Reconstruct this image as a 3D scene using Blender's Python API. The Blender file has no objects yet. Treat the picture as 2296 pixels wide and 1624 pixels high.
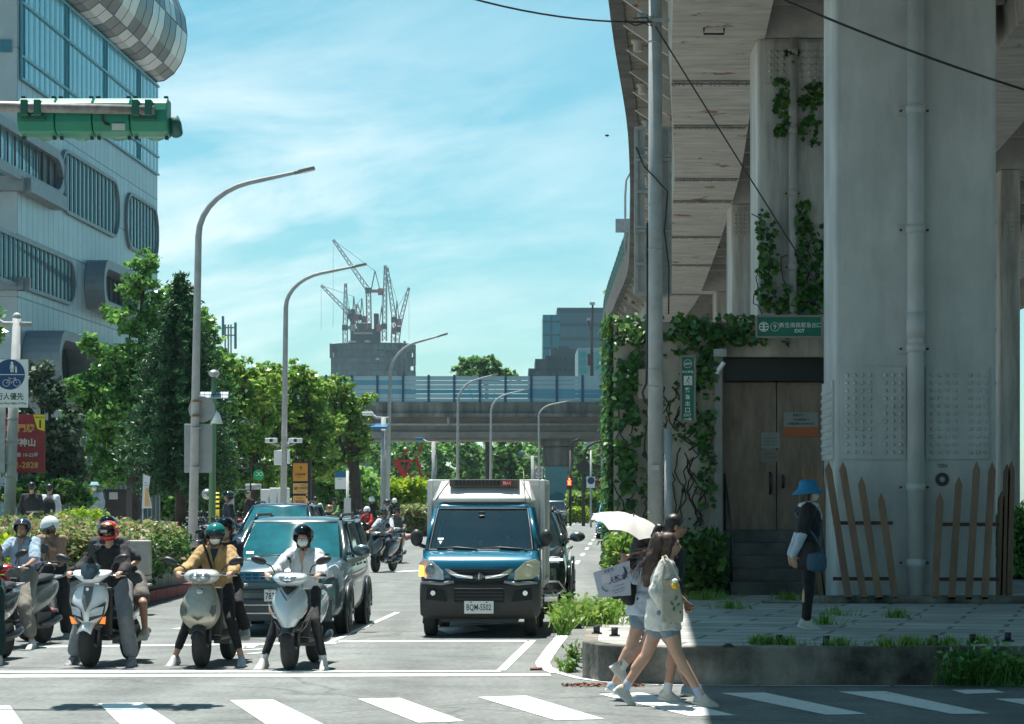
import bpy, bmesh, math, random
import numpy as np
from mathutils import Vector, Matrix, Quaternion
random.seed(7)
S = bpy.context.scene
COL = S.collection
R = math.radians
# ---------------------------------------------------------------- camera (85 mm, level, shifted up)
cd = bpy.data.cameras.new('camera'); cam = bpy.data.objects.new('camera', cd); COL.objects.link(cam)
cd.lens = 85; cd.sensor_width = 36; cd.shift_y = 310 / 2296; cd.clip_start = .3; cd.clip_end = 6000
CH = 1.8
cam.location = (0, 0, CH); cam.rotation_euler = (R(90), 0, 0); S.camera = cam
# ---------------------------------------------------------------- world, sun, exposure
SUNV = Vector((-.55, 1.3, 5.3)).normalized()
w = bpy.data.worlds.new('World'); S.world = w; w.use_nodes = True
nt = w.node_tree; N = nt.nodes; L = nt.links
bg = N['Background']; bg.inputs[1].default_value = .1
sky = N.new('ShaderNodeTexSky'); sky.sky_type = 'NISHITA'; sky.sun_disc = False
sky.sun_elevation = math.asin(SUNV.z); sky.sun_rotation = math.atan2(SUNV.x, SUNV.y)
sky.air_density = 1.0; sky.dust_density = .6; sky.ozone_density = 2.5
tc = N.new('ShaderNodeTexCoord'); sp = N.new('ShaderNodeSeparateXYZ'); L.new(tc.outputs['Generated'], sp.inputs[0])
rmp = N.new('ShaderNodeValToRGB'); L.new(sp.outputs[2], rmp.inputs[0])
rmp.color_ramp.elements[0].position = 0; rmp.color_ramp.elements[0].color = (.62, .82, .82, 1)
rmp.color_ramp.elements[1].position = .22; rmp.color_ramp.elements[1].color = (.34, .73, .66, 1)
e = rmp.color_ramp.elements.new(.09); e.color = (.48, .75, .71, 1)
mul = N.new('ShaderNodeMix'); mul.data_type = 'RGBA'; mul.blend_type = 'MULTIPLY'; mul.inputs[0].default_value = 1
L.new(sky.outputs[0], mul.inputs[6]); L.new(rmp.outputs[0], mul.inputs[7])
mp = N.new('ShaderNodeMapping'); mp.inputs['Scale'].default_value = (6, 6, 27); m0 = N.new('ShaderNodeMapping'); m0.inputs['Rotation'].default_value = (0, R(11), 0)
L.new(tc.outputs['Generated'], m0.inputs[0]); L.new(m0.outputs[0], mp.inputs[0])
nz = N.new('ShaderNodeTexNoise'); nz.inputs['Scale'].default_value = .85; nz.inputs['Detail'].default_value = 6; nz.inputs['Roughness'].default_value = .62; nz.inputs['Distortion'].default_value = .35
L.new(mp.outputs[0], nz.inputs['Vector'])
cr = N.new('ShaderNodeValToRGB'); L.new(nz.outputs[0], cr.inputs[0])
cr.color_ramp.elements[0].position = .42; cr.color_ramp.elements[0].color = (0, 0, 0, 1)
cr.color_ramp.elements[1].position = .68; cr.color_ramp.elements[1].color = (1, 1, 1, 1)
# clouds sit mostly in the middle-left of the view: a soft band in elevation and azimuth
az = N.new('ShaderNodeMapRange'); az.inputs[1].default_value = .10; az.inputs[2].default_value = -.10; az.inputs[3].default_value = .15; az.inputs[4].default_value = 1; L.new(sp.outputs[0], az.inputs[0])
el = N.new('ShaderNodeMapRange'); el.inputs[1].default_value = .23; el.inputs[2].default_value = .12; el.inputs[3].default_value = .12; el.inputs[4].default_value = .9; L.new(sp.outputs[2], el.inputs[0])
m1 = N.new('ShaderNodeMath'); m1.operation = 'MULTIPLY'; L.new(az.outputs[0], m1.inputs[0]); L.new(el.outputs[0], m1.inputs[1])
m2 = N.new('ShaderNodeMath'); m2.operation = 'MULTIPLY'; L.new(m1.outputs[0], m2.inputs[0]); L.new(cr.outputs[0], m2.inputs[1])
mc = N.new('ShaderNodeMix'); mc.data_type = 'RGBA'; L.new(m2.outputs[0], mc.inputs[0]); L.new(mul.outputs[2], mc.inputs[6])
CLOUDMIX = mc; mc.inputs[7].default_value = (6.1, 6.6, 6.6, 1)
L.new(mc.outputs[2], bg.inputs[0])
sl = bpy.data.lights.new('sun', 'SUN'); sl.energy = 5; sl.angle = R(.5); sl.color = (1, .97, .90)
so = bpy.data.objects.new('sun', sl); COL.objects.link(so); so.rotation_euler = SUNV.to_track_quat('Z', 'Y').to_euler()
S.view_settings.view_transform = 'Standard'; S.view_settings.look = 'None'; S.view_settings.gamma = 1
S.view_settings.exposure = .88
S.cycles.max_bounces = 6; S.cycles.transparent_max_bounces = 12; S.cycles.use_denoising = True
S.cycles.sample_clamp_indirect = 6
# ---------------------------------------------------------------- picture -> place
F = 5421.; CX = 1148.; HY = 1122.
def at(x, y, d): return Vector(((x - CX) * d / F, d, CH + (HY - y) * d / F))
def gd(y, z=0.): return (CH - z) * F / (y - HY)
def gnd(x, y, z=0.): return at(x, y, gd(y, z))
def wx(x, d): return (x - CX) * d / F
def wz(y, d): return CH + (HY - y) * d / F
# ---------------------------------------------------------------- materials
MATS = {}
def M(name, col=(.5, .5, .5), rough=.6, metal=0, var=0, vs=3., bump=0, bs=30., coat=0, trans=0, emit=None, es=1, spec=.5, stretch=None, col2=None, alpha=1, island=0, sheen=0):
    if name in MATS: return MATS[name]
    m = bpy.data.materials.new(name); m.use_nodes = True; MATS[name] = m
    nt = m.node_tree; N = nt.nodes; L = nt.links; p = N['Principled BSDF']
    p.inputs['Base Color'].default_value = (*col, 1); p.inputs['Roughness'].default_value = rough; p.inputs['Metallic'].default_value = metal
    p.inputs['Coat Weight'].default_value = coat; p.inputs['Coat Roughness'].default_value = .06; p.inputs['Transmission Weight'].default_value = trans; p.inputs['Specular IOR Level'].default_value = spec
    p.inputs['Alpha'].default_value = alpha
    if emit: p.inputs['Emission Color'].default_value = (*emit, 1); p.inputs['Emission Strength'].default_value = es
    tc = N.new('ShaderNodeTexCoord'); vec = tc.outputs['Object']
    if stretch:
        mp = N.new('ShaderNodeMapping'); mp.inputs['Scale'].default_value = stretch; L.new(vec, mp.inputs[0]); vec = mp.outputs[0]
    c2 = col2 or tuple(max(0, c * (1 - var)) for c in col); c1 = col if col2 else tuple(min(1, c * (1 + var * .6)) for c in col)
    if var or col2:
        n = N.new('ShaderNodeTexNoise'); n.inputs['Scale'].default_value = vs; n.inputs['Detail'].default_value = 8; n.inputs['Roughness'].default_value = .65; L.new(vec, n.inputs['Vector'])
        r = N.new('ShaderNodeValToRGB'); L.new(n.outputs[0], r.inputs[0]); r.color_ramp.elements[0].position = .34; r.color_ramp.elements[1].position = .66
        r.color_ramp.elements[0].color = (*c2, 1); r.color_ramp.elements[1].color = (*c1, 1); L.new(r.outputs[0], p.inputs['Base Color'])
        rr = N.new('ShaderNodeMapRange'); L.new(n.outputs[0], rr.inputs[0]); rr.inputs[3].default_value = min(1, rough * 1.2); rr.inputs[4].default_value = rough * .85; L.new(rr.outputs[0], p.inputs['Roughness'])
    if bump:
        n2 = N.new('ShaderNodeTexNoise'); n2.inputs['Scale'].default_value = bs; n2.inputs['Detail'].default_value = 4; L.new(vec, n2.inputs['Vector'])
        b = N.new('ShaderNodeBump'); b.inputs['Strength'].default_value = bump; b.inputs['Distance'].default_value = .02; L.new(n2.outputs[0], b.inputs['Height']); L.new(b.outputs[0], p.inputs['Normal'])
    if sheen: p.inputs['Sheen Weight'].default_value = sheen
    return m
def stain(m, k=.35, sc=(2.2, 2.2, .22), lo=.42, hi=.62):
    """water streaks and old dirt running down a surface"""
    nt = m.node_tree; N = nt.nodes; L = nt.links; p = N['Principled BSDF']; src = p.inputs['Base Color'].links[0].from_socket
    tc = N.new('ShaderNodeTexCoord'); mp = N.new('ShaderNodeMapping'); mp.inputs['Scale'].default_value = sc; L.new(tc.outputs['Object'], mp.inputs[0])
    n = N.new('ShaderNodeTexNoise'); n.inputs['Scale'].default_value = 1; n.inputs['Detail'].default_value = 9; n.inputs['Roughness'].default_value = .7; L.new(mp.outputs[0], n.inputs['Vector'])
    r = N.new('ShaderNodeMapRange'); r.inputs[1].default_value = lo; r.inputs[2].default_value = hi; r.inputs[3].default_value = 1; r.inputs[4].default_value = 1 - k; L.new(n.outputs[0], r.inputs[0])
    h = N.new('ShaderNodeHueSaturation'); L.new(src, h.inputs['Color']); L.new(r.outputs[0], h.inputs['Value']); L.new(h.outputs[0], p.inputs['Base Color'])
def leafmat(name, cols, trans=.35, rough=.5):
    """leaves: a colour of their own for every leaf, light comes through them"""
    if name in MATS: return MATS[name]
    m = bpy.data.materials.new(name); m.use_nodes = True; MATS[name] = m
    nt = m.node_tree; N = nt.nodes; L = nt.links; p = N['Principled BSDF']; out = N['Material Output']
    g = N.new('ShaderNodeNewGeometry'); r = N.new('ShaderNodeValToRGB'); L.new(g.outputs['Random Per Island'], r.inputs[0])
    while len(r.color_ramp.elements) < len(cols): r.color_ramp.elements.new(.5)
    for i, c in enumerate(cols):
        r.color_ramp.elements[i].position = i / (len(cols) - 1); r.color_ramp.elements[i].color = (*c, 1)
    L.new(r.outputs[0], p.inputs['Base Color']); p.inputs['Roughness'].default_value = rough
    t = N.new('ShaderNodeBsdfTranslucent'); h = N.new('ShaderNodeHueSaturation'); h.inputs['Value'].default_value = 1.5; h.inputs['Hue'].default_value = .485
    L.new(r.outputs[0], h.inputs['Color']); L.new(h.outputs[0], t.inputs[0])
    mx = N.new('ShaderNodeMixShader'); mx.inputs[0].default_value = trans; L.new(p.outputs[0], mx.inputs[1]); L.new(t.outputs[0], mx.inputs[2]); L.new(mx.outputs[0], out.inputs[0])
    return m
# ---------------------------------------------------------------- objects
def props(o, label=None, cat=None, group=None, kind=None):
    if label: o['label'] = label
    if cat: o['category'] = cat
    if group: o['group'] = group
    if kind: o['kind'] = kind
    return o
def thing(name, label, cat, loc=(0, 0, 0), rz=0, group=None, scale=1):
    o = bpy.data.objects.new(name, None); o.empty_display_size = .2; COL.objects.link(o)
    o.location = loc; o.rotation_euler = (0, 0, rz); o.scale = (scale,) * 3
    return props(o, label, cat, group)
def wmat(o):
    m = o.matrix_basis.copy()
    while o.parent: o = o.parent; m = o.matrix_basis @ m
    return m
def kids(o): return [c for c in o.children]
def copy_tree(o, parent=None):
    c = o.copy(); COL.objects.link(c); c.parent = parent
    for ch in o.children: copy_tree(ch, c)
    return c
def clone(o, loc, rz, label, group=None, scale=None):
    c = copy_tree(o); c.location = loc; c.rotation_euler = (0, 0, rz); c['label'] = label
    if group: c['group'] = group
    if scale: c.scale = (scale,) * 3
    return c
class MB:
    def __init__(s): s.v = []; s.f = []; s.mi = []; s.m = 0; s.sm = []; s.smooth = False
    def add(s, vs, fs, mi=None):
        b = len(s.v); s.v.extend([tuple(v) for v in vs]); s.f.extend([tuple(i + b for i in f) for f in fs])
        s.mi.extend([s.m if mi is None else mi] * len(fs)); s.sm.extend([s.smooth] * len(fs)); return s
    def box(s, a, b, rot=None, piv=None):
        x0, y0, z0 = a; x1, y1, z1 = b
        vs = [Vector(p) for p in ((x0, y0, z0), (x1, y0, z0), (x1, y1, z0), (x0, y1, z0), (x0, y0, z1), (x1, y0, z1), (x1, y1, z1), (x0, y1, z1))]
        if rot is not None:
            c = Vector(piv) if piv is not None else sum(vs, Vector()) / 8
            vs = [rot @ (v - c) + c for v in vs]
        return s.add(vs, [(0, 3, 2, 1), (4, 5, 6, 7), (0, 1, 5, 4), (1, 2, 6, 5), (2, 3, 7, 6), (3, 0, 4, 7)])
    def cbox(s, c, d, rot=None):
        return s.box((c[0] - d[0] / 2, c[1] - d[1] / 2, c[2] - d[2] / 2), (c[0] + d[0] / 2, c[1] + d[1] / 2, c[2] + d[2] / 2), rot)
    def bar(s, p, q, w, h=None):
        p = Vector(p); q = Vector(q); h = h or w; d = (q - p).normalized()
        u = d.cross(Vector((0, 0, 1)));  u = u if u.length > .01 else Vector((1, 0, 0)); u.normalize(); n = u.cross(d).normalized()
        vs = [c + u * a * w / 2 + n * b * h / 2 for c in (p, q) for a, b in ((-1, -1), (1, -1), (1, 1), (-1, 1))]
        return s.add(vs, [(0, 1, 2, 3), (7, 6, 5, 4), (0, 4, 5, 1), (1, 5, 6, 2), (2, 6, 7, 3), (3, 7, 4, 0)])
    def tube(s, pts, r, n=10, caps=True):
        pts = [Vector(p) for p in pts]; k = len(pts); rs = r if isinstance(r, (list, tuple)) else [r] * k
        vs = []; fs = []; u = None
        for i, p in enumerate(pts):
            d = (pts[min(i + 1, k - 1)] - pts[max(i - 1, 0)]).normalized()
            if u is None:
                u = d.cross(Vector((0, 0, 1))); u = u if u.length > .05 else d.cross(Vector((1, 0, 0)))
            u = (u - d * u.dot(d)); u.normalize(); v = d.cross(u)
            for j in range(n):
                a = 2 * math.pi * j / n; vs.append(p + (u * math.cos(a) + v * math.sin(a)) * rs[i])
        for i in range(k - 1):
            for j in range(n):
                j2 = (j + 1) % n; fs.append((i * n + j, i * n + j2, (i + 1) * n + j2, (i + 1) * n + j))
        if caps: fs.append(tuple(range(n))[::-1]); fs.append(tuple((k - 1) * n + j for j in range(n)))
        sm = s.smooth; s.smooth = True; s.add(vs, fs); s.smooth = sm
        if caps: s.sm[-1] = s.sm[-2] = False
        return s
    def cyl(s, p, q, r, r2=None, n=16): return s.tube([p, q], [r, r if r2 is None else r2], n)
    def ell(s, c, rad, n=16, m=10, rot=None, z0=-1, z1=1):
        c = Vector(c); rad = (rad,) * 3 if isinstance(rad, (int, float)) else rad; vs = []; fs = []
        a0 = math.asin(z0); a1 = math.asin(z1)
        for i in range(m + 1):
            t = a0 + (a1 - a0) * i / m
            for j in range(n):
                a = 2 * math.pi * j / n; v = Vector((rad[0] * math.cos(t) * math.cos(a), rad[1] * math.cos(t) * math.sin(a), rad[2] * math.sin(t)))
                vs.append(c + (rot @ v if rot is not None else v))
        for i in range(m):
            for j in range(n):
                j2 = (j + 1) % n; fs.append((i * n + j, i * n + j2, (i + 1) * n + j2, (i + 1) * n + j))
        fs.append(tuple(range(n))[::-1]); fs.append(tuple(m * n + j for j in range(n)))
        sm = s.smooth; s.smooth = True; s.add(vs, fs); s.smooth = sm; return s
    def loft(s, rings, close=True, caps=True):
        n = len(rings[0]); vs = [v for r in rings for v in r]; fs = []
        for i in range(len(rings) - 1):
            for j in range(n if close else n - 1):
                j2 = (j + 1) % n; fs.append((i * n + j, i * n + j2, (i + 1) * n + j2, (i + 1) * n + j))
        if caps: fs.append(tuple(range(n))[::-1]); fs.append(tuple((len(rings) - 1) * n + j for j in range(n)))
        return s.add(vs, fs)
    def quad(s, a, b, c, d): return s.add([a, b, c, d], [(0, 1, 2, 3)])
    def slab(s, poly, z0, z1):
        n = len(poly); return s.add([(p[0], p[1], z0) for p in poly] + [(p[0], p[1], z1) for p in poly], [tuple(range(n))[::-1], tuple(range(n, 2 * n))] + [(i, (i + 1) % n, n + (i + 1) % n, n + i) for i in range(n)])
    def plate(s, poly, n, t):
        """3-D outline POLY given thickness t along n"""
        n = Vector(n).normalized() * t; k = len(poly); P = [Vector(p) for p in poly]
        return s.add(P + [p + n for p in P], [tuple(range(k))[::-1], tuple(range(k, 2 * k))] + [(i, (i + 1) % k, k + (i + 1) % k, k + i) for i in range(k)])
    def text(s, body, o, u, v, size, align='CENTER', depth=0, bold=0, narrow=1):
        """lettering: o = centre of the line, u = reading direction, v = up; size = height of a capital or CJK glyph"""
        if body[:1] == '~':      # writing too small to read: a row of short strokes, body[1:] glyphs long
            u = Vector(u).normalized(); v = Vector(v).normalized(); o = Vector(o); n_ = int(body[1:]); r_ = random.Random(n_)
            for i in range(n_):
                a = o + u * ((i - n_ / 2 + .1) * size); b = a + u * size * .75; h = v * size * r_.uniform(.25, .5)
                for q in (h, -h): s.add([a + q * .6, b + q * .6, b + q, a + q], [(0, 1, 2, 3)])
                s.add([a + h, a + u * size * .2 + h, a + u * size * .2 - h, a - h], [(0, 3, 2, 1)])
            return s
        t = textmesh(body, bold); u = Vector(u).normalized(); v = Vector(v).normalized(); o = Vector(o)
        if not len(t[0]): return s
        P = t[0]; x0, x1 = P[:, 0].min(), P[:, 0].max(); y0, y1 = P[:, 1].min(), P[:, 1].max(); k = size / (y1 - y0)
        ox = {'CENTER': (x0 + x1) / 2, 'LEFT': x0, 'RIGHT': x1}[align]
        return s.add([o + u * (p[0] - ox) * k * narrow + v * (p[1] - (y0 + y1) / 2) * k for p in P], t[1])
    def build(s, name, mat, parent=None, bevel=0, sub=0, world=False, auto=False, bseg=2):
        me = bpy.data.meshes.new(name); vs = s.v
        if world and parent is not None:
            iv = wmat(parent).inverted(); vs = [iv @ Vector(v) for v in vs]
        me.from_pydata(vs, [], s.f); mats = mat if isinstance(mat, (list, tuple)) else [mat]
        for m in mats: me.materials.append(m)
        if len(mats) > 1: me.polygons.foreach_set('material_index', s.mi)
        me.polygons.foreach_set('use_smooth', [x or bool(sub) or auto for x in s.sm]); me.update()
        o = bpy.data.objects.new(name, me); COL.objects.link(o)
        if parent is not None: o.parent = parent
        if bevel:
            b = o.modifiers.new('bevel', 'BEVEL'); b.width = bevel; b.segments = bseg; b.limit_method = 'ANGLE'; b.angle_limit = R(35)
        if sub:
            b = o.modifiers.new('sub', 'SUBSURF'); b.levels = b.render_levels = sub
        return o
TS = bpy.data.scenes.new('workbench')
def evaluated(o):
    TS.collection.objects.link(o); vl = TS.view_layers[0]; vl.update(); dg = vl.depsgraph
    me = bpy.data.meshes.new_from_object(o.evaluated_get(dg), depsgraph=dg); TS.collection.objects.unlink(o); return me
_TX = {}
def textmesh(body, bold=0):
    if (body, bold) in _TX: return _TX[(body, bold)]
    c = bpy.data.curves.new('t', 'FONT'); c.body = body; c.resolution_u = 2; c.offset = bold
    o = bpy.data.objects.new('t', c); me = evaluated(o); n = len(me.vertices); P = np.zeros(n * 3); me.vertices.foreach_get('co', P)
    r = (P.reshape(-1, 3), [tuple(p.vertices) for p in me.polygons]); _TX[(body, bold)] = r
    bpy.data.objects.remove(o); bpy.data.curves.remove(c); bpy.data.meshes.remove(me); return r
def organic(mb, name, mat, parent, voxel=.012, smooth=3, fac=.5):
    """fuse overlapping closed shapes into one continuous surface"""
    me = bpy.data.meshes.new(name); me.from_pydata(mb.v, [], mb.f); o = bpy.data.objects.new(name, me)
    m = o.modifiers.new('r', 'REMESH'); m.mode = 'VOXEL'; m.voxel_size = voxel; m.use_smooth_shade = True
    if smooth: q = o.modifiers.new('s', 'SMOOTH'); q.iterations = smooth; q.factor = fac
    ne = evaluated(o); bpy.data.objects.remove(o); bpy.data.meshes.remove(me); ne.name = name
    ne.materials.clear(); ne.materials.append(mat)
    ne.polygons.foreach_set('use_smooth', [True] * len(ne.polygons))
    o = bpy.data.objects.new(name, ne); COL.objects.link(o); o.parent = parent; return o
def npmesh(name, V, n, mat, parent=None, world=True):
    """V: (k*n,3) loose n-gons"""
    if world and parent is not None:
        iv = np.array(wmat(parent).inverted()); V = V @ iv[:3, :3].T + iv[:3, 3]
    k = len(V) // n; me = bpy.data.meshes.new(name); me.vertices.add(k * n); me.vertices.foreach_set('co', np.ascontiguousarray(V, dtype=np.float32).ravel())
    me.loops.add(k * n); me.loops.foreach_set('vertex_index', np.arange(k * n, dtype=np.int32)); me.polygons.add(k)
    me.polygons.foreach_set('loop_start', np.arange(0, k * n, n, dtype=np.int32)); me.update(calc_edges=True); me.materials.append(mat)
    o = bpy.data.objects.new(name, me); COL.objects.link(o)
    if parent is not None: o.parent = parent
    return o
rng = np.random.default_rng(3)
def leaves(P, size, up=.5, asp=.55, nrm=None, jit=1.):
    """one folded-diamond leaf of random attitude at each point P (k,3); returns quads"""
    k = len(P); n = rng.normal(size=(k, 3)) * jit; n[:, 2] += up * 1.6
    if nrm is not None: n = n * .55 + nrm * 1.3
    n /= np.linalg.norm(n, axis=1)[:, None] + 1e-9; a = rng.normal(size=(k, 3)); u = np.cross(n, a); u /= np.linalg.norm(u, axis=1)[:, None] + 1e-9; v = np.cross(n, u)
    s = (size * rng.uniform(.6, 1.35, k))[:, None]
    Q = np.stack([P - u * s, P - v * s * asp + n * s * .12, P + u * s, P + v * s * asp + n * s * .12], 1)
    return Q.reshape(-1, 3)
# ================================================================ common materials
asph = M('asphalt', (.178, .19, .183), .85, var=.22, vs=1.3, bump=.35, bs=90)
def asphalt_nodes():
    nt = asph.node_tree; N = nt.nodes; L = nt.links; p = N['Principled BSDF']
    tc = N.new('ShaderNodeTexCoord'); f = N.new('ShaderNodeTexNoise'); f.inputs['Scale'].default_value = 16; f.inputs['Detail'].default_value = 9; L.new(tc.outputs['Object'], f.inputs['Vector'])
    v = N.new('ShaderNodeTexVoronoi'); v.feature = 'DISTANCE_TO_EDGE'; v.inputs['Scale'].default_value = .22
    dn = N.new('ShaderNodeTexNoise'); dn.inputs['Scale'].default_value = 1.1; dn.inputs['Detail'].default_value = 6; L.new(tc.outputs['Object'], dn.inputs['Vector'])
    ad = N.new('ShaderNodeMix'); ad.data_type = 'RGBA'; ad.inputs[0].default_value = .35; L.new(tc.outputs['Object'], ad.inputs[6]); L.new(dn.outputs['Color'], ad.inputs[7]); L.new(ad.outputs[2], v.inputs['Vector'])
    lt = N.new('ShaderNodeMapRange'); lt.inputs[1].default_value = 0; lt.inputs[2].default_value = .006; lt.inputs[3].default_value = .62; lt.inputs[4].default_value = 1; L.new(v.outputs['Distance'], lt.inputs[0])
    st = N.new('ShaderNodeMapping'); st.inputs['Scale'].default_value = (1.1, .06, 1); L.new(tc.outputs['Object'], st.inputs[0])
    sn = N.new('ShaderNodeTexNoise'); sn.inputs['Scale'].default_value = 1; sn.inputs['Detail'].default_value = 4; L.new(st.outputs[0], sn.inputs['Vector'])
    r = N.new('ShaderNodeMapRange'); r.inputs[1].default_value = .3; r.inputs[2].default_value = .7; r.inputs[3].default_value = .72; r.inputs[4].default_value = 1.22; L.new(f.outputs[0], r.inputs[0])
    r2 = N.new('ShaderNodeMapRange'); r2.inputs[1].default_value = .35; r2.inputs[2].default_value = .65; r2.inputs[3].default_value = .8; r2.inputs[4].default_value = 1.12; L.new(sn.outputs[0], r2.inputs[0])
    a = N.new('ShaderNodeMath'); a.operation = 'MULTIPLY'; L.new(r.outputs[0], a.inputs[0]); L.new(r2.outputs[0], a.inputs[1])
    a2 = N.new('ShaderNodeMath'); a2.operation = 'MULTIPLY'; L.new(a.outputs[0], a2.inputs[0]); L.new(lt.outputs[0], a2.inputs[1])
    src = p.inputs['Base Color'].links[0].from_socket; h = N.new('ShaderNodeHueSaturation'); L.new(src, h.inputs['Color']); L.new(a2.outputs[0], h.inputs['Value']); L.new(h.outputs[0], p.inputs['Base Color'])
asphalt_nodes()
white_line = M('road_paint', (.78, .79, .77), .6, col2=(.40, .42, .40), vs=7, bump=.2, bs=80)
white_line.node_tree.nodes['Color Ramp'].color_ramp.elements[0].position = .28; white_line.node_tree.nodes['Color Ramp'].color_ramp.elements[1].position = .45
conc = M('concrete', (.27, .262, .24), .9, col2=(.13, .127, .115), vs=1.6, bump=.4, bs=25)
conc_l = M('light_concrete', (.36, .36, .345), .85, var=.2, vs=2.2, bump=.25, bs=30)
dark = M('black_plastic', (.022, .023, .025), .45, var=.2, vs=6)
rubber = M('rubber', (.025, .025, .026), .85, var=.3, vs=20)
steel = M('galvanised_steel', (.36, .38, .38), .5, metal=.35, var=.2, vs=7)
chrome = M('chrome', (.8, .81, .82), .15, metal=1)
poleg = M('grey_pole_paint', (.36, .38, .375), .6, var=.16, vs=4, bump=.1)
white = M('white_paint', (.78, .79, .78), .45, var=.06, vs=3)
green = M('green_sign', (.012, .16, .105), .5, var=.15, vs=5)
lampglow = M('led_panel', (.8, .8, .8), .3)
def brickmat(name, c1, c2, mortar, sx, sy, ms=.02, off=.5, rough=.85, bump=.4, axis='xy', rot=0, squash=1., dirt=.35):
    m = bpy.data.materials.new(name); m.use_nodes = True; nt = m.node_tree; N = nt.nodes; L = nt.links; p = N['Principled BSDF']
    tc = N.new('ShaderNodeTexCoord'); mp = N.new('ShaderNodeMapping'); L.new(tc.outputs['Object'], mp.inputs[0])
    if axis == 'xz': mp.inputs['Rotation'].default_value = (R(-90), 0, 0)
    elif axis == 'yz':
        cs = N.new('ShaderNodeSeparateXYZ'); cc = N.new('ShaderNodeCombineXYZ'); L.new(tc.outputs['Object'], cs.inputs[0]); L.new(cs.outputs[1], cc.inputs[0]); L.new(cs.outputs[2], cc.inputs[1]); L.new(cc.outputs[0], mp.inputs[0])
    else: mp.inputs['Rotation'].default_value = (0, 0, rot)
    b = N.new('ShaderNodeTexBrick'); L.new(mp.outputs[0], b.inputs[0]); b.inputs['Scale'].default_value = 1; b.inputs['Brick Width'].default_value = sx; b.inputs['Row Height'].default_value = sy; b.inputs['Mortar Size'].default_value = ms; b.offset = off; b.squash = squash
    b.inputs['Color1'].default_value = (*c1, 1); b.inputs['Color2'].default_value = (*c2, 1); b.inputs['Mortar'].default_value = (*mortar, 1)
    n = N.new('ShaderNodeTexNoise'); n.inputs['Scale'].default_value = 1.3; n.inputs['Detail'].default_value = 8; L.new(tc.outputs['Object'], n.inputs['Vector'])
    mr = N.new('ShaderNodeMapRange'); mr.inputs[1].default_value = .3; mr.inputs[2].default_value = .7; mr.inputs[3].default_value = 1 - dirt; mr.inputs[4].default_value = 1 + dirt * .4; L.new(n.outputs[0], mr.inputs[0])
    h = N.new('ShaderNodeHueSaturation'); L.new(b.outputs[0], h.inputs['Color']); L.new(mr.outputs[0], h.inputs['Value']); L.new(h.outputs[0], p.inputs['Base Color']); p.inputs['Roughness'].default_value = rough
    bp = N.new('ShaderNodeBump'); bp.inputs['Strength'].default_value = bump; bp.inputs['Distance'].default_value = .02; bp.invert = True; L.new(b.outputs['Fac'], bp.inputs['Height']); L.new(bp.outputs[0], p.inputs['Normal']); return m
pavers = brickmat('paving_slabs', (.44, .435, .40), (.34, .335, .31), (.16, .165, .14), 1.2, .62, .03, rot=R(14), bump=.05)
plaza_m = brickmat('plaza_tiles', (.36, .36, .35), (.32, .32, .31), (.2, .2, .19), .6, .6, .012, dirt=.15)
# ================================================================ ground and road
g = MB(); g.quad((-1500, -300, 0), (1500, -300, 0), (1500, 3500, 0), (-1500, 3500, 0)); props(g.build('road', asph), kind='structure')
def strip(poly, z=.005): return [(p.x, p.y, z) for p in (gnd(x, y, z) for x, y in poly)]
st = [[(-90, 1583), (22, 1582), (66, 1644), (-60, 1644)], [(221, 1577), (320, 1576), (415, 1638), (287, 1640)], [(515, 1570), (613, 1569), (752, 1637), (618, 1638)], [(803, 1567), (897, 1565), (1040, 1617), (937, 1620)],
      [(1072, 1563), (1180, 1560), (1355, 1612), (1247, 1615)], [(1342, 1556), (1440, 1553), (1650, 1604), (1545, 1605)], [(1616, 1554), (1715, 1553), (1943, 1601), (1853, 1603)], [(1880, 1551), (1985, 1550), (2220, 1600), (2135, 1601)],
      [(2133, 1547), (2225, 1546), (2255, 1553), (2165, 1556)], [(2230, 1567), (2330, 1566), (2560, 1612), (2470, 1614)]]
c = MB()
for q in st: c.add(strip(q), [(3, 2, 1, 0)])
props(c.build('crosswalk', white_line), kind='structure')
c = MB()
def linepx(pts, w, z=.006):
    """painted line through photo pixels, w metres wide on the ground"""
    P = [gnd(x, y, z) for x, y in pts]
    for a, b in zip(P, P[1:]):
        d = Vector((b.x - a.x, b.y - a.y, 0)).normalized(); n = Vector((-d.y, d.x, 0)) * w / 2
        c.add([Vector((q.x, q.y, z)) for q in (a - n - d * w * .2, b - n + d * w * .2, b + n + d * w * .2, a + n - d * w * .2)], [(0, 1, 2, 3)])
c.add(strip([(-300, 1505), (1122, 1503), (1122, 1506.5), (-300, 1509)]), [(3, 2, 1, 0)])
c.add(strip([(-300, 1514), (1232, 1510), (1236, 1515.5), (-300, 1520)]), [(3, 2, 1, 0)])
c.add(strip([(1113, 1503), (1134, 1503), (1202, 1436), (1183, 1436)]), [(3, 2, 1, 0)])
c.add(strip([(760, 1437), (1186, 1436), (1186, 1438.6), (757, 1440)]), [(3, 2, 1, 0)])
c.add(strip([(100, 1449), (755, 1440), (752, 1443), (95, 1452)]), [(3, 2, 1, 0)])
c.add(strip([(733, 1440), (746, 1440), (897, 1373), (885, 1373)]), [(3, 2, 1, 0)])
linepx([(1262, 1424), (1236, 1456), (1216, 1486), (1222, 1497), (1250, 1508)], .16)
linepx([(1250, 1508), (1300, 1521), (1370, 1530), (1480, 1535.5), (1700, 1537), (2000, 1538), (2400, 1538)], .075)
def dash(x0, sl, a, b, per=10., on=4., w=.12):
    d = a
    while d < b:
        c.add([(x0 + sl * d - w / 2, d, .006), (x0 + sl * d + w / 2, d, .006), (x0 + sl * (d + on) + w / 2, d + on, .006), (x0 + sl * (d + on) - w / 2, d + on, .006)], [(0, 1, 2, 3)]); d += per
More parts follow.
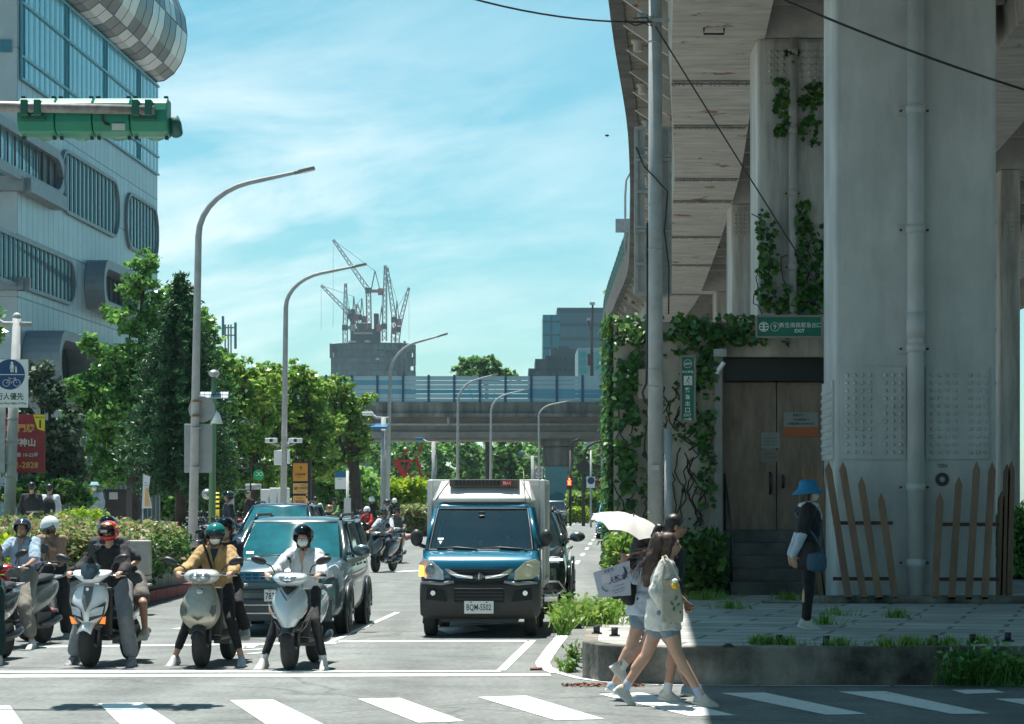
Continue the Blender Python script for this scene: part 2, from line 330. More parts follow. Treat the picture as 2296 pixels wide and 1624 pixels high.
dash(-1.26, .045, 48, 215); dash(-3.56, .045, 52, 215); dash(1.6, .045, 100, 215)
linepx([(868, 1283), (945, 1279)], .5); c.add(strip([(968, 1408), (1050, 1400), (1100, 1412), (1010, 1422)]), [(3, 2, 1, 0)])
c.add(strip([(384, 1410), (440, 1404), (440, 1412)]), [(2, 1, 0)])
for a, b, w_ in (((498, 1452), (560, 1446), .1), ((505, 1460), (590, 1455), .1), ((540, 1448), (520, 1466), .12), ((560, 1466), (598, 1462), .1), ((575, 1444), (560, 1452), .1)): linepx([a, b], w_)
linepx([(600, 1399), (690, 1388)], .14); linepx([(1268, 1169), (1345, 1169)], .3); linepx([(1020, 1404), (1120, 1398)], .2)
props(c.build('lane_markings', white_line), kind='structure')
c = MB(); c.slab([(wx(1188, 26), 25.55), (wx(1216, 26), 25.62), (wx(1214, 26), 25.82), (wx(1188, 26), 25.75)], .006, .02); c.build('metal_cover', M('rust_plate', (.16, .05, .035), .8)); props(bpy.data.objects['metal_cover'], 'small rust red metal plate on the road near the kerb corner', 'plate')
# tarred patches
c = MB(); c.add(strip([(1150, 1344), (1290, 1340), (1310, 1352), (1180, 1356)], .003), [(3, 2, 1, 0)]); c.add(strip([(1340, 1553), (1420, 1552), (1560, 1560), (1420, 1563)], .003), [(3, 2, 1, 0)])
props(c.build('road_patch', M('tar', (.07, .073, .075), .8, var=.2)), kind='structure')
# ---------------------------------------------------------------- right island (raised pavement, cast kerb)
EDGE = [(12.5, 23.6), (6, 23.6), (1.6, 23.62), (1.15, 23.72), (.86, 24.05), (.72, 24.6), (.78, 26.0), (1.38, 38), (2.3, 56), (3.4, 80), (4.6, 108)]
IS = EDGE + [(7.5, 108), (7.5, 37.2), (12.5, 37.2)]
c = MB(); c.slab(IS[::-1], -.1, .366); props(c.build('sidewalk', pavers), kind='structure')
c = MB()
for a, b in zip(EDGE, EDGE[1:]):
    d = Vector((b[0] - a[0], b[1] - a[1], 0)).normalized(); n = Vector((d.y, -d.x, 0)) * .16
    A = Vector((*a, 0)); B = Vector((*b, 0))
    c.add([A, B, B + n, A + n] + [q + Vector((0, 0, .37)) for q in (A, B, B + n, A + n)], [(4, 5, 6, 7), (0, 1, 5, 4), (2, 3, 7, 6)])
kerb_m = M('kerb_concrete', (.36, .33, .28), .9, col2=(.035, .033, .028), vs=1.3, bump=.8, bs=14)
for v_ in range(len(c.v)):
    x, y, z = c.v[v_]
stain(kerb_m, .35, (3, 3, .6)); bm = c.build('kerb', kerb_m, bevel=.015); bm.scale = (1, 1, 1.003); bm.location = (-.004, -.012, 0); props(bm, kind='structure')
c = MB(); c.box((wx(1830, 34.2), 33.6, .366), (12.4, 33.85, .47)); c.box((wx(1700, 34.2), 33.65, .366), (wx(1830, 34.2) - .02, 33.85, .4)); props(c.build('inner_kerb', kerb_m, bevel=.02), kind='structure')
# ---------------------------------------------------------------- left planter kerb (red), plazas
redk = M('red_kerb', (.30, .045, .05), .75, col2=(.17, .05, .05), vs=2.5, bump=.4)
def kerbline(P, w_, h, name, mat, seg=1.0):
    c = MB()
    for a, b in zip(P, P[1:]):
        A = Vector((*a, 0)); B = Vector((*b, 0)); k = max(1, round((B - A).length / seg)); d = (B - A).normalized(); n = Vector((-d.y, d.x, 0)) * w_
        for i in range(k):
            p = A.lerp(B, i / k) + d * .012; q = A.lerp(B, (i + 1) / k) - d * .012
            c.add([p, q, q + n, p + n] + [v + Vector((0, 0, h)) for v in (p, q, q + n, p + n)], [(3, 2, 1, 0), (4, 5, 6, 7), (0, 1, 5, 4), (1, 2, 6, 5), (2, 3, 7, 6), (3, 0, 4, 7)])
    return props(c.build(name, mat, bevel=.02), kind='structure')
kerbline([(-6.75, 35.2), (-6.08, 48)], .2, .2, 'kerb_red', redk)
kerbline([(-9.5, 35.1), (-6.95, 35.1)], .2, .2, 'kerb_red', redk)
kerbline([(-6.2, 48.1), (-7.05, 50)], .2, .16, 'kerb_red', redk); kerbline([(-7.1, 50), (-6.9, 66)], .2, .16, 'kerb_red', redk); kerbline([(-6.9, 66), (-5.1, 70)], .2, .16, 'kerb_red', redk)
kerbline([(-5.1, 70), (-4.95, 80.6), (-4.7, 115), (-4.0, 150)], .2, .18, 'kerb_red', redk)
c = MB(); c.slab([(-6.25, 48.2), (-7.15, 50.1), (-7.0, 66.1), (-5.2, 70.1), (-5.05, 80.6), (-4.8, 115), (-4.1, 150), (0, 290), (-120, 290), (-120, 48.2)], -.1, .15); props(c.build('plaza', plaza_m), kind='structure')
c = MB(); c.box((-60, 37, -.1), (-8.2, 48.15, .145)); props(c.build('left_sidewalk', plaza_m), kind='structure')
# ================================================================ office building on the left
X0 = -23.7; SL = .045
def fd(x): return X0 / ((x - CX) / F - SL)
def FX(d, out=0.): return X0 + SL * d + out
def fpt(x, y, out=0.):
    d = fd(x); return Vector((FX(d, out), d, wz(y, d)))
def fp(d, z, out=0.): return Vector((FX(d, out), d, z))
clad = brickmat('aluminium_cladding', (.33, .42, .45), (.30, .39, .42), (.11, .14, .15), .9, 2.45, .035, off=0, rough=.38, bump=.15, axis='yz', dirt=.12)
clad.node_tree.nodes['Principled BSDF'].inputs['Metallic'].default_value = .25
cladf = brickmat('aluminium_cladding_end', (.34, .41, .43), (.31, .38, .40), (.15, .19, .20), 1.9, 2.45, .012, off=0, rough=.4, bump=.15, axis='xz', dirt=.12)
glass_b = M('curtain_glass', (.03, .30, .38), .12, metal=.0, var=.18, vs=.12, spec=.9, coat=.4)
glass_p = M('ribbon_glass', (.15, .36, .40), .15, spec=.8, var=.2, vs=.2)
mull = M('mullion', (.08, .105, .115), .5, metal=.3)
fr_g = M('grey_window_frame', (.19, .225, .24), .45, metal=.3, var=.1)
B = thing('office_building', 'large office building clad in pale blue metal with rounded window openings and striped bulging roof', 'building', (FX(110) - 12, 110, 0))
d1, d2 = 95., fd(353)
zb, zt = wz(395, d2), wz(190, d2)        # glass band bottom and top
c = MB(); P = [(FX(d1), d1), (FX(d2), d2), (FX(d2) - 26, d2 + 1), (FX(d1) - 26, d1 + 1)]
c.slab(P, 0, zt + .1); c.build('wall', [clad], B, world=True)
c = MB(); c.add([(FX(d1) - .02, d1 - .03, 0), (FX(d1) - 26, d1 - .03, 0), (FX(d1) - 26, d1 - .03, 30), (FX(d1) - .02, d1 - .03, 30)], [(3, 2, 1, 0)]); c.build('end_wall', cladf, B, world=True)
c = MB(); c.add([fp(d1 + .3, zb, .04), fp(d2, zb, .04), fp(d2, zt, .04), fp(d1 + .3, zt + 4, .04), fp(d1 + .3, zt, .04)], [(0, 1, 2, 4), (4, 2, 3)]); gb = c.build('curtain_wall', glass_b, B, world=True)
c = MB(); d = d1 + .3; k = 0
while d < d2:
    ww = .08 if k % 9 in (0, 1) else .012; c.bar(fp(d, zb, .07), fp(d, zt, .07), ww, .06); d += .9 if k % 9 else .5; k += 1
for z_ in (zb + .05, zb + .95, zt - .12, zt - 1.6): c.bar(fp(d1 + .3, z_, .08), fp(d2, z_, .08), .07, .1)
c.build('glazing_bars', M('glazing_bar', (.10, .28, .33), .4, metal=.3), gb, world=False) if 0 else c.build('glazing_bars', M('glazing_bar', (.10, .28, .33), .4, metal=.3), B, world=True)
# the bulging striped roof storey, swept along the facade and round the corner
st_l = M('roof_panel_pale', (.52, .54, .53), .35, metal=.35, var=.08, vs=.5); st_d = M('roof_panel_dark', (.10, .115, .12), .35, metal=.35, var=.1, vs=.5)
prof = [(math.cos(t) * 1.62, 2.45 + math.sin(t) * 2.45) for t in [R(a) for a in (-90, -72, -54, -36, -18, 0, 20, 45, 70, 90)]]
path = [(fp(dd, 0), Vector((1, SL, 0)).normalized()) for dd in np.linspace(88, d2 - .6, 25)]
cen = fp(d2 - .6, 0); 
for a in range(1, 13):
    an = R(a * 13); u = Vector((math.cos(an), math.sin(an), 0)); path.append((cen, u))
c = MB(); n = len(prof); vs = []
for i, (p, u) in enumerate(path):
    for j, (o_, h) in enumerate(prof):
        vs.append(p + u * (o_ + (.0 if i < 25 else 0)) + Vector((0, 0, zt + .02 + h)))
for i in range(len(path) - 1):
    for j in range(n - 1):
        c.add([vs[i * n + j], vs[(i + 1) * n + j], vs[(i + 1) * n + j + 1], vs[i * n + j + 1]], [(0, 1, 2, 3)], (i // 2 + (j >= 2) + (j >= 5)) % 2)
c.build('roof_storey', [st_l, st_d], B, world=True, auto=True)
c = MB()
for i in range(0, len(path), 1):
    for j in range(n - 1): c.bar(vs[i * n + j] * 1.0, vs[i * n + j + 1], .03, .03)
for j in (2, 5):
    for i in range(len(path) - 1): c.bar(vs[i * n + j], vs[(i + 1) * n + j], .04, .04)
c.build('roof_seams', mull, B, world=True)
def rrect(a0, a1, z0, z1, r, rl=True, rr=True, n=6):
    pts = []
    for cx_, cz_, s, on in ((a1 - r, z1 - r, 0, rr), (a0 + r, z1 - r, 90, rl), (a0 + r, z0 + r, 180, rl), (a1 - r, z0 + r, 270, rr)):
        if on: pts += [(cx_ + r * math.cos(R(s + 90 * i / n)), cz_ + r * math.sin(R(s + 90 * i / n))) for i in range(n + 1)]
        else: pts += [(a1 if s in (0, 270) else a0, z1 if s < 100 else z0)] * (n + 1)
    return pts
def fwindow(x0, x1, yt0, yb1, r, out, inn, fw=.15, rl=True, rr=True, gm=None, nm=14, depthm=fr_g):
    """rounded opening: pixel columns x0..x1, top at (x0,yt0), bottom at (x1,yb1); frame stands OUT, glass lies INN behind"""
    a0, a1 = fd(x0), fd(x1); z1 = wz(yt0, a0); z0 = wz(yb1, a1)
    o = rrect(a0, a1, z0, z1, r, rl, rr); i_ = rrect(a0 + fw * (1 if rl else -.0), a1 - fw * (1 if rr else 0), z0 + fw, z1 - fw, max(.05, r - fw), rl, rr)
    W = bpy.data.objects.new('window', None); COL.objects.link(W); W.parent = B
    W.location = wmat(B).inverted() @ fp((a0 + a1) / 2, (z0 + z1) / 2, 0)
    c = MB(); n = len(o)
    rings = [[fp(p[0], p[1], q) for p in pl] for pl, q in ((o, 0.02), (o, out), (i_, out), (i_, -inn))]
    c.loft(rings, True, False); c.build('frame', depthm, W, world=True)
    # cut look: recessed pane set just in front of the wall sheet
    c = MB(); q = .03 if inn <= 0 else .03
    c.add([fp(p[0], p[1], q) for p in i_], [tuple(range(n))]); c.build('pane', gm or glass_p, W, world=True)
    c = MB(); m = nm
    for k in range(1, m):
        a = a0 + (a1 - a0) * k / m; e = r - math.sqrt(max(0, r * r - max(0, r - min(a - a0 if rl else 9, a1 - a if rr else 9)) ** 2))
        c.bar(fp(a, z0 + fw + e * .8, q + .06), fp(a, z1 - fw - e * .8, q + .06), .07, .06)
    c.build('mullion', mull, W, world=True); return W
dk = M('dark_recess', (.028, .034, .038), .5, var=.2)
fwindow(132, 264, 326, 540, 1.3, .14, 0, nm=15); fwindow(280, 351, 425, 590, 1.2, .14, 0, nm=10)
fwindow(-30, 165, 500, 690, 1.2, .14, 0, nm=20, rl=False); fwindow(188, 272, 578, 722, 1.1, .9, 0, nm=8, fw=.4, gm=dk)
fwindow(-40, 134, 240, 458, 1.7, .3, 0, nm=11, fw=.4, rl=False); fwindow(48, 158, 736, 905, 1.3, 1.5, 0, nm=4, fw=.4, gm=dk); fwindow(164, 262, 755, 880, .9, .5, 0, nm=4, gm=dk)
c = MB()   # dark reveal panel right of the big opening, and the ledges
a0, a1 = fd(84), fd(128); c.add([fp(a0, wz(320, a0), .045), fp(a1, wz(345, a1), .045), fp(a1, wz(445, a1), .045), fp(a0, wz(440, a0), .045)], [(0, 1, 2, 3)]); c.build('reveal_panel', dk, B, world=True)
c = MB()
for (x, y, hh) in ((24, 430, .55), (24, 652, .5)):
    z_ = wz(y, d1); c.box((FX(d1) - 25, d1 - .55, z_), (FX(d1) + .3, d1 + .2, z_ + hh))
    c.bar(fp(d1, z_ + hh / 2, .28), fp(fd(122 if y == 430 else 36), z_ + hh / 2, .28), .5, hh)
c.build('ledge', fr_g, B, world=True)
c = MB()
for (x0_, x1_, y0_, y1_) in ((-60, 27, 90, 118), (-60, 24, 330, 395)):
    c = MB(); c.box((wx(x0_, d1), d1 - .1, wz(y1_, d1)), (wx(x1_, d1), d1 - .06, wz(y0_, d1))); c.build('end_window', M('teal_pane', (.005, .12, .17), .2, spec=.8), B, world=True)
# ground-floor striped screen
c = MB()
for k in range(26):
    dd = 96 + k * 1.05; c.bar(fp(dd, 0, .3), fp(dd, 4.6, .3), .18, .3)
c.build('screen_fin', steel, B, world=True).__setitem__('kind', 'stuff')
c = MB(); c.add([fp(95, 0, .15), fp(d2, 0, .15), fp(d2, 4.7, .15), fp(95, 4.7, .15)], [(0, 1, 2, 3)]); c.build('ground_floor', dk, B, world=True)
# ================================================================ elevated road overhead (right)
EP = [(-40, -2.6), (0, -.65), (20, .42), (24, .65), (47, 2.05), (63, 3.17), (93, 4.65), (102, 4.95), (114, 5.05), (145, 5.5), (190, 7.5), (236, 9.7), (300, 13)]
def E(d):
    # Catmull-Rom through EP
    for i in range(len(EP) - 1):
        if d <= EP[i + 1][0]: break
    p = [EP[max(0, i - 1)], EP[i], EP[i + 1], EP[min(len(EP) - 1, i + 2)]]
    h = p[2][0] - p[1][0]; t = (d - p[1][0]) / h
    m0 = (p[2][1] - p[0][1]) / (p[2][0] - p[0][0] or 1) * h; m1_ = (p[3][1] - p[1][1]) / (p[3][0] - p[1][0] or 1) * h
    return (2 * t**3 - 3 * t * t + 1) * p[1][1] + (t**3 - 2 * t * t + t) * m0 + (-2 * t**3 + 3 * t * t) * p[2][1] + (t**3 - t * t) * m1_
V = thing('elevated_road', 'steel box girder elevated road overhead with peeling pale paint curving away', 'elevated road', (8, 60, 0))
soff = M('girder_paint', (.55, .525, .47), .7, col2=(.38, .37, .34), vs=1.2, bump=.15, bs=6, stretch=(1, 2.5, 1))
def peel(m):
    nt = m.node_tree; N = nt.nodes; L = nt.links; p = N['Principled BSDF']; src = p.inputs['Base Color'].links[0].from_socket
    tc = N.new('ShaderNodeTexCoord'); mp = N.new('ShaderNodeMapping'); mp.inputs['Scale'].default_value = (1.1, 1.0, 1.4); L.new(tc.outputs['Object'], mp.inputs[0])
    n = N.new('ShaderNodeTexNoise'); n.inputs['Scale'].default_value = .9; n.inputs['Detail'].default_value = 9; n.inputs['Roughness'].default_value = .7; L.new(mp.outputs[0], n.inputs['Vector'])
    r = N.new('ShaderNodeMapRange'); r.inputs[1].default_value = .62; r.inputs[2].default_value = .63; L.new(n.outputs[0], r.inputs[0])
    x = N.new('ShaderNodeMix'); x.data_type = 'RGBA'; L.new(r.outputs[0], x.inputs[0]); L.new(src, x.inputs[6]); x.inputs[7].default_value = (.24, .10, .065, 1); L.new(x.outputs[2], p.inputs['Base Color'])
peel(soff)
stain(soff, .3, (.5, 3, .5)); under = M('deck_underside', (.27, .235, .19), .85, col2=(.10, .085, .065), vs=1.6, bump=.3, bs=12, stretch=(.5, 2.2, 1)); deckdk = M('deck_shadow_paint', (.12, .12, .115), .8, var=.3)
ds = list(np.arange(-40, 300, 3.0))
def sweep(prof, mat, name, d_a=-40, d_b=300, step=3.0, parent=None):
    c = MB(); rr = []
    for d in np.arange(d_a, d_b + .1, step): rr.append([(E(d) + x, d, z) for x, z in prof])
    c.loft(rr, True, True); return c.build(name, mat, parent or V, world=True)
sweep([(0, 11.25), (21, 11.6), (21, 11.95), (0, 11.95)], under, 'deck_slab')
sweep([(-.14, 11.2), (.14, 11.2), (.14, 12.35), (-.14, 12.35)], M('parapet', (.12, .12, .11), .9, col2=(.05, .05, .045), vs=1.4, bump=.3), 'parapet')
for off, wd in ((.95, 1.85), (6.9, 1.85), (12.6, 1.85)):
    sweep([(off + .1, 10.0), (off + wd - .1, 10.0), (off + wd, 11.5), (off, 11.5)], soff, 'box_girder', parent=V)
c = MB(); d = -38.
while d < 250:   # cantilever brackets, cross beams, drain stubs
    x = E(d); c.plate([(x + .1, d, 11.2), (x + .98, d, 10.6), (x + .98, d, 11.5), (x + .1, d, 11.5)], (0, 1, 0), .12)
    c.box((x + 2.8, d, 10.55), (x + 6.9, d + .14, 11.5)); c.box((x + 8.75, d, 10.55), (x + 12.6, d + .14, 11.5)); d += 2.6
c.build('cross_beam', soff, V, world=True)
c = MB(); d = -30.
while d < 140:
    x = E(d) + .45; c.cyl((x, d + 1.3, 11.4), (x, d + 1.3, 10.95), .1, n=10); c.cyl((x, d + 1.3, 11.2), (x, d + 1.3, 11.12), .14, n=10); d += 5.2
c.build('drain_stub', soff, V, world=True)
c = MB()      # splice plates with bolt rows, hatch
for d in (-4, 6, 16, 27, 37.2, 47.2, 52.8, 61.5, 66, 75, 84, 96):
    x = E(d) + .95; c.box((x + .12, d, 9.972), (x + 1.73, d + .1, 10.0)); c.box((x + .12, d + .35, 9.975), (x + 1.73, d + .38, 10.0))
    for k in range(18):
        if k % 4 != 3: c.box((x + .16 + k * .088, d + .13, 9.94), (x + .20 + k * .088, d + .33, 9.985))
c.build('splice_plate', M('girder_dark', (.22, .215, .2), .8, var=.3), V, world=True)
c = MB(); x = E(42) + 1.6; c.tube([(x, 42, 10), (x, 42, 9.9), (x + .35, 42, 9.9), (x + .35, 42, 10)], .02, 6); c.build('hatch_handle', dark, V, world=True)
fm = M('mesh_fence_green', (.10, .22, .2), .6)
FN = thing('mesh_fence', 'green wire mesh fence on the parapet of the elevated road', 'fence', (E(110), 110, 12.35))
c = MB(); d = 92.
while d < 235:
    p, q = E(d), E(d + .5); c.bar((p, d, 12.35), (p, d, 13.6), .07 if round(d * 2) % 5 == 0 else .028)
    for z_ in (12.5, 12.75, 13.0, 13.25, 13.58): c.bar((p, d, z_), (q, d + .5, z_), .03)
    d += .5
c.build('mesh_panel', fm, FN, world=True)
# pillars
colm = M('pier_paint', (.54, .555, .54), .75, col2=(.44, .46, .45), vs=.9, bump=.12, bs=10); colm2 = M('pier_paint_stained', (.60, .585, .54), .8, col2=(.43, .42, .39), vs=1.4, bump=.2, bs=9, stretch=(1, 1, .25))
stain(colm, .22, (1.3, 1.3, .3)); stain(colm2, .45); stain(cst_ := conc_l, .15); rust = M('rust_bolt', (.10, .045, .025), .8)
def pillar(x0, x1, d0, dep, z1, label, mat, pipes=(), rivets=(), plate_top=None, cap=None, z0=.3):
    o = thing('viaduct_pillar', label, 'pillar', ((x0 + x1) / 2, d0 + dep / 2, z0), group='pillars under the elevated road')
    c = MB(); c.box((x0, d0, z0), (x1, d0 + dep, z1)); c.build('shaft', mat, o, bevel=.05, world=True)
    if cap:
        c = MB(); c.box((cap[0], d0 - .05, z1), (cap[1], d0 + dep + .05, z1 + 1.2)); c.build('crossbeam', soff, o, world=True)
    for (px0, px1, pz0, pz1, side) in rivets:
        c = MB()
        if side: c.box((px0 - .03, d0 + .05, pz0), (px0 - .002, d0 + dep - .05, pz1))
        else: c.box((px0, d0 - .03, pz0), (px1, d0 - .002, pz1))
        pl = c.build('bolt_plate', mat, o, world=True)
        c = MB(); sp_ = .108 if x0 > 4.5 and x0 < 4.6 else .115; rr = sp_ * .3
        for i in range(int(((dep - .15) if side else (px1 - px0)) / sp_)):
            for j in range(int((pz1 - pz0 - .08) / sp_)):
                if not side and sp_ < .11 and (i % 5 == 4): continue
                z_ = pz0 + .1 + j * sp_
                if side: c.ell((px0 - .03, d0 + .14 + i * sp_, z_), (.03, rr, rr), 8, 4)
                else: c.ell((px0 + .09 + i * sp_, d0 - .03, z_), (rr, .03, rr), 8, 4, z0=-1, z1=1)
        c.build('bolt_head', mat, pl, world=True)['kind'] = 'stuff'
    for (px, r, za, zb_, cl) in pipes:
        c = MB(); c.cyl((px, d0 - r - .06, za), (px, d0 - r - .06, zb_), r, n=20)
        for z_ in cl: c.cyl((px, d0 - r - .06, z_ + .14), (px, d0 - r - .06, z_ + .5), r * 1.1, n=20) if cl.index(z_) % 3 == 2 else None
        pp = c.build('drain_pipe', mat, o, world=True)
        for z_ in cl:
            c = MB(); c.cyl((px, d0 - r - .06, z_ - .06), (px, d0 - r - .06, z_ + .06), r + .014, n=20); c.box((px - r * 1.9, d0 - .03, z_ - .06), (px + r * 1.9, d0 - .012, z_ + .06)); c.build('pipe_clamp', mat, pp, world=True)
            c = MB()
            for s_ in (-1, 1): c.cyl((px + s_ * r * 1.6, d0 - .03, z_), (px + s_ * r * 1.6, d0 - .06, z_), .018, n=8)
            c.build('bolt', rust, pp, world=True)
    return o
ZM = lambda y: wz(y, 34.)
mp_ = pillar(4.54, 6.81, 34., 1.25, 10.02, 'huge pale grey blue pillar nearest the camera with drain pipe and bolt plates', colm,
       pipes=[(wx(2054, 33.8), .118, .36, 10, [ZM(1093), ZM(1262), ZM(783), ZM(517), ZM(250)])],
       rivets=[(wx(1884, 34), wx(2030, 34), ZM(1030), ZM(823), 0), (wx(2075, 34), wx(2216, 34), ZM(1030), ZM(823), 0), (4.54, 0, ZM(1030), ZM(853), 1)], cap=(3.0, 9))
c = MB()
zr = ZM(1075); y_ = 33.99
a = [(math.cos(R(k * 18)) * .095, math.sin(R(k * 18)) * .095) for k in range(20)]; i_ = [(u * .42, v * .42) for u, v in a]
cxr = wx(2112, 34); c.loft([[(cxr + u, y_ - .012, zr + v) for u, v in a], [(cxr + u, y_ - .012, zr + v) for u, v in i_]], True, False); c.text('TEN', (cxr, y_ - .012, zr + .19), (1, 0, 0), (0, 0, 1), .05)
c.build('black_ring_mark', dark, mp_, world=True)
pillar(4.36, 6.7, 43., 1.3, 10.02, 'ivy covered grey pillar just behind the huge pillar, bolt plate under the girder', colm2, pipes=[(wx(1779, 42.8), .07, 4.0, 10, [wz(y, 43) for y in (600, 435, 295, 120)])], rivets=[(4.5, 6.6, wz(188, 43), wz(96, 43), 0)], cap=(2.9, 8.6))
pillar(6.07, 8.3, 67., 1.4, 10.02, 'third grey pillar in line, seen between the ivy pillar and the girder', colm2, rivets=[(6.1, 8.2, wz(530, 67), wz(472, 67), 0)], cap=(4.5, 10))
pillar(8.0, 10, 95., 1.4, 10.02, 'farthest grey pillar in line under the girders', colm2, cap=(5.6, 12))
pillar(wx(2243, 60), wx(2288, 60), 60, 1.2, 10.02, 'slim stained pillar at the right edge of the photo behind the huge pillar', colm2, pipes=[(wx(2241, 59), .06, .3, 8.2, [wz(y, 60) for y in (500, 620, 740, 860)])], rivets=[(wx(2250, 60), wx(2284, 60), wz(530, 60), wz(475, 60), 0)], cap=(9.5, 14), z0=0)
# board, lamp and sign on the elevated road
o = thing('street_lamp', 'slim street lamp rising from the elevated road behind the tall sign frame', 'street lamp', (wx(1402, 100), 100, 12))
c = MB(); x = wx(1402, 100); c.tube([(x, 100, 12), (x, 100, wz(440, 100)), (x + .04, 100, wz(405, 100)), (x + .2, 100, wz(388, 100)), (x + .45, 100, wz(381, 100))], .045, 8); c.build('pole', poleg, o, world=True)
c = MB(); c.box((wx(1380, 99.8), 99.75, wz(523, 100)), (wx(1419, 99.8), 99.85, wz(492, 100))); b_ = c.build('sign_board', steel, None, bevel=.01); props(b_, 'small grey back of a sign on the elevated road lamp pole', 'sign')
# ================================================================ crossing elevated road with noise barrier
XB = 230.; KX = F / XB
Q = thing('crossing_bridge', 'grey concrete viaduct crossing the street in the distance', 'bridge', (0, XB, 0))
cst = M('stained_concrete', (.215, .21, .19), .9, col2=(.085, .083, .074), vs=.5, bump=.3, bs=6, stretch=(1.6, 1, .35))
c = MB(); c.box((-60, XB, wz(930, XB)), (40, XB + .4, wz(902, XB))); c.box((-60, XB - .35, wz(935, XB)), (40, XB + 12, wz(927, XB))); c.build('parapet', cst, Q, world=True)
stain(cst, .5, (1.2, 1, .12)); cst2 = M('girder_concrete', (.18, .175, .155), .9, var=.3, vs=.4)
c = MB(); c.box((-60, XB + 1.2, wz(972, XB)), (40, XB + 2, wz(934, XB))); c.box((-60, XB + .8, wz(985, XB) + .15), (40, XB + 2.1, wz(968, XB))); c.box((-60, XB + 2.1, wz(985, XB)), (40, XB + 11, wz(940, XB)))
c.build('girder', cst2, Q, world=True)
c = MB(); c.cyl((-60, XB + .75, wz(951, XB)), (wx(1362, XB), XB + .75, wz(951, XB)), .12, n=8); c.cyl((wx(1005, XB), XB + .6, wz(930, XB)), (wx(1005, XB), XB + .6, wz(951, XB)), .14, n=8); c.build('utility_pipe', conc_l, Q, world=True)
c = MB(); c.box((wx(1213, XB), XB + 2, wz(1000, XB)), (wx(1297, XB), XB + 9, wz(983, XB))); c.add([], []); c.box((wx(1218, XB), XB + 2.2, wz(1045, XB)), (wx(1288, XB), XB + 8, wz(1000, XB))); c.build('pier_cap', cst, Q, bevel=.25, world=True)
c = MB(); c.box((wx(1224, XB), XB + 2.5, -.1), (wx(1274, XB), XB + 7, wz(1045, XB))); c.build('pier', M('mural_teal', (.10, .24, .27), .7, var=.12), Q, world=True)
c = MB(); pts = [(wx(x, XB), XB + 2.46, wz(y, XB)) for x, y in ((1224, 1175), (1274, 1175), (1274, 1116), (1262, 1106), (1250, 1102), (1240, 1108), (1224, 1113))]; c.plate(pts, (0, 1, 0), .02); c.build('painted_hill', M('mural_dark', (.03, .13, .17), .7), Q, world=True)
NB = thing('noise_barrier', 'pale blue noise barrier panels between dark blue posts on the viaduct', 'barrier', (0, XB, wz(903, XB)))
pan = M('barrier_pale', (.25, .37, .41), .5, var=.08, vs=.3); pan2 = M('barrier_blue', (.07, .24, .33), .5, var=.08, vs=.3); pst = M('barrier_post', (.006, .05, .11), .5)
zt_, z0_ = wz(843, XB), wz(903, XB); hgt = zt_ - z0_
k = -26
while k < 12:
    xa = wx(846 + 0, XB) + k * 2.44 + 8 * 2.44 - 8 * 2.44; xb = xa + 2.44
    c = MB(); rows = 6
    for r_ in range(rows):
        za = z0_ + hgt * r_ / rows; c.box((xa, XB + .15, za + .02), (xb, XB + .22, za + hgt / rows - .02))
    blue = {3: (1, 1), 4: (0, 1)}
    for r_ in range(rows):
        on = (r_ == 2 and (k % 5 in (1, 2, 3, 0))) or (r_ == 4 and k < 1) or (r_ == 1 and k > 2)
        for f in range(6): c.mi[r_ * 6 + f] = 1 if on else 0
    c.build('panel', [pan, pan2], NB, world=True)
    c = MB(); c.box((xa - .11, XB + .05, z0_ - .1), (xa + .11, XB + .3, zt_ + .1)); c.build('post', pst, NB, world=True); k += 1
# ================================================================ far buildings and the tower under construction
D1 = 1100.; K1 = F / D1
T = thing('construction_tower', 'dark unfinished tower of bare floors and netting beneath the cranes', 'building', (wx(832, D1), D1 + 18, 0))
net = M('tower_netting', (.075, .11, .115), .9, col2=(.03, .042, .045), vs=.12); beam = M('tower_steel', (.05, .048, .05), .8, var=.2, vs=.1); slabm = M('tower_slab_pale', (.33, .31, .27), .9)
def ang(cx_, r, n, z0, z1): return [[(cx_ + r * math.cos(2 * math.pi * i / n), D1 + 18 + r * .8 * math.sin(2 * math.pi * i / n), z) for i in range(n)] for z in (z0, z1)]
c = MB(); c.loft(ang(wx(830, D1), 17.0, 20, 0, wz(768, D1))); c.build('core', net, T, world=True)
c = MB(); random.seed(4)
for fl in range(34):
    z = wz(770, D1) - fl * 3.05
    c.loft(ang(wx(832, D1), 19.6, 20, z, z + .55))
    if fl < 14:
        for i in range(40):
            a = 2 * math.pi * i / 40
            if random.random() < .8 and fl > 0: c.bar((wx(832, D1) + 19.3 * math.cos(a), D1 + 18 + 15.5 * math.sin(a), z), (wx(832, D1) + 19.3 * math.cos(a), D1 + 18 + 15.5 * math.sin(a), z + 3.1), .7)
c.build('floor_frame', beam, T, world=True)
c = MB()
for i in range(10, 20):
    for fl in range(14):
        if random.random() < .62 or 11 < i < 16:
            a0 = 2 * math.pi * i / 20; a1 = 2 * math.pi * (i + 1) / 20; z = wz(770, D1) - fl * 3.05
            c.quad(*[(wx(832, D1) + 19.45 * math.cos(a), D1 + 18 + 15.6 * math.sin(a), z + q) for a, q in ((a0, -3), (a1, -3), (a1, -.2), (a0, -.2))])
c.build('safety_net', net, T, world=True)
c = MB()
for x0, x1, y0, y1 in ((783, 792, 690, 770), (836, 846, 700, 770), (790, 838, 735, 770), (797, 830, 722, 737), (843, 850, 735, 770), (736, 742, 768, 800), (903, 907, 762, 775), (853, 900, 766, 775)):
    c.box((wx(x0, D1), D1 + 8, wz(y1, D1)), (wx(x1, D1), D1 + 14, wz(y0, D1)))
c.build('steel_core', beam, T, world=True)
c = MB()
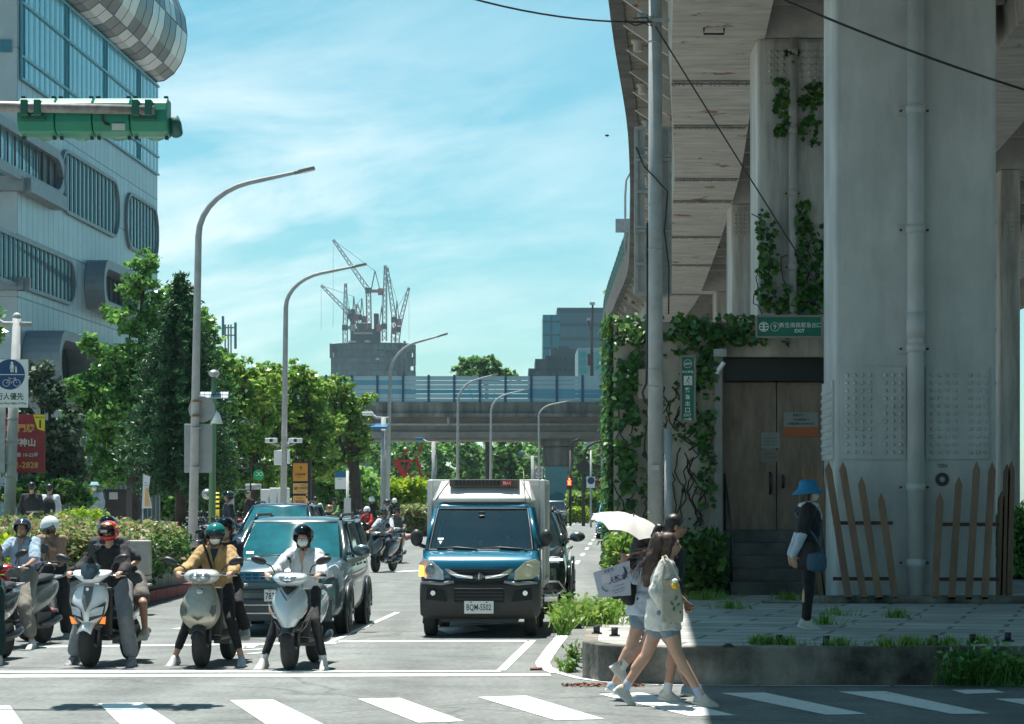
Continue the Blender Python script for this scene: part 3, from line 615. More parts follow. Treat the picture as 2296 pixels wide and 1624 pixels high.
for x0, x1, y0, y1 in ((781, 797, 764, 767), (817, 828, 763, 767), (792, 834, 745, 747.5), (842, 850, 802, 807)): c.box((wx(x0, D1), D1 + 1.4, wz(y1, D1)), (wx(x1, D1), D1 + 8, wz(y0, D1)))
c.build('concrete_band', slabm, T, world=True)
crane_r = M('crane_red', (.30, .10, .09), .6, var=.2, vs=.1); crane_w = M('crane_grey', (.22, .20, .21), .6, var=.2, vs=.1); cab_m = M('crane_cab', (.03, .05, .055), .6)
def lattice(c, p, q, w0, w1, step, th):
    p = Vector(p); q = Vector(q); d = (q - p); n = max(2, int(d.length / step)); d.normalize(); u = Vector((0, 1, 0)); v = d.cross(u).normalized()
    cor = lambda t, i: p.lerp(q, t) + (u * (1 if i in (1, 2) else -1) + v * (1 if i in (2, 3) else -1)) * (w0 + (w1 - w0) * t) / 2
    for i in range(4): c.bar(cor(0, i), cor(1, i), th)
    for k in range(n):
        for i in range(4):
            a, b = (i, (i + 1) % 4) if k % 2 else ((i + 1) % 4, i); c.bar(cor(k / n, a), cor((k + 1) / n, b), th * .65)
def crane(label, foot, top, jib, cj, dy, mat1, mat2, th=.38):
    """foot/top of the mast, jib tip and counter-jib end in photo pixels"""
    d = D1 + dy; P = lambda q: Vector(at(q[0], q[1], d)); o = thing('tower_crane', label, 'crane', P(foot), group='tower cranes on the unfinished tower')
    c = MB(); lattice(c, P(foot), P(top), 2.0, 2.0, 2.6, th); c.build('mast', mat1, o, world=True)
    c = MB(); lattice(c, P(top) + Vector((0, 0, .8)), P(jib), 2.0, .9, 2.4, th * .8); c.build('jib', mat2, o, world=True)
    t = P(top); e = P(cj); af = t + (e - t) * .55 + Vector((0, 0, 9.5))
    c = MB(); c.bar(t + Vector((0, 0, .4)), e + Vector((0, 0, .2)), 2.2, 1.3); c.box(e + Vector((-1.1, -1.2, -1.6)), e + Vector((1.1, 1.2, 1.4))); c.build('counter_jib', mat1, o, world=True)
    c = MB(); c.bar(t + (e - t) * .2, af, .45); c.bar(e, af, .35); c.bar(af, P(jib), .16); c.bar(P(jib), P((jib[0], foot[1] - 5)), .1); c.build('stay', cab_m, o, world=True)
    c = MB(); c.cbox(t + Vector((0, -1.6, .5)), (2.6, 2.2, 2.4)); c.build('cab', cab_m, o, world=True)
crane('tallest tower crane with red mast and jib raised steeply to the upper left', (828, 738), (826, 655), (747, 538), (853, 654), 4, crane_r, crane_w, .45)
crane('tower crane at the tower left edge with its jib standing almost upright', (774, 772), (774, 738), (775, 636), (790, 735), 2, crane_w, crane_w)
crane('low tower crane whose jib leans out past the left edge of the tower', (800, 745), (788, 712), (720, 640), (798, 712), 9, crane_r, crane_w, .42)
crane('tower crane right of centre with two tall upright booms side by side', (862, 765), (862, 735), (864, 595), (850, 735), 5, crane_r, crane_w, .42)
crane('red tower crane with slightly leaning boom in the right group', (882, 768), (884, 720), (868, 600), (895, 722), 8, crane_r, crane_w, .42)
crane('rightmost tower crane with boom leaning right over the tower edge', (890, 768), (893, 742), (917, 645), (884, 742), 12, crane_w, crane_w)
crane('short red tower crane in front of the dark steel core', (808, 740), (806, 715), (800, 682), (816, 716), 14, crane_r, crane_r)
def slabwin(name, label, boxes, mat, d, windows=None, wm=None, depth=20):
    o = thing(name, label, 'building', (wx((boxes[0][0] + boxes[0][1]) / 2, d), d + depth / 2, 0))
    for i, (x0, x1, y0) in enumerate(boxes):
        c = MB(); c.box((wx(x0, d), d + i * .15, 0), (wx(x1, d), d + depth, wz(y0, d))); w_ = c.build('wall', mat[i % len(mat)] if isinstance(mat, list) else mat, o, world=True)
    for (x0, x1, y0, y1) in windows or []:
        c = MB(); c.box((wx(x0, d), d - .25, wz(y1, d)), (wx(x1, d), d - .05, wz(y0, d))); c.build('window', wm, o, world=True)
    return o
teal = brickmat('teal_curtain_wall', (.006, .13, .18), (.008, .15, .20), (.008, .06, .08), 3.0, 3.4, .25, off=0, rough=.25, bump=0, axis='xz', dirt=.1)
teal2 = brickmat('blue_grey_curtain_wall', (.045, .105, .135), (.04, .095, .125), (.02, .06, .08), 40, 3.6, .5, off=0, rough=.3, bump=0, axis='xz', dirt=.1)
slabwin('office_tower', 'teal glass office tower beyond the viaduct with lower blue wing at left', [(1217, 1256, 706), (1249, 1420, 690)], [teal, teal2], 620)
gtw = M('grey_block', (.06, .085, .095), .8, var=.25, vs=.1); dw = M('dark_window', (.02, .035, .045), .3)
slabwin('stepped_building', 'grey stepped apartment block in front of the teal tower', [(1200, 1245, 805), (1222, 1298, 797), (1235, 1290, 783), (1185, 1205, 826), (1252, 1275, 776)], gtw, 470,
        [(x, x + 4, y, y + 7) for x in (1228, 1240, 1254, 1266, 1280) for y in (803, 815, 827)] + [(1204, 1207, y, y + 8) for y in (812, 824)], dw)
lb = M('pale_block', (.22, .32, .36), .7, var=.1, vs=.1)
slabwin('hotel_building', 'pale blue block with turquoise window bands beyond the viaduct', [(1296, 1420, 780)], lb, 420,
        [(1298 + 5 * i, 1301 + 5 * i, y, y + 12) for i in range(4) for y in (790, 808, 826)] + [(1324, 1338, y, y + 8) for y in (790, 806, 822)] + [(1341, 1358, y, y + 8) for y in (790, 806, 822)], M('turquoise_pane', (.03, .34, .33), .3))
o = thing('light_mast', 'tall slim mast with small lamps on the viaduct beside the teal tower', 'mast', at(1327, 842, 233))
c = MB(); c.tube([at(1327, 843, 233), at(1327, 745, 233), at(1329, 680, 233)], [.17, .13, .09], 8); c.tube([at(1327, 745, 233), at(1322, 735, 233), at(1320, 718, 233)], .07, 6); c.build('pole', M('dark_pole', (.09, .075, .065), .7), o, world=True)
c = MB(); c.cbox(at(1320, 716, 233), (.35, .3, .25)); c.build('lamp_head', steel, o, world=True); c = MB(); c.cbox(at(1328, 681, 233), (.5, .3, .25)); c.build('lamp_head', steel, o, world=True)
c = MB(); c.cbox(at(1324, 807, 232.8), (.55, .3, 1.1)); c.build('control_box', M('brown_box', (.10, .05, .04), .7), o, world=True)
# ================================================================ trees
bark = M('bark', (.075, .055, .042), .95, col2=(.03, .024, .02), vs=8, bump=.8, bs=20, stretch=(1, 1, .3))
L_broad = leafmat('leaf_broad', [(.035, .12, .03), (.07, .20, .04), (.13, .31, .06), (.24, .42, .11)], .4, .3)
L_yel = leafmat('leaf_fresh', [(.04, .13, .025), (.08, .22, .035), (.14, .31, .045), (.24, .39, .06), (.34, .36, .07)], .4, .35)
L_dark = leafmat('leaf_conifer', [(.012, .06, .022), (.022, .09, .028), (.045, .14, .035)], .2)
L_grey = leafmat('leaf_grey', [(.04, .075, .045), (.06, .10, .06), (.08, .13, .07)], .25)
L_far = leafmat('leaf_park', [(.03, .09, .025), (.06, .16, .035), (.11, .24, .045), (.18, .32, .07)], .4)
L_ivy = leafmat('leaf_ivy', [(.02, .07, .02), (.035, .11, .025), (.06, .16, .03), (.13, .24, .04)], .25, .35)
L_hedge = leafmat('leaf_hedge', [(.05, .12, .03), (.10, .20, .04), (.22, .30, .08), (.36, .32, .18), (.30, .17, .12)], .35)
L_lime = leafmat('leaf_lime', [(.08, .19, .012), (.15, .30, .012), (.26, .38, .012), (.34, .40, .02)], .4)
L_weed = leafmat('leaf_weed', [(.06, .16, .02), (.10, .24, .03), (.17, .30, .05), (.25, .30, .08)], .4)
L_red = leafmat('leaf_reddish', [(.09, .05, .03), (.14, .07, .045), (.08, .11, .04)], .3)
def clump_pts(blobs, dens, shell=.62):
    """points through a crown made of ellipsoid boughs: (c, r) list; denser towards each bough's skin, gaps between boughs"""
    out = []
    for (c, r) in blobs:
        k = int(dens * (r[0] * r[1] * r[2]) ** (2 / 3)); 
        if k < 4: continue
        # each bough is itself many twigs
        m = max(5, int(k / 26)); v = rng.normal(size=(m, 3)); v /= np.linalg.norm(v, axis=1)[:, None]; rad = rng.uniform(shell, 1.08, m)[:, None]
        tw = v * rad * np.array(r); q = tw[rng.integers(0, m, k)] + rng.normal(size=(k, 3)) * (np.mean(r) * .13 + .05) * np.array([1, 1, .6]); out.append(q + np.array(c))
    return np.concatenate(out)
def tree(label, px, spec, d, size=.16, dens=260, mat=None, base=None, dd=1., trunk=.3, group=None, name='tree', up=.5, limbs=True, sub=9, z0=0, ln=.62):
    """spec: (x, y, rx, ry) boughs in photo pixels at depth d; boughs get real depth"""
    mat = mat or L_broad; k = d / F; base = base if base is not None else px
    o = thing(name, label, 'tree', (wx(base, d), d, z0), group=group); blobs = []; r_ = random.Random(hash(label) % 9999 if 0 else len(label) * 7 + int(px))
    for (x, y, rx, ry) in spec:
        c = at(x, y, d); R0 = Vector((rx * k, (rx + ry) / 2 * k * dd, ry * k)); c.y += r_.uniform(-.4, .4) * R0.x
        blobs.append((tuple(c), tuple(x * .72 for x in R0)))
        for _ in range(sub):   # satellites break the outline
            v = Vector((r_.gauss(0, 1), r_.gauss(0, 1), r_.gauss(0, 1))).normalized(); s = r_.uniform(.28, .5)
            blobs.append((tuple(c + Vector((v.x * R0.x, v.y * R0.y, v.z * R0.z)) * r_.uniform(.6, .95)), tuple(x * s for x in R0)))
    P = clump_pts(blobs, dens / (size / .16) ** 2 * 1.35); P = P[P[:, 2] > z0 + .4]
    npmesh('crown', leaves(P, size, up, ln), 4, mat, o)
    top = min(s[1] for s in spec); cz = at(base, sum(s[1] for s in spec) / len(spec), d)
    c = MB(); b = Vector((wx(base, d), d, z0 - .1)); m = b.lerp(cz, .6) + Vector((.1, 0, 0)); c.tube([b, b.lerp(m, .5) + Vector((trunk * .3, 0, 0)), m, cz], [trunk, trunk * .8, trunk * .6, trunk * .35], 9)
    tk = c.build('trunk', bark, o, world=True)
    if limbs:
        c = MB()
        for (x, y, rx, ry) in spec[:14]:
            e = at(x, y, d); h = m.lerp(e, .5) + Vector((0, 0, -.1 * (e - m).length)); c.tube([m - Vector((0, 0, r_.uniform(0, .8))), h, e], [trunk * .4, trunk * .25, trunk * .08], 6)
        c.build('limb', bark, tk, world=False) if 0 else c.build('limb', bark, o, world=True)
    return o
tree('tall broadleaf tree with pale bright leaves in front of the office building', 300, [(325, 590, 30, 35), (318, 645, 50, 45), (370, 690, 45, 50), (290, 720, 50, 45), (440, 730, 45, 60), (380, 770, 60, 55), (230, 800, 45, 45), (300, 810, 70, 60), (470, 800, 40, 50), (200, 870, 50, 45), (270, 900, 80, 60), (180, 930, 40, 45), (240, 990, 70, 55), (420, 870, 60, 60), (330, 1010, 60, 55), (205, 765, 25, 25), (462, 745, 35, 40), (498, 830, 30, 45), (500, 900, 30, 50), (490, 980, 35, 50), (150, 870, 20, 24), (300, 950, 80, 60), (250, 860, 60, 50), (380, 940, 60, 60), (330, 860, 60, 60), (420, 800, 50, 50), (350, 720, 40, 50), (250, 1060, 70, 40), (360, 1075, 60, 35)], 78, .095, 300, L_broad, base=290, trunk=.28, sub=8)
# conifer: whorls of drooping sprays
def conifer(label, x, ytop, ybot, rx, d, base_y):
    k = d / F; o = thing('conifer', label, 'tree', (wx(x, d), d, .1)); P = []; c = MB(); H = wz(ytop, d); zb_ = wz(ybot, d); r_ = random.Random(5)
    nl = 34
    for i in range(nl):
        t = i / nl; z = H - (H - zb_) * t; rad = rx * k * (.06 + t ** .8) * (1 - .35 * max(0, t - .75) * 4); m = 9
        for j in range(m):
            a = j * 2 * math.pi / m + i * .7 + r_.uniform(-.2, .2); l = rad * r_.uniform(.7, 1.12); p0 = Vector((wx(x, d), d, z)); p1 = p0 + Vector((math.cos(a) * l, math.sin(a) * l, -l * .12 + r_.uniform(-.1, .12)))
            c.tube([p0, p0.lerp(p1, .5) + Vector((0, 0, .05 * l)), p1], [.035, .02, .008], 5, False)
            n = int(26 + l * 75); ts = rng.uniform(.15, 1.05, n)[:, None]; q = np.array(p0) + (np.array(p1) - np.array(p0)) * ts + rng.normal(size=(n, 3)) * np.array([.13, .13, .07]) * (.4 + l * .22); P.append(q)
    npmesh('crown', leaves(np.concatenate(P), .085, .2, .28), 4, L_dark, o)
    c.tube([(wx(x, d), d, 0), (wx(x, d), d, H)], [.2, .02], 8); c.build('trunk', bark, o, world=True)
conifer('dark green conifer with tiered drooping branches beside the nearest lamp post', 405, 622, 1110, 165, 70, 1150)
tree('round tree with yellow green leaves immediately right of the conifer', 560, [(545, 850, 45, 35), (510, 880, 40, 50), (500, 850, 30, 30), (600, 880, 55, 50), (520, 920, 50, 50), (570, 960, 60, 50), (520, 1010, 45, 45), (600, 1030, 50, 40), (545, 1075, 45, 30), (500, 1060, 50, 45), (580, 1090, 50, 30), (480, 960, 40, 60)], 96, .105, 280, L_yel, base=560, sub=10)
tree('broad spreading tree with yellow tips behind the second lamp post', 665, [(650, 845, 45, 38), (600, 850, 35, 30), (590, 930, 45, 60), (620, 990, 40, 50), (700, 870, 55, 45), (640, 920, 65, 55), (710, 940, 60, 55), (660, 1000, 60, 50), (720, 1020, 50, 50), (680, 1060, 60, 35), (610, 830, 30, 22)], 108, .11, 280, L_yel, base=690, sub=10)
tree('large leaning tree with dark bare trunk left of the viaduct', 780, [(760, 870, 40, 32), (790, 910, 42, 45), (750, 950, 55, 55), (800, 970, 32, 45), (770, 1010, 45, 35), (740, 1050, 40, 35), (795, 1020, 25, 25)], 120, .12, 280, L_yel, base=792, trunk=.4, sub=10)
tree('deep green shrub tree filling the gap beneath the yellow green trees', 600, [(520, 1040, 50, 40), (580, 1075, 55, 35), (640, 1080, 50, 35), (700, 1085, 55, 35), (760, 1090, 45, 35), (470, 1070, 40, 40)], 126, .2, 260, L_broad, sub=8, limbs=False)
tree('fine leaved grey green tree behind the blue pedestrian sign', 100, [(85, 830, 35, 25), (50, 860, 45, 35), (110, 890, 40, 35), (150, 960, 38, 45), (110, 1000, 60, 50), (165, 1040, 25, 40), (100, 1060, 55, 40), (40, 960, 50, 60), (20, 1030, 40, 50)], 64, .085, 560, L_grey, base=110, sub=8)
tree('dark glossy shrub behind the two walkers at the left', 120, [(110, 1090, 50, 30), (60, 1100, 50, 30), (150, 1105, 45, 32), (20, 1110, 40, 30), (180, 1115, 30, 26)], 63, .09, 560, L_ivy, base=110, sub=6, limbs=False, trunk=.12, name='shrub')
tree('leafy branch end poking in at the left border of the photo', 0, [(-12, 745, 18, 26), (-4, 705, 10, 14), (-30, 790, 20, 20)], 58, .1, 400, L_broad, base=-60, sub=6)
for lab, spec, d_, m_ in (
    ('park tree under the viaduct behind the red steel frame', [(850, 1010, 35, 30), (890, 1040, 40, 35), (860, 1070, 40, 35), (930, 1020, 35, 35), (910, 1080, 40, 30)], 262, L_far),
    ('park tree under the viaduct left of the third lamp post', [(960, 1010, 35, 30), (990, 1040, 40, 40), (970, 1080, 45, 35)], 270, L_broad),
    ('park tree under the viaduct between the middle lamp posts', [(1045, 1015, 40, 35), (1075, 1050, 45, 40), (1050, 1090, 45, 35)], 275, L_far),
    ('bright park tree under the viaduct left of the pier', [(1120, 1005, 40, 30), (1155, 1030, 45, 40), (1120, 1065, 45, 40), (1180, 1070, 35, 40)], 264, L_far),
    ('street tree seen right of the viaduct pier', [(1300, 1010, 30, 25), (1325, 1040, 30, 35), (1300, 1080, 30, 35)], 285, L_far),
    ('reddish tree beyond the traffic signals at right', [(1350, 1010, 22, 25), (1365, 1045, 25, 30), (1340, 1080, 25, 30)], 300, L_red),
    ('flat topped tree showing above the noise barrier', [(1040, 835, 32, 16), (1065, 815, 35, 16), (1095, 815, 32, 18), (1115, 838, 28, 16), (1075, 838, 40, 18), (1150, 845, 18, 8)], 262, L_far),
    ('wall of dark park trees closing the view beneath the viaduct', [(x, 1085 - (x // 37) % 3 * 14, 48, 42) for x in range(860, 1380, 52)] + [(x, 1030 - (x // 31) % 3 * 12, 50, 40) for x in range(880, 1330, 64)], 345, L_broad),
    ('backmost dark tree behind the pier', [(1215, 1040, 45, 50), (1260, 1060, 45, 60), (1200, 1100, 50, 40), (1020, 1100, 60, 30), (880, 1110, 60, 25)], 330, L_broad)):
    tree(lab, sum(s[0] for s in spec) / len(spec), spec, d_, .36, 330, m_, sub=8, trunk=.35, group='trees around the far viaduct')
# ================================================================ hedges and shrubs
def hedge(label, P, mat, size, dens, name='hedge', woodm=None, jag=.12, up=.4):
    """P = list of boxes (x0,x1,y0,y1,z0,z1): leaves over the outside of each, twiggy core inside"""
    x0, x1, y0, y1, z0, z1 = P[0]; o = thing(name, label, 'hedge' if name == 'hedge' else 'shrub', ((x0 + x1) / 2, (y0 + y1) / 2, z0)); pts = []
    for (x0, x1, y0, y1, z0, z1) in P:
        faces = [((x0, y0, z1), (x1 - x0, 0, 0), (0, y1 - y0, 0)), ((x0, y0, z0), (x1 - x0, 0, 0), (0, 0, z1 - z0)), ((x0, y0, z0), (0, y1 - y0, 0), (0, 0, z1 - z0)), ((x1, y0, z0), (0, y1 - y0, 0), (0, 0, z1 - z0))]
        for a, u, v in faces:
            ar = Vector(u).length * Vector(v).length; k = int(ar * dens); s = rng.uniform(0, 1, (k, 2)); q = np.array(a) + s[:, :1] * np.array(u) + s[:, 1:] * np.array(v)
            bump = np.sin(q[:, 0] * 3.1 + q[:, 1] * 1.3) * np.cos(q[:, 1] * 2.3 + q[:, 2] * 4) * jag
            q += rng.normal(size=(k, 3)) * jag * .6; q[:, 2] += bump; q[:, 1] -= bump * .6; pts.append(q)
    npmesh('foliage', leaves(np.concatenate(pts), size, up, .5), 4, mat, o)
    c = MB()
    for (x0, x1, y0, y1, z0, z1) in P:
        r_ = random.Random(3); ins = min(.22, (x1 - x0) * .3, (y1 - y0) * .3)
        for _ in range(int((x1 - x0 + .4) * (y1 - y0 + .4) * 9) + 6):
            b = Vector((r_.uniform(x0 + ins, x1 - ins), r_.uniform(y0 + ins, y1 - ins), z0)); c.tube([b, b + Vector((r_.uniform(-.15, .15), r_.uniform(-.15, .15), (z1 - z0) * .9))], [.025, .008], 4, False)
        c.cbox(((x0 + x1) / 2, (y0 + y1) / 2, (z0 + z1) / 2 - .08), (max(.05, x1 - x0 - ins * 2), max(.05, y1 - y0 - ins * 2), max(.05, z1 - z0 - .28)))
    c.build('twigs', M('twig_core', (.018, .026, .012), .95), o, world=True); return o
hedge('long low planter hedge of mixed green, pink and cream leaves behind the riders', [(-8.4, -6.35, 37.9, 46.5, .6, 1.22), (-10.6, -8.4, 41, 47, .4, 1.3), (-8.9, -8.0, 38.6, 41, .6, 1.27)], L_hedge, .062, 950, jag=.11)
hedge('bright yellow green shrub at the left end of the planter', [(-10.6, -7.75, 36.3, 38.2, .5, 1.05)], L_lime, .07, 900, jag=.12)
hedge('bright lime bush rising at the back of the planter hedge', [(-9.0, -8.1, 47.5, 48.5, .5, 1.42)], L_lime, .05, 900, jag=.1, name='shrub')
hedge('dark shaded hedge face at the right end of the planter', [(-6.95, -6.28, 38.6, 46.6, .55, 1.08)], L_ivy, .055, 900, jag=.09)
hedge('small clipped hedge on the bright pavement left of the delivery truck', [(wx(907, 122), wx(958, 122), 120, 124, .15, wz(1143, 122))], L_hedge, .14, 300, jag=.12)
hedge('clump of lime green bushes near the red steel frame', [(wx(862, 130), wx(945, 130), 129, 132, .15, wz(1090, 130))], L_lime, .15, 260, jag=.25)
hedge('flowering bush on the traffic island behind the far van', [(wx(1276, 200), wx(1345, 200), 199, 203, .1, wz(1112, 200))], L_weed, .2, 120, jag=.2)
hedge('low lime hedge on the traffic island next to the red light', [(wx(1276, 190), wx(1315, 190), 189, 191, .1, wz(1143, 190))], L_lime, .18, 160, jag=.12)
hedge('dark ground cover shrubs along the plaza behind the parked scooters', [(-30, -7.5, 126, 129, .15, 2.9)], L_broad, .22, 110, jag=.35)
hedge('green bush at right edge beyond the picket fence', [(wx(2262, 55), wx(2330, 55), 55, 57, .0, 1.4)], L_broad, .09, 320, jag=.15)
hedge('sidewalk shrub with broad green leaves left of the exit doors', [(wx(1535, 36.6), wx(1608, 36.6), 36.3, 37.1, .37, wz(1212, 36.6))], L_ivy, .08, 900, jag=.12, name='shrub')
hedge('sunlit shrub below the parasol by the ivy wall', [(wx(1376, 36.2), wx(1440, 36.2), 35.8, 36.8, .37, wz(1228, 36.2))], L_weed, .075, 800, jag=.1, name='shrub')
# planter walls
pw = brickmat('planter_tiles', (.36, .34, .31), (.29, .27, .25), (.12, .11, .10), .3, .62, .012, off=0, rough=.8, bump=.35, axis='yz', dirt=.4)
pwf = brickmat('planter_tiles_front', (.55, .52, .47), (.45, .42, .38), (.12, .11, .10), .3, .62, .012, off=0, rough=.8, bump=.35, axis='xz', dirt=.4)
o = thing('planter_wall', 'low tiled planter wall with pale cap behind the red kerb', 'wall', (-7, 42, 0))
c = MB()
def wseg(a, b, h, t): 
    A = Vector((*a, 0)); Bv = Vector((*b, 0)); d = (Bv - A).normalized(); n = Vector((-d.y, d.x, 0)) * t; c.add([A, Bv, Bv + n, A + n] + [v + Vector((0, 0, h)) for v in (A, Bv, Bv + n, A + n)], [(3, 2, 1, 0), (4, 5, 6, 7), (0, 1, 5, 4), (1, 2, 6, 5), (2, 3, 7, 6), (3, 0, 4, 7)])
wseg((-6.9, 37.2), (-6.38, 47.5), .56, .2); c.build('side_wall', pw, o, world=True)
c = MB(); wseg((-12, 37.2), (-6.93, 37.2), .56, .2); c.build('front_wall', pwf, o, world=True)
c = MB(); wseg((-6.88, 37.1), (-6.34, 47.55), .6, .28)
for i in range(4): x, y, z = c.v[i]; c.v[i] = (x, y, .563)
k0 = len(c.v); wseg((-12, 37.15), (-7.2, 37.15), .6, .28)
for i in range(4): x, y, z = c.v[k0 + i]; c.v[k0 + i] = (x, y, .563)
c.build('cap', conc_l, o, world=True)
c = MB(); c.box((wx(282, 38), 37.9, .55), (wx(332, 38), 38.4, wz(1212, 38))); o = c.build('planter_pillar', pwf, bevel=.02); props(o, 'square tiled pier standing inside the planter behind the scooter rider in black', 'pillar')
soil = M('soil', (.06, .045, .03), .95, var=.4, vs=6); c = MB(); c.slab([(-7.15, 37.45), (-6.6, 47.4), (-12, 47.4), (-12, 37.45)], .3, .5); props(c.build('soil', soil), kind='structure')
# ================================================================ emergency exit building
exb = M('beige_wall', (.50, .44, .37), .85, col2=(.36, .32, .27), vs=1.0, bump=.15, bs=8); stain(exb, .4)
DX = 37.6; zX = lambda y: wz(y, DX); xX = lambda x: wx(x, DX)
XBd = thing('exit_building', 'small beige emergency exit house covered in ivy with steel double doors', 'building', (xX(1600), 39, .37))
c = MB(); c.box((xX(1376), DX, .3), (xX(1622), DX + 2.4, zX(722)));  c.build('side_wall', exb, XBd, world=True)
c = MB(); c.box((xX(1622) + .01, DX + .01, zX(800)), (xX(1880), DX + 5, zX(722))); c.build('lintel', exb, XBd, world=True)
c = MB(); c.box((xX(1601), DX - .08, .36), (xX(1618), DX - .003, zX(800))); c.build('jamb', conc_l, XBd, world=True)
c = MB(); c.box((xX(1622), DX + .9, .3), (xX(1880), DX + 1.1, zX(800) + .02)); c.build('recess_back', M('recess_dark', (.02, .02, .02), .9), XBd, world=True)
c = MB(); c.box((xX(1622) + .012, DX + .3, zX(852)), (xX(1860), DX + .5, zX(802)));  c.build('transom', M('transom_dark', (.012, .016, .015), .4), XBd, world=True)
doorm = M('brushed_door', (.30, .225, .17), .45, metal=.3, col2=(.17, .125, .095), vs=1.8, bump=.1, stretch=(3, 1, .8)); zd = zX(1190)
for i, (a, b) in enumerate(((1626, 1749), (1751, 1856))):
    c = MB(); c.box((xX(a), DX + .55, zd), (xX(b), DX + .62, zX(853))); dr = c.build('door', doorm, XBd, bevel=.01, world=True)
    hx = 1735 if i == 0 else 1764
    c = MB(); x = xX(hx); c.tube([(x, DX + .55, zX(1107 if i == 0 else 1092)), (x, DX + .49, zX(1105 if i == 0 else 1090)), (x, DX + .49, zX(1063 if i == 0 else 1068)), (x, DX + .55, zX(1060 if i == 0 else 1066))], .022, 8); c.build('handle', dark, dr, world=True)
c = MB(); c.box((xX(1622), DX + .63, .36), (xX(1860), DX + .64, zX(800))); c.build('door_frame', dark, XBd, world=True)
stepm = M('stained_step', (.17, .16, .145), .9, col2=(.06, .058, .052), vs=1.5, bump=.5)
c = MB()
for i in range(5): c.box((xX(1624), DX + .54 - .32 * (5 - i) + .0, .3 if i == 0 else .37 + (zd - .37) * i / 5 + .002), (xX(1860), DX + .54 - .32 * (4 - i), .37 + (zd - .37) * (i + 1) / 5)); 
c.build('steps', stepm, XBd, bevel=.01, world=True)
c = MB(); c.tube([(xX(1628), DX - .9, .4), (xX(1628), DX - .9, 1.35), (xX(1628), DX + .3, 2.2), (xX(1628), DX + .3, 1.25)], .022, 8); c.build('handrail', dark, XBd, world=True)
c = MB(); c.cbox((xX(1612), DX - .12, zX(793)), (.2, .2, .12)); c.tube([(xX(1612), DX - .05, zX(800)), (xX(1612), DX - .2, zX(785))], .02, 6); c.build('floodlight', steel, XBd, world=True)
c = MB(); c.bar((xX(1604), DX - .15, zX(840)), (xX(1620), DX - .25, zX(815)), .05); c.build('tube_light', white, XBd, world=True)
c = MB(); c.box((xX(1430), DX - .16, zX(895)), (xX(1470), DX - .003, zX(828))); c.build('meter_box', M('beige_box', (.36, .30, .25), .6), XBd, bevel=.01, world=True)
def sheet(name, label, cat, x0, x1, y0, y1, d, mat, t=.03, border=None, lines=(), th=None, frame=None):
    """flat sign facing the camera, photo pixels -> board with raised lettering"""
    o = thing(name, label, cat, at((x0 + x1) / 2, (y0 + y1) / 2, d)); c = MB(); c.box((wx(x0, d), d, wz(y1, d)), (wx(x1, d), d + t, wz(y0, d))); c.build('board', mat, o, world=True)
    if frame:
        c = MB(); k = .02
        for a, b in (((x0, y0), (x1, y0)), ((x1, y0), (x1, y1)), ((x1, y1), (x0, y1)), ((x0, y1), (x0, y0))): c.bar(at(*a, d - .004), at(*b, d - .004), .03, .03)
        c.build('frame', frame, o, world=True)
    for (txt, x, y, h, m_, *opt) in lines:
        c = MB(); c.text(txt, at(x, y, d - .006), (1, 0, 0), (0, 0, 1), h * d / F, opt[0] if opt else 'CENTER', bold=opt[1] if len(opt) > 1 else .01, narrow=opt[2] if len(opt) > 2 else 1)
        if c.v: c.build('lettering', m_, o, world=True)
    return o
def ring(c, cx_, cy_, r, d, w=.15, n=24, y=-.007):
    p = at(cx_, cy_, d); r = r * d / F
    c.loft([[(p.x + q * math.cos(2 * math.pi * i / n), d + y, p.z + q * math.sin(2 * math.pi * i / n)) for i in range(n)] for q in (r, r * (1 - w))], True, False)
def disc(c, cx_, cy_, r, d, y=-.006, n=24):
    p = at(cx_, cy_, d); r = r * d / F; c.add([(p.x + r * math.cos(2 * math.pi * i / n), d + y, p.z + r * math.sin(2 * math.pi * i / n)) for i in range(n)], [tuple(range(n))])
wt = M('sign_white', (.72, .78, .74), .5); wtb = M('sign_white_bright', (.8, .8, .78), .5)
o = sheet('exit_sign', 'wide green exit sign with railway emblem and number 9 above the doors', 'sign', 1696, 1843, 709, 756, DX - .55, green, .12, frame=M('sign_frame', (.25, .24, .2), .6), lines=[('新生南路緊急出口', 1795, 729, 11.5, wt, 'CENTER', .005, .98), ('EXIT', 1793, 742, 8, wt, 'CENTER', .02)])
c = MB(); d_ = DX - .55; ring(c, 1712.5, 733, 11, d_, .14); ring(c, 1737.5, 733, 10, d_, .1); c.text('9', at(1737.5, 733, d_ - .007), (1, 0, 0), (0, 0, 1), 11 * d_ / F)
for y in (727, 733, 739): c.bar(at(1703, y, d_ - .01), at(1722, y, d_ - .01), .014)
c.bar(at(1712.5, 725, d_ - .01), at(1712.5, 743, d_ - .01), .02); c.build('emblem', wt, o, world=True)
o = sheet('exit_sign', 'tall narrow green sign #09 with running man and arrow on the ivy wall', 'sign', 1527, 1558, 799, 945, DX - .2, green, .06, frame=M('sign_frame', (.25, .24, .2), .6), lines=[('#09', 1542, 816, 7, wt), ('新生南路', 1542, 834, 6, wt)] + [(ch, 1542, y, 11, wt, 'CENTER', .02) for ch, y in zip('緊急出口', (875, 890, 905, 920))] + [('EXIT', 1542, 931, 6, wt)])
c = MB(); d_ = DX - .2; ring(c, 1542, 816, 9.5, d_, .1); c.box((wx(1533, d_), d_ - .008, wz(864, d_)), (wx(1552, d_), d_ - .004, wz(843, d_)))
c.bar(at(1533, 940, d_ - .01), at(1550, 940, d_ - .01), .012); c.bar(at(1545, 937, d_ - .01), at(1551, 940, d_ - .01), .012); c.bar(at(1545, 943, d_ - .01), at(1551, 940, d_ - .01), .012); c.build('symbol', wt, o, world=True)
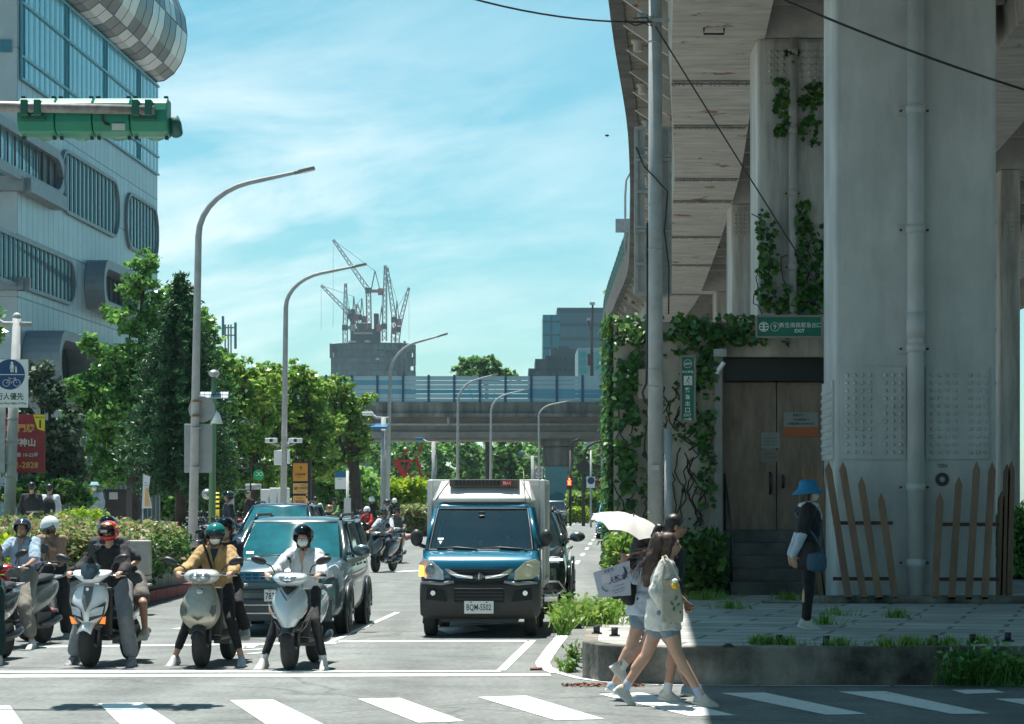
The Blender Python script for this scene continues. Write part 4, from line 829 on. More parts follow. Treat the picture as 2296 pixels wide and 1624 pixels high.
c = MB(); disc(c, 1544, 847, 2, d_, -.012)
for a, b in (((1543, 849), (1541, 855)), ((1543, 850), (1549, 852)), ((1543, 850), (1538, 853)), ((1541, 855), (1546, 859)), ((1546, 859), (1545, 863)), ((1541, 855), (1536, 861))): c.bar(at(*a, d_ - .012), at(*b, d_ - .012), .016, .006)
c.build('running_man', green, o, world=True)
orange = M('notice_orange', (.42, .12, .04), .7); ntm = M('notice_grey', (.26, .28, .26), .6); ink = M('notice_ink', (.05, .06, .06), .8)
sheet('notice', 'green, white and orange exit notice taped high on the right door', 'notice', 1757, 1834, 925, 978, DX + .54, ntm, .006, lines=[('緊急出口', 1790, 931, 6, ink), ('台北隧道段 9', 1796, 941, 6, ink), ('高鐵里程 TK004+358', 1796, 950, 6, ink)])
c = MB(); d_ = DX + .53; c.box((wx(1757, d_), d_ - .002, wz(979, d_)), (wx(1834, d_), d_, wz(958, d_))); k_ = c.build('notice_band', orange); k_.parent = [x for x in COL.objects if x.get('label', '').startswith('green, white and orange')][0]; k_.matrix_parent_inverse = wmat(k_.parent).inverted()
sheet('notice', 'small notice with orange heading on the left door above its handle', 'notice', 1707, 1748, 970, 1005, DX + .54, ntm, .006, lines=[('~2', 1727, 973, 4, orange), ('~9', 1727, 983, 3.5, ink), ('~9', 1727, 990, 3.5, ink), ('~9', 1727, 997, 3.5, ink)])
sheet('notice', 'faded grey notice stuck beside the lock', 'notice', 1706, 1744, 1010, 1036, DX + .54, M('notice_faded', (.20, .19, .17), .6), .006, lines=[('~8', 1727, 1018, 3, ink), ('~9', 1727, 1026, 3, ink)])
# ivy ----------------------------------------------------------------
def ivy(label, pieces, loc, size=.06, stems=0, mat=None, name='ivy', cat='ivy'):
    """pieces: (x0,x1,y0,y1,d,dens[,thick]) photo rectangles filled with wall-hugging leaves, edges thinned by noise"""
    o = thing(name, label, cat, loc); pts = []; from mathutils import noise
    for (x0, x1, y0, y1, d, dens, *th) in pieces:
        th = th[0] if th else .12; k = int((x1 - x0) * (y1 - y0) * (d / F) ** 2 * dens); s = rng.uniform(0, 1, (k, 2))
        for a, b in s:
            x = x0 + a * (x1 - x0); y = y0 + b * (y1 - y0); e = min(a, 1 - a, b, 1 - b)
            n_ = noise.noise(Vector((x * .045, y * .045, d))) + .5 * noise.noise(Vector((x * .13, y * .13, 3)))
            if n_ + e * 1.9 > .12: pts.append((wx(x, d), d - abs(random.gauss(0, th)) - .01, wz(y, d)))
    P = np.array(pts); nr = np.tile(np.array([[0, -1., .45]]), (len(P), 1)); npmesh('leaf_cover', leaves(P, size, .3, .75, nr), 4, mat or L_ivy, o)
    if stems:
        c = MB(); r_ = random.Random(8)
        for _ in range(stems):
            q = r_.choice(pieces); x = r_.uniform(q[0], q[1]); y = q[3]; d = q[4] - .012; pp = [at(x, y, d)]
            for _ in range(9): x += r_.uniform(-14, 14); y -= r_.uniform(3, (q[3] - q[2]) / 8); pp.append(at(x, max(q[2], y), d))
            c.tube(pp, .009, 4, False)
        c.build('vine_stem', M('vine', (.045, .03, .022), .9), o, world=True)
    return o
ivy('thick ivy hanging down the left corner of the exit house', [(1370, 1456, 706, 780, DX, 1100, .16), (1374, 1434, 770, 1000, DX, 1100, .13), (1380, 1428, 980, 1165, DX, 900, .12), (1430, 1470, 700, 1160, DX, 60, .05)], (xX(1400), DX, .37), .055, 10)
P_ = thing('ivy', 'ivy on the side edge of the exit house facing the street', 'ivy', (xX(1376), DX + 2.5, .37)); q = np.stack([xX(1376) - np.abs(rng.normal(size=5200)) * .05, DX + rng.uniform(0, 2.4, 5200), rng.uniform(.5, 4.7, 5200)], 1); npmesh('leaf_cover', leaves(q, .06, .3, .75, np.tile(np.array([[-1., 0, .4]]), (5200, 1))), 4, L_ivy, P_)
ivy('band of ivy along the roof edge of the exit house', [(1452, 1700, 708, 765, DX, 650, .16), (1488, 1600, 755, 800, DX, 260, .1), (1560, 1720, 735, 775, DX - .02, 480, .14), (1735, 1770, 752, 780, DX, 300, .08)], (xX(1600), DX, 4.5), .055)
ivy('column of ivy climbing beside the tall green sign', [(1562, 1608, 760, 900, DX, 600, .13), (1556, 1602, 890, 1000, DX, 500, .12), (1566, 1604, 990, 1140, DX, 500, .11), (1500, 1560, 940, 1010, DX, 90, .05)], (xX(1580), DX, .37), .052, 6)
ivy('thin bare creeper over the beige wall behind the utility pole', [(1440, 1560, 800, 960, DX, 22, .03), (1430, 1600, 960, 1180, DX, 22, .03)], (xX(1500), DX, .37), .05, 26)
ivy('ivy hanging high on the second pillar around its drain pipe', [(1735, 1772, 175, 305, 42.93, 420, .06), (1792, 1848, 188, 235, 42.93, 380, .06), (1790, 1838, 225, 335, 42.93, 330, .06), (1770, 1784, 90, 190, 42.8, 110, .03)], (wx(1780, 43), 42.9, 7), .065)
ivy('ivy climbing the lower half of the second pillar', [(1694, 1745, 500, 705, 42.93, 380, .07), (1700, 1735, 470, 520, 42.93, 150, .06), (1740, 1850, 640, 705, 42.93, 500, .08), (1782, 1815, 455, 705, 42.93, 520, .08), (1815, 1850, 500, 700, 42.93, 480, .08)], (wx(1780, 43), 42.9, 4), .065, 14)
ivy('leafy weeds hanging over the outer edge of the elevated road', [(1354, 1366, 640, 700, 150, 4, .3), (1352, 1362, 720, 760, 160, 4, .3), (1386, 1396, 620, 640, 110, 8, .2)], (5.3, 140, 11), .22, mat=L_weed)
# ================================================================ utility pole, sign frame and cables
o = thing('utility_pole', 'thick grey utility pole in front of the exit house', 'pole', (wx(1470, 35), 35, .37)); c = MB(); c.tube([(wx(1470, 35), 35, .37), (wx(1469, 35), 35, 10.8)], [.118, .092], 18); c.build('shaft', poleg, o, world=True)
for y in (830, 868, 1150, 40, 95, 460, 560):
    c = MB(); c.cyl(at(1469, y + 2, 35), at(1469, y - 2, 35), .112 if y > 500 else .104, n=16); c.build('strap', steel, o, world=True)
c = MB(); c.tube([at(1452, 500, 35), at(1451, 800, 35), at(1449, 860, 35.0), at(1440, 880, 35), at(1447, 905, 35)], .02, 6); c.build('conduit', dark, o, world=True)
c = MB(); c.box(at(1436, 50, 34.9) - Vector((0, .04, 0)), at(1500, 42, 34.9) + Vector((0, .04, 0))); c.cyl(at(1437, 44, 34.8), at(1437, 30, 34.8), .05, n=10); c.cyl(at(1447, 44, 34.8), at(1447, 33, 34.8), .05, n=10); c.build('bracket', steel, o, world=True)
c = MB(); c.box((wx(1462, 34.8), 34.86, wz(1055, 34.8)), (wx(1478, 34.8), 34.872, wz(1043, 34.8))); c.build('sticker', M('faded_sticker', (.5, .48, .46), .7), o, world=True)
o = thing('riser_pipe', 'short pale pipe strapped to the utility pole', 'pipe', (wx(1498, 34.9), 34.9, .37)); c = MB(); c.cyl((wx(1499, 34.9), 34.9, .37), (wx(1498, 34.9), 34.9, wz(963, 35)), .058, n=14); c.build('shaft', poleg, o, world=True)
o = thing('signboard', 'tall backside of a grey steel signboard frame behind the utility pole', 'sign', at(1464, 480, 35.3)); c = MB(); D_ = 35.2
for x in (1426, 1502): c.bar(at(x, 285, D_), at(x, 662, D_), .05, .06)
for y in (288, 350, 358, 430, 510, 518, 592, 658): c.bar(at(1424, y, D_ - .03), at(1505, y, D_ - .03), .05, .04)
c.build('frame', steel, o, world=True); c = MB(); c.box(at(1428, 658, D_ + .05), at(1446, 290, D_ + .08)); c.box(at(1478, 658, D_ + .05), at(1500, 290, D_ + .08)); c.build('panel', M('pale_panel', (.42, .42, .4), .6, var=.15), o, world=True)
def cable(label, pts, r=.014, cat='cable'):
    c = MB(); c.tube(pts, r, 6); o = c.build('cable', dark); return props(o, label, cat, 'overhead cables')
def sagc(a, b, s, n=10): a = Vector(a); b = Vector(b); return [a.lerp(b, i / n) - Vector((0, 0, s * 4 * (i / n) * (1 - i / n))) for i in range(n + 1)]
cable('overhead cable reaching the utility pole from the upper left sky', sagc(at(1040, -8, 33), at(1462, 50, 34.8), .1), .014)
cable('long cable slanting down from the utility pole to the ivy covered pillar', sagc(at(1470, 60, 34.7), at(1850, 665, 41), .02), .013)
cable('cable crossing in front of the huge pale pillar at the upper right', sagc(at(1700, -25, 30), at(2330, 212, 30), .06), .016)
cable('loose looping cable hanging beside the tall sign frame', [at(1426, 330, 35), at(1445, 375, 35), at(1465, 395, 34.8), at(1497, 430, 35), at(1490, 520, 35), at(1500, 600, 35), at(1499, 705, 35)], .012)
cable('wires coiled round the bracket near the top of the pole', [at(1400, 46, 34.8), at(1425, 58, 34.8), at(1445, 52, 34.7), at(1462, 60, 34.7), at(1450, 40, 34.7), at(1420, 42, 34.8)], .014)
c = MB(); c.tube([at(1362, 303, 60), at(1360.5, 304.5, 60), at(1359, 303.5, 60)], .03, 5); c.ell(at(1361, 304, 60), (.05, .03, .03)); props(c.build('bird', dark), 'tiny dark bird in the sky left of the sign frame', 'bird')
# ---------------------------------------------------------------- kerb stubs and pickets
stub = None
for i, (x, y, w_) in enumerate(((1297, 1410, 'by the tall weeds at the sunny kerb corner'), (1338, 1421, 'on the sunny kerb left of the walkers'), (1378, 1426, 'on the sunny kerb just behind the walkers'), (1447, 1434, 'on the kerb hidden among the walkers'), (1633, 1450, 'snapped low on the kerb right of the walkers'), (1747, 1444, 'on the shaded kerb left of the woman in the blue hat'), (1853, 1446, 'on the shaded kerb just right of the woman in the blue hat'), (2096, 1445, 'on the kerb below the big drain pipe'), (2181, 1442, 'on the kerb right of the big drain pipe'), (2260, 1438, 'rightmost on the kerb'))):
    p = gnd(x, y, .37)
    c = MB(); c.cyl((0, 0, 0), (0, 0, .09 if i != 4 else .03), .036, n=12); c.box((-.055, -.055, 0), (.055, .055, .012)); o = c.build('post_stub', dark); o.location = p; props(o, 'stubby black post ' + w_, 'post', 'black post stubs along the kerb')
wood = M('picket_wood', (.27, .175, .115), .9, col2=(.16, .10, .07), vs=5, bump=.5, bs=30, stretch=(1, 1, .15)); rail = M('rusty_rail', (.07, .035, .025), .8, var=.4, vs=15)
def pickets(label, xs, d, rails, x0r, x1r):
    o = thing('picket_fence', label, 'fence', at(sum(x[0] for x in xs) / len(xs), 1335, d))
    for (xt, xb, yt, yb) in xs:
        a = at(xb, yb, d); b = at(xt, yt, d); w_ = .05; u = Vector((1, 0, 0)); tip = b; b2 = b - Vector((0, 0, .12)); c = MB()
        c.plate([a - u * w_, a + u * w_, b2 + u * w_, tip, b2 - u * w_], (0, 1, 0), .03); c.build('picket', wood, o, bevel=.006, world=True)
    for y in rails: c = MB(); c.bar(at(x0r, y, d + .05), at(x1r, y, d + .05), .04, .05); c.build('rail', rail, o, world=True)
pickets('weathered wooden picket fence fanning out left of the big drain pipe', [(1858, 1903, 1034, 1343), (1890, 1938, 1034, 1343), (1932, 1972, 1068, 1345), (1976, 2008, 1104, 1342)], 33.6, (1173, 1298), 1868, 2002)
pickets('weathered wooden picket fence fanning out right of the big drain pipe', [(2108, 2096, 1104, 1342), (2150, 2134, 1068, 1345), (2190, 2172, 1034, 1345), (2225, 2208, 1036, 1345)], 33.6, (1176, 1299), 2100, 2240)
pickets('dark leaning pickets at the left foot of the pillar', [(1806, 1845, 1036, 1340), (1822, 1855, 1036, 1345), (1838, 1864, 1040, 1345)], 35.0, (1180,), 1822, 1862)
pickets('dark picket boards at the right corner of the pillar', [(2246, 2240, 1100, 1345), (2268, 2262, 1034, 1345), (2258, 2250, 1040, 1345)], 34.2, (1180,), 2238, 2275)
o = thing('road_kerb', 'low concrete divider on the road beyond the right pillar', 'divider', (9.5, 50, 0)); c = MB(); c.box((7.6, 40, 0), (14, 40.3, .25)); c.build('block', conc, o, bevel=.03, world=True)
# weeds on the island --------------------------------------------------
def grass(label, spots, mat, blade=.12, name='weeds', leafy=0, flat=.8):
    pts = []; V_ = []
    for (x, y, r, k) in spots:
        p = gnd(x, y, .37 if y < 1480 else 0); z = p.z; h = blade
        for _ in range(k):
            a = random.uniform(0, 6.28); q = random.gauss(0, r); b = Vector((p.x + q * math.cos(a), p.y + q * math.sin(a) * flat, z)); l = h * random.uniform(.5, 1.4); t = Vector((random.gauss(0, .4), random.gauss(0, .4), 1)).normalized() * l
            s = Vector((math.cos(a + 1), math.sin(a + 1), 0)) * .008; V_ += [b - s, b + s, b + t * .6 + s * .8, b + t]
            if leafy and random.random() < leafy: pts.append(b + t * random.uniform(.4, 1.1))
    Q_ = np.array([tuple(v) for v in V_])
    if pts: Q_ = np.concatenate([Q_, leaves(np.array([tuple(v) for v in pts]), .04, .6, .55)])
    return props(npmesh(name, Q_, 4, mat), label, 'weeds', kind='stuff')
grass('tall sunlit weeds spilling over the kerb corner', [(1345, 1398, .2, 330), (1310, 1404, .12, 160), (1370, 1380, .25, 240), (1335, 1385, .2, 240), (1400, 1368, .2, 100)], L_weed, .2, leafy=.9)
grass('yellowish weed tuft hanging over the very kerb corner', [(1272, 1408, .1, 160), (1288, 1398, .1, 120), (1262, 1425, .05, 80)], L_weed, .3, leafy=.95)
grass('small weed at the foot of the sunny kerb corner', [(1278, 1508, .06, 50), (1284, 1480, .05, 40)], L_weed, .16, leafy=.9)
grass('grass tufts in the paving joints near the woman in the blue hat', [(1770, 1345, .2, 200), (1850, 1400, .12, 80), (1580, 1345, .25, 200), (1640, 1365, .2, 120), (1600, 1340, .2, 160), (1880, 1380, .2, 60), (2010, 1385, .12, 120)], L_weed, .12)
grass('grass fringe along the back of the shaded kerb', [(1700, 1445, .08, 130), (1725, 1444, .08, 120), (1770, 1446, .08, 120), (1880, 1448, .09, 120), (1990, 1450, .1, 100), (2040, 1448, .1, 140), (2130, 1446, .1, 110), (2090, 1447, .1, 90), (2200, 1443, .08, 80)], L_weed, .09)
grass('dark bush of weeds growing at the foot of the kerb at the right', [(2210, 1539, .2, 420), (2250, 1539, .18, 380), (2160, 1539, .14, 160)], L_broad, .3, leafy=.9, flat=.12)
litter = M('dry_leaves', (.22, .10, .05), .9, var=.5, vs=20)
P = np.array([(random.uniform(wx(1262, 23.5), wx(1440, 23.5)), 23.5 + random.gauss(-.06, .07), .012) for _ in range(420)]); o = npmesh('dry_leaves', leaves(P, .022, 1.5, .6), 4, litter); props(o, kind='stuff', label='dry brown leaves gathered along the foot of the kerb')
# ================================================================ street lamps, signals and signs of the street
def lamp(label, xb, xt, ytop, ax, ay, xk=None, H=9.35):
    """curved arm lamp: base column xb, shaft top column xt, arm end (ax, ay)"""
    d = F * (H - CH) / (HY - ay); o = thing('street_lamp', label, 'street lamp', (wx(xb, d), d, .15), group='curved arm street lamps along the left pavement')
    p = [at(xb, HY + 1.7 * F / d, d), at(xt, ytop, d)]; dx = ax - xt; dy = ytop - ay
    for t in np.linspace(0, 1, 14)[1:]:
        # quarter-ellipse that flattens into a rising straight arm
        u = min(1, t * 1.9); an = u * R(72); X = xt + dx * .42 * (1 - math.cos(an)) / (1 - math.cos(R(72))) ; Y = ytop - dy * .78 * math.sin(an) / math.sin(R(72))
        if t > 1 / 1.9: s = (t - 1 / 1.9) / (1 - 1 / 1.9); X = xt + dx * (.42 + .43 * s); Y = ytop - dy * (.78 + .16 * s)
        p.append(at(X, Y, d))
    n = len(p); c = MB(); c.tube(p, [.115, .075] + [.07 - .035 * i / n for i in range(n - 2)], 14); c.build('pole', poleg, o, world=True)
    a = p[-1]; b = at(ax, ay, d); u = (b - a).normalized(); c = MB(); w_ = .42
    c.tube([a - u * .08, a + u * .05], .05, 10); c.bar(a + u * .02, b, .2, .075); hd = c.build('lamp_head', M('lamp_head_grey', (.22, .22, .21), .5), o, bevel=.03, world=True)
    c = MB(); c.bar(a + u * .12 + Vector((0, 0, -.046)), b - u * .03 + Vector((0, 0, -.046)), .15, .012); c.build('led_panel', lampglow, hd, world=True); return d
dl1 = lamp('nearest and tallest curved street lamp rising behind the planter hedge', 431, 445, 530, 706, 377)
dl2 = lamp('second curved street lamp, carrying two cameras', 634, 641, 690, 822, 592)
lamp('third curved street lamp, in front of the construction tower', 866, 875, 845, 1004, 748)
lamp('fourth curved street lamp, against the left part of the viaduct', 1025, 1027, 905, 1117, 838)
lamp('fifth curved street lamp, in the middle of the viaduct', 1100, 1101, 925, 1182, 873)
lamp('sixth and smallest curved street lamp, just left of the viaduct pier', 1210, 1208, 935, 1284, 898)
gb_ = M('sign_back', (.36, .37, .36), .5, metal=.3, var=.1)
o = thing('traffic_sign', 'back of a round traffic sign on the nearest street lamp', 'sign', at(450, 918, dl1)); c = MB(); p = at(452, 918, dl1 + .14); c.tube([p, p + Vector((0, .02, 0))], .3, 28); c.build('board', gb_, o, world=True); c = MB(); c.cyl(at(440, 902, dl1), at(440, 899, dl1), .13); c.cyl(at(440, 935, dl1), at(440, 932, dl1), .13); c.build('strap', M('rusty_strap', (.25, .12, .05), .7), o, world=True)
o = thing('traffic_sign', 'tall rectangular back of a sign plate low on the nearest street lamp', 'sign', at(445, 1005, dl1)); c = MB(); c.box(at(413, 1060, dl1 + .13), at(476, 951, dl1 + .16)); c.build('board', gb_, o, bevel=.01, world=True); c = MB(); c.cyl(at(440, 962, dl1), at(440, 958, dl1), .12); c.cyl(at(438, 1050, dl1), at(438, 1046, dl1), .12); c.build('strap', steel, o, world=True)
for lab, x, s_ in (('white surveillance camera on the left bracket of the second lamp', 608, -1), ('white surveillance camera on the right bracket of the second lamp', 662, 1)):
    o = thing('camera', lab, 'camera', at(x, 988, dl2)); c = MB(); c.cbox(at(x, 988, dl2), (.26, .5, .15), Matrix.Rotation(R(-25 * s_), 3, 'Z')); c.build('housing', white, o, bevel=.02, world=True)
    c = MB(); c.bar(at(x, 995, dl2), at(637, 1003, dl2), .05); c.bar(at(x, 995, dl2), at(x, 990, dl2), .05); c.build('bracket', steel, o, world=True)
    c = MB(); c.cbox(at(x, 988, dl2 - .26), (.1, .03, .1)); c.build('lens', dark, o, world=True)
for lab, a, b in (('large pale control box on the left side of the second lamp', (614, 1010), (634, 1043)), ('slim pale control box on the right side of the second lamp', (643, 1010), (650, 1040))):
    c = MB(); c.box(at(a[0], b[1], dl2 - .1), at(b[0], a[1], dl2 + .15)); props(c.build('control_box', white, bevel=.02), lab, 'control box')
# traffic signal seen from behind, on an arm from the left
ds_ = 22.3; tg = M('signal_green', (.004, .22, .13), .4, var=.12, vs=6, coat=.2)
o = thing('traffic_signal', 'green four lamp traffic signal seen from behind on a grey arm', 'traffic signal', at(-120, 1500, ds_))
X_ = lambda x: wx(x, ds_); Z_ = lambda y: wz(y, ds_)
c = MB(); za, zb2 = Z_(305), Z_(222); r_ = .10
for i in range(4):
    a = X_(44 + i * 84); b = X_(44 + (i + 1) * 84) - .006; rr = []
    for x in (a, a + .012, b - .012, b):
        k = .975 if x in (a, b) else 1; cz = (za + zb2) / 2; h = (zb2 - za) / 2 * k
        rr.append([(x, ds_ + y, cz + h * z) for y, z in ((0.05, -1), (.16, -1), (.16, 1), (-.02, 1), (-.10, .72), (-.13, .3), (-.13, -.35), (-.08, -.85))])
    c.loft(rr)
hs = c.build('housing', tg, o, bevel=.012, world=True, auto=False)
c = MB()
for i in range(4):
    x = X_(86 + i * 84); c.tube([(x, ds_ + .16, (za + zb2) / 2), (x, ds_ + .36, (za + zb2) / 2 - .02)], .15, 18)
c.build('visor', tg, o, world=True)
c = MB(); c.tube([(X_(383), ds_ + .1, Z_(262)), (X_(389), ds_ + .1, Z_(275)), (X_(389), ds_ + .2, Z_(292))], .06, 12); c.build('end_cap', M('dull_green', (.02, .12, .10), .5), o, world=True)
c = MB()
for i in range(4):
    for k in (-1, 1):
        x = X_(86 + i * 84) + k * .14; c.cbox((x, ds_ + .02, zb2 + .01), (.035, .05, .03)); c.cbox((x, ds_ + .06, za - .012), (.03, .05, .03))
c.build('latch', dark, o, world=True)
c = MB(); c.tube([(-9.5, ds_ - .22, Z_(241)), (X_(20), ds_ - .22, Z_(248)), (X_(354), ds_ - .22, Z_(256))], [.07, .05, .042], 14); c.tube([(-9.5, ds_ - .22, 0), (-9.5, ds_ - .22, 6.2)], .1, 14); c.build('mast', M('arm_steel', (.34, .34, .33), .55, metal=.3, col2=(.22, .17, .14), vs=12), o, world=True)
for x in (82, 328):
    c = MB(); 
    for k in (-.06, .06): c.box((X_(x) + k - .03, ds_ - .3, Z_(268)), (X_(x) + k + .03, ds_ - .1, Z_(235)))
    c.box((X_(x) - .11, ds_ - .17, Z_(275)), (X_(x) + .11, ds_ - .13, Z_(264))); c.build('bracket', M('bracket_green', (.008, .11, .075), .5), o, bevel=.006, world=True)
c = MB(); c.box((X_(257), ds_ - .15, Z_(297)), (X_(286), ds_ - .135, Z_(283))); c.build('label_plate', M('pale_label', (.55, .56, .5), .6), o, world=True); c = MB(); c.tube([(X_(238), ds_ - .2, Z_(262)), (X_(236), ds_ - .15, Z_(275)), (X_(242), ds_ - .14, Z_(284)), (X_(252), ds_ - .14, Z_(285))], .012, 6); c.build('wire', dark, o, world=True)
# sign pole at the left --------------------------------------------------
dp = 43.; o = thing('sign_pole', 'grey sign pole with a short cross arm at the left edge', 'pole', (wx(17, dp), dp, .1)); c = MB(); c.tube([(wx(14, dp), dp, .1), at(38, 712, dp)], [.12, .075], 14); c.tube([at(-40, 690, dp), at(-8, 718, dp), at(8, 727, dp), at(72, 728, dp)], .05, 10); c.ell(at(38, 711, dp), .08); c.build('shaft', poleg, o, world=True)
for y in (940, 990, 1040, 1070, 1110): c = MB(); q = 38 - (y - 712) * .047; c.cyl(at(q, y + 2, dp), at(q, y - 2, dp), .115); c.build('strap', steel, o, world=True)
c = MB(); c.box((wx(-3, dp), dp - .12, wz(1060, dp)), (wx(14, dp), dp - .04, wz(915, dp))); c.build('cable_box', steel, o, world=True)
bl = M('sign_blue', (.006, .055, .17), .5)
o = sheet('pedestrian_sign', 'white sign with blue disc showing walkers over a bicycle on the left pole', 'sign', -20, 63, 806, 914, dp - .25, wtb, .02, lines=[('行人優先', 22, 889, 16, ink, 'CENTER', .01, .92), ('Pedestrians Have Right of Way', 18, 905, 6.5, ink, 'CENTER', .01, .95)])
c = MB(); d_ = dp - .25; disc(c, 22, 840, 34, d_, -.004, 40); c.build('blue_disc', bl, o, world=True)
c = MB(); c.box((wx(-11, d_), d_ - .009, wz(841, d_)), (wx(55, d_), d_ - .006, wz(839.4, d_))); disc(c, 27, 814, 3, d_, -.009)
for a, b, w_ in (((27, 817), (27, 826), .05), ((25, 826), (25, 835), .022), ((29, 826), (29, 835), .022), ((23, 818), (22, 827), .016), ((31, 818), (32, 827), .016), ((36, 826), (36, 830), .03), ((35, 830), (35, 836), .014), ((37, 830), (37, 836), .014)): c.bar(at(*a, d_ - .01), at(*b, d_ - .01), w_, .004)
disc(c, 36, 823.5, 1.8, d_, -.009); ring(c, 14, 859, 8, d_, .13, y=-.01); ring(c, 38, 859, 8, d_, .13, y=-.01)
for a, b in (((14, 859), (21, 849)), ((21, 849), (34, 849)), ((34, 849), (38, 859)), ((21, 849), (26, 859)), ((26, 859), (34, 849)), ((14, 859), (26, 859)), ((33, 845), (36, 853)), ((18, 847), (23, 847))): c.bar(at(*a, d_ - .01), at(*b, d_ - .01), .012, .004)
c.build('symbol', wtb, o, world=True)
redb = M('poster_red', (.30, .018, .03), .5, col2=(.18, .012, .02), vs=1.5); gold = M('poster_gold', (.62, .33, .10), .5); silver = M('poster_silver', (.55, .55, .52), .5); yel = M('poster_yellow', (.75, .60, .02), .5)
o = sheet('advert_board', 'dark red property advert with gold Chinese lettering behind the left pole', 'sign', -60, 101, 929, 1060, dp + .3, redb, .03, lines=[('正大安門牌', 30, 960, 19, gold, 'CENTER', .03), ('護國神山', 42, 992, 19, silver, 'CENTER', .03), ('耐震 10-22坪', 56, 1020, 10, silver, 'CENTER', .01), ('72-2828', 55, 1043, 14, gold, 'CENTER', .02)])
c = MB(); d_ = dp + .3; c.plate([at(74, 930, d_ - .004), at(101, 930, d_ - .004), at(100, 967, d_ - .004), at(84, 962, d_ - .004)], (0, 1, 0), .003); c.build('yellow_corner', yel, o, world=True)
c = MB(); c.text('1', at(90, 951, d_ - .008), (1, 0, 0), (0, 0, 1), 18 * d_ / F, bold=.04); c.text('忠孝新生站', at(87, 936, d_ - .008), (1, 0, 0), (0, 0, 1), 5 * d_ / F); c.build('lettering', ink, o, world=True)
# solar lamp
dq = 62.; gp = M('green_pole', (.10, .22, .10), .5); o = thing('solar_lamp', 'green post with wind turbine, solar panel and hanging lamp', 'street lamp', (wx(474, dq), dq, .15)); c = MB(); c.tube([(wx(474, dq), dq, .1), at(479, 900, dq), at(480, 838, dq)], [.1, .075, .05], 12); c.build('post', gp, o, world=True)
c = MB(); c.plate([at(447, 891, dq - .2), at(511, 892, dq - .2), at(512, 879, dq + .1), at(449, 879, dq + .1)], (0, .5, -.6), .03); sp_ = c.build('solar_panel', M('solar_cell', (.42, .50, .56), .3, col2=(.25, .32, .38), vs=30), o, world=True)
c = MB(); 
for i in range(7): x = 449 + i * 10; c.bar(at(x, 891, dq - .22), at(x, 879.5, dq + .08), .012)
c.bar(at(448, 885, dq - .08), at(511, 885, dq - .08), .012); c.build('cell_line', ink, sp_, world=False) if 0 else c.build('cell_line', ink, o, world=True)
c = MB(); c.ell(at(480, 838, dq), (.14, .3, .1)); 
for a in ((500, 821), (462, 833), (486, 850)): c.plate([at(480, 836, dq - .2), at((480 + a[0]) / 2 + 2, (836 + a[1]) / 2 - 3, dq - .2), at(*a, dq - .2), at((480 + a[0]) / 2, (836 + a[1]) / 2 + 2, dq - .2)], (0, 1, 0), .02)
c.build('turbine', steel, o, world=True)
c = MB(); c.tube([at(486, 924, dq), at(486, 932, dq), at(486, 950, dq)], [.05, .09, .16], 16); c.tube([at(480, 924, dq), at(486, 922, dq), at(486, 926, dq)], .03, 8); c.build('lamp_shade', white, o, world=True)
# smaller items: (name,label,cat,x0,x1,y0,y1,d)
orange_b = M('parking_orange', (.60, .26, .03), .5)
o = sheet('parking_sign', 'tall dark parking board with orange and cream panels', 'sign', 654, 697, 1034, 1150, 82, dark, .2)
for (y0, y1, m_, ls) in ((1039, 1079, orange_b, [('T', 675, 1051, 8), ('又強停車', 673, 1064, 6), ('~7', 673, 1071, 2.2)]), (1084, 1107, M('parking_cream', (.66, .38, .12), .5), [('60', 664, 1095, 7), ('290元', 681, 1095, 7), ('~5', 681, 1088, 2.5), ('~9', 674, 1103, 2.2)]), (1112, 1132, M('parking_cream', (.66, .38, .12), .5), [('~4', 672, 1117, 3.5), ('3000', 672, 1126, 8)])):
    c = MB(); c.box((wx(657, 82), 81.96, wz(y1, 82)), (wx(690, 82), 81.99, wz(y0, 82))); p_ = c.build('panel', m_, o, world=True)
    for (t, x, y, h) in ls: c = MB(); c.text(t, at(x, y, 81.94), (1, 0, 0), (0, 0, 1), h * 82 / F, bold=.02); c.build('lettering', ink if t != '3000' else M('price_red', (.4, .02, .02), .5), o, world=True)
o = sheet('bus_stop_sign', 'blue and white bus stop panel on a slim grey pole', 'sign', 751, 776, 1057, 1097, 78, wtb, .05, lines=[('~4', 763, 1063, 3, wtb), ('~5', 763, 1075, 2, ink)])
c = MB(); c.box((wx(751, 78), 77.985, wz(1071, 78)), (wx(776, 78), 77.995, wz(1057, 78))); c.build('header', M('stop_blue', (.01, .16, .28), .5), o, world=True); c = MB(); c.cyl((wx(779, 78), 78, .1), at(779, 1056, 78), .045); c.box((wx(765 + 7, 78), 77.8, .15), (wx(786, 78), 78.2, wz(1117, 78))); c.build('pole', M('stop_grey', (.55, .56, .56), .5), o, world=True)
o = thing('round_sign', 'round green shop sign with white infinity loop', 'sign', at(580, 1065, 84)); c = MB(); c.tube([at(580, 1065, 84), at(580, 1065, 84.05)], .19, 28); c.build('disc', M('shop_green', (.01, .36, .14), .5), o, world=True); c = MB(); ring(c, 575.5, 1063, 4.5, 84, .3, 14, -.01); ring(c, 584.5, 1063, 4.5, 84, .3, 14, -.01); c.build('symbol', wtb, o, world=True)
o = thing('sign_gantry', 'thin dark frame holding the round green sign', 'frame', at(600, 1100, 84.1)); c = MB(); c.bar(at(562, 1041, 84.1), at(662, 1041, 84.1), .05); c.bar(at(562, 1125, 84.1), at(562, 1041, 84.1), .05); c.bar(at(632, 1125, 84.1), at(632, 1041, 84.1), .05); c.bar(at(580, 1052, 84.1), at(580, 1041, 84.1), .03); c.build('bar', dark, o, world=True)
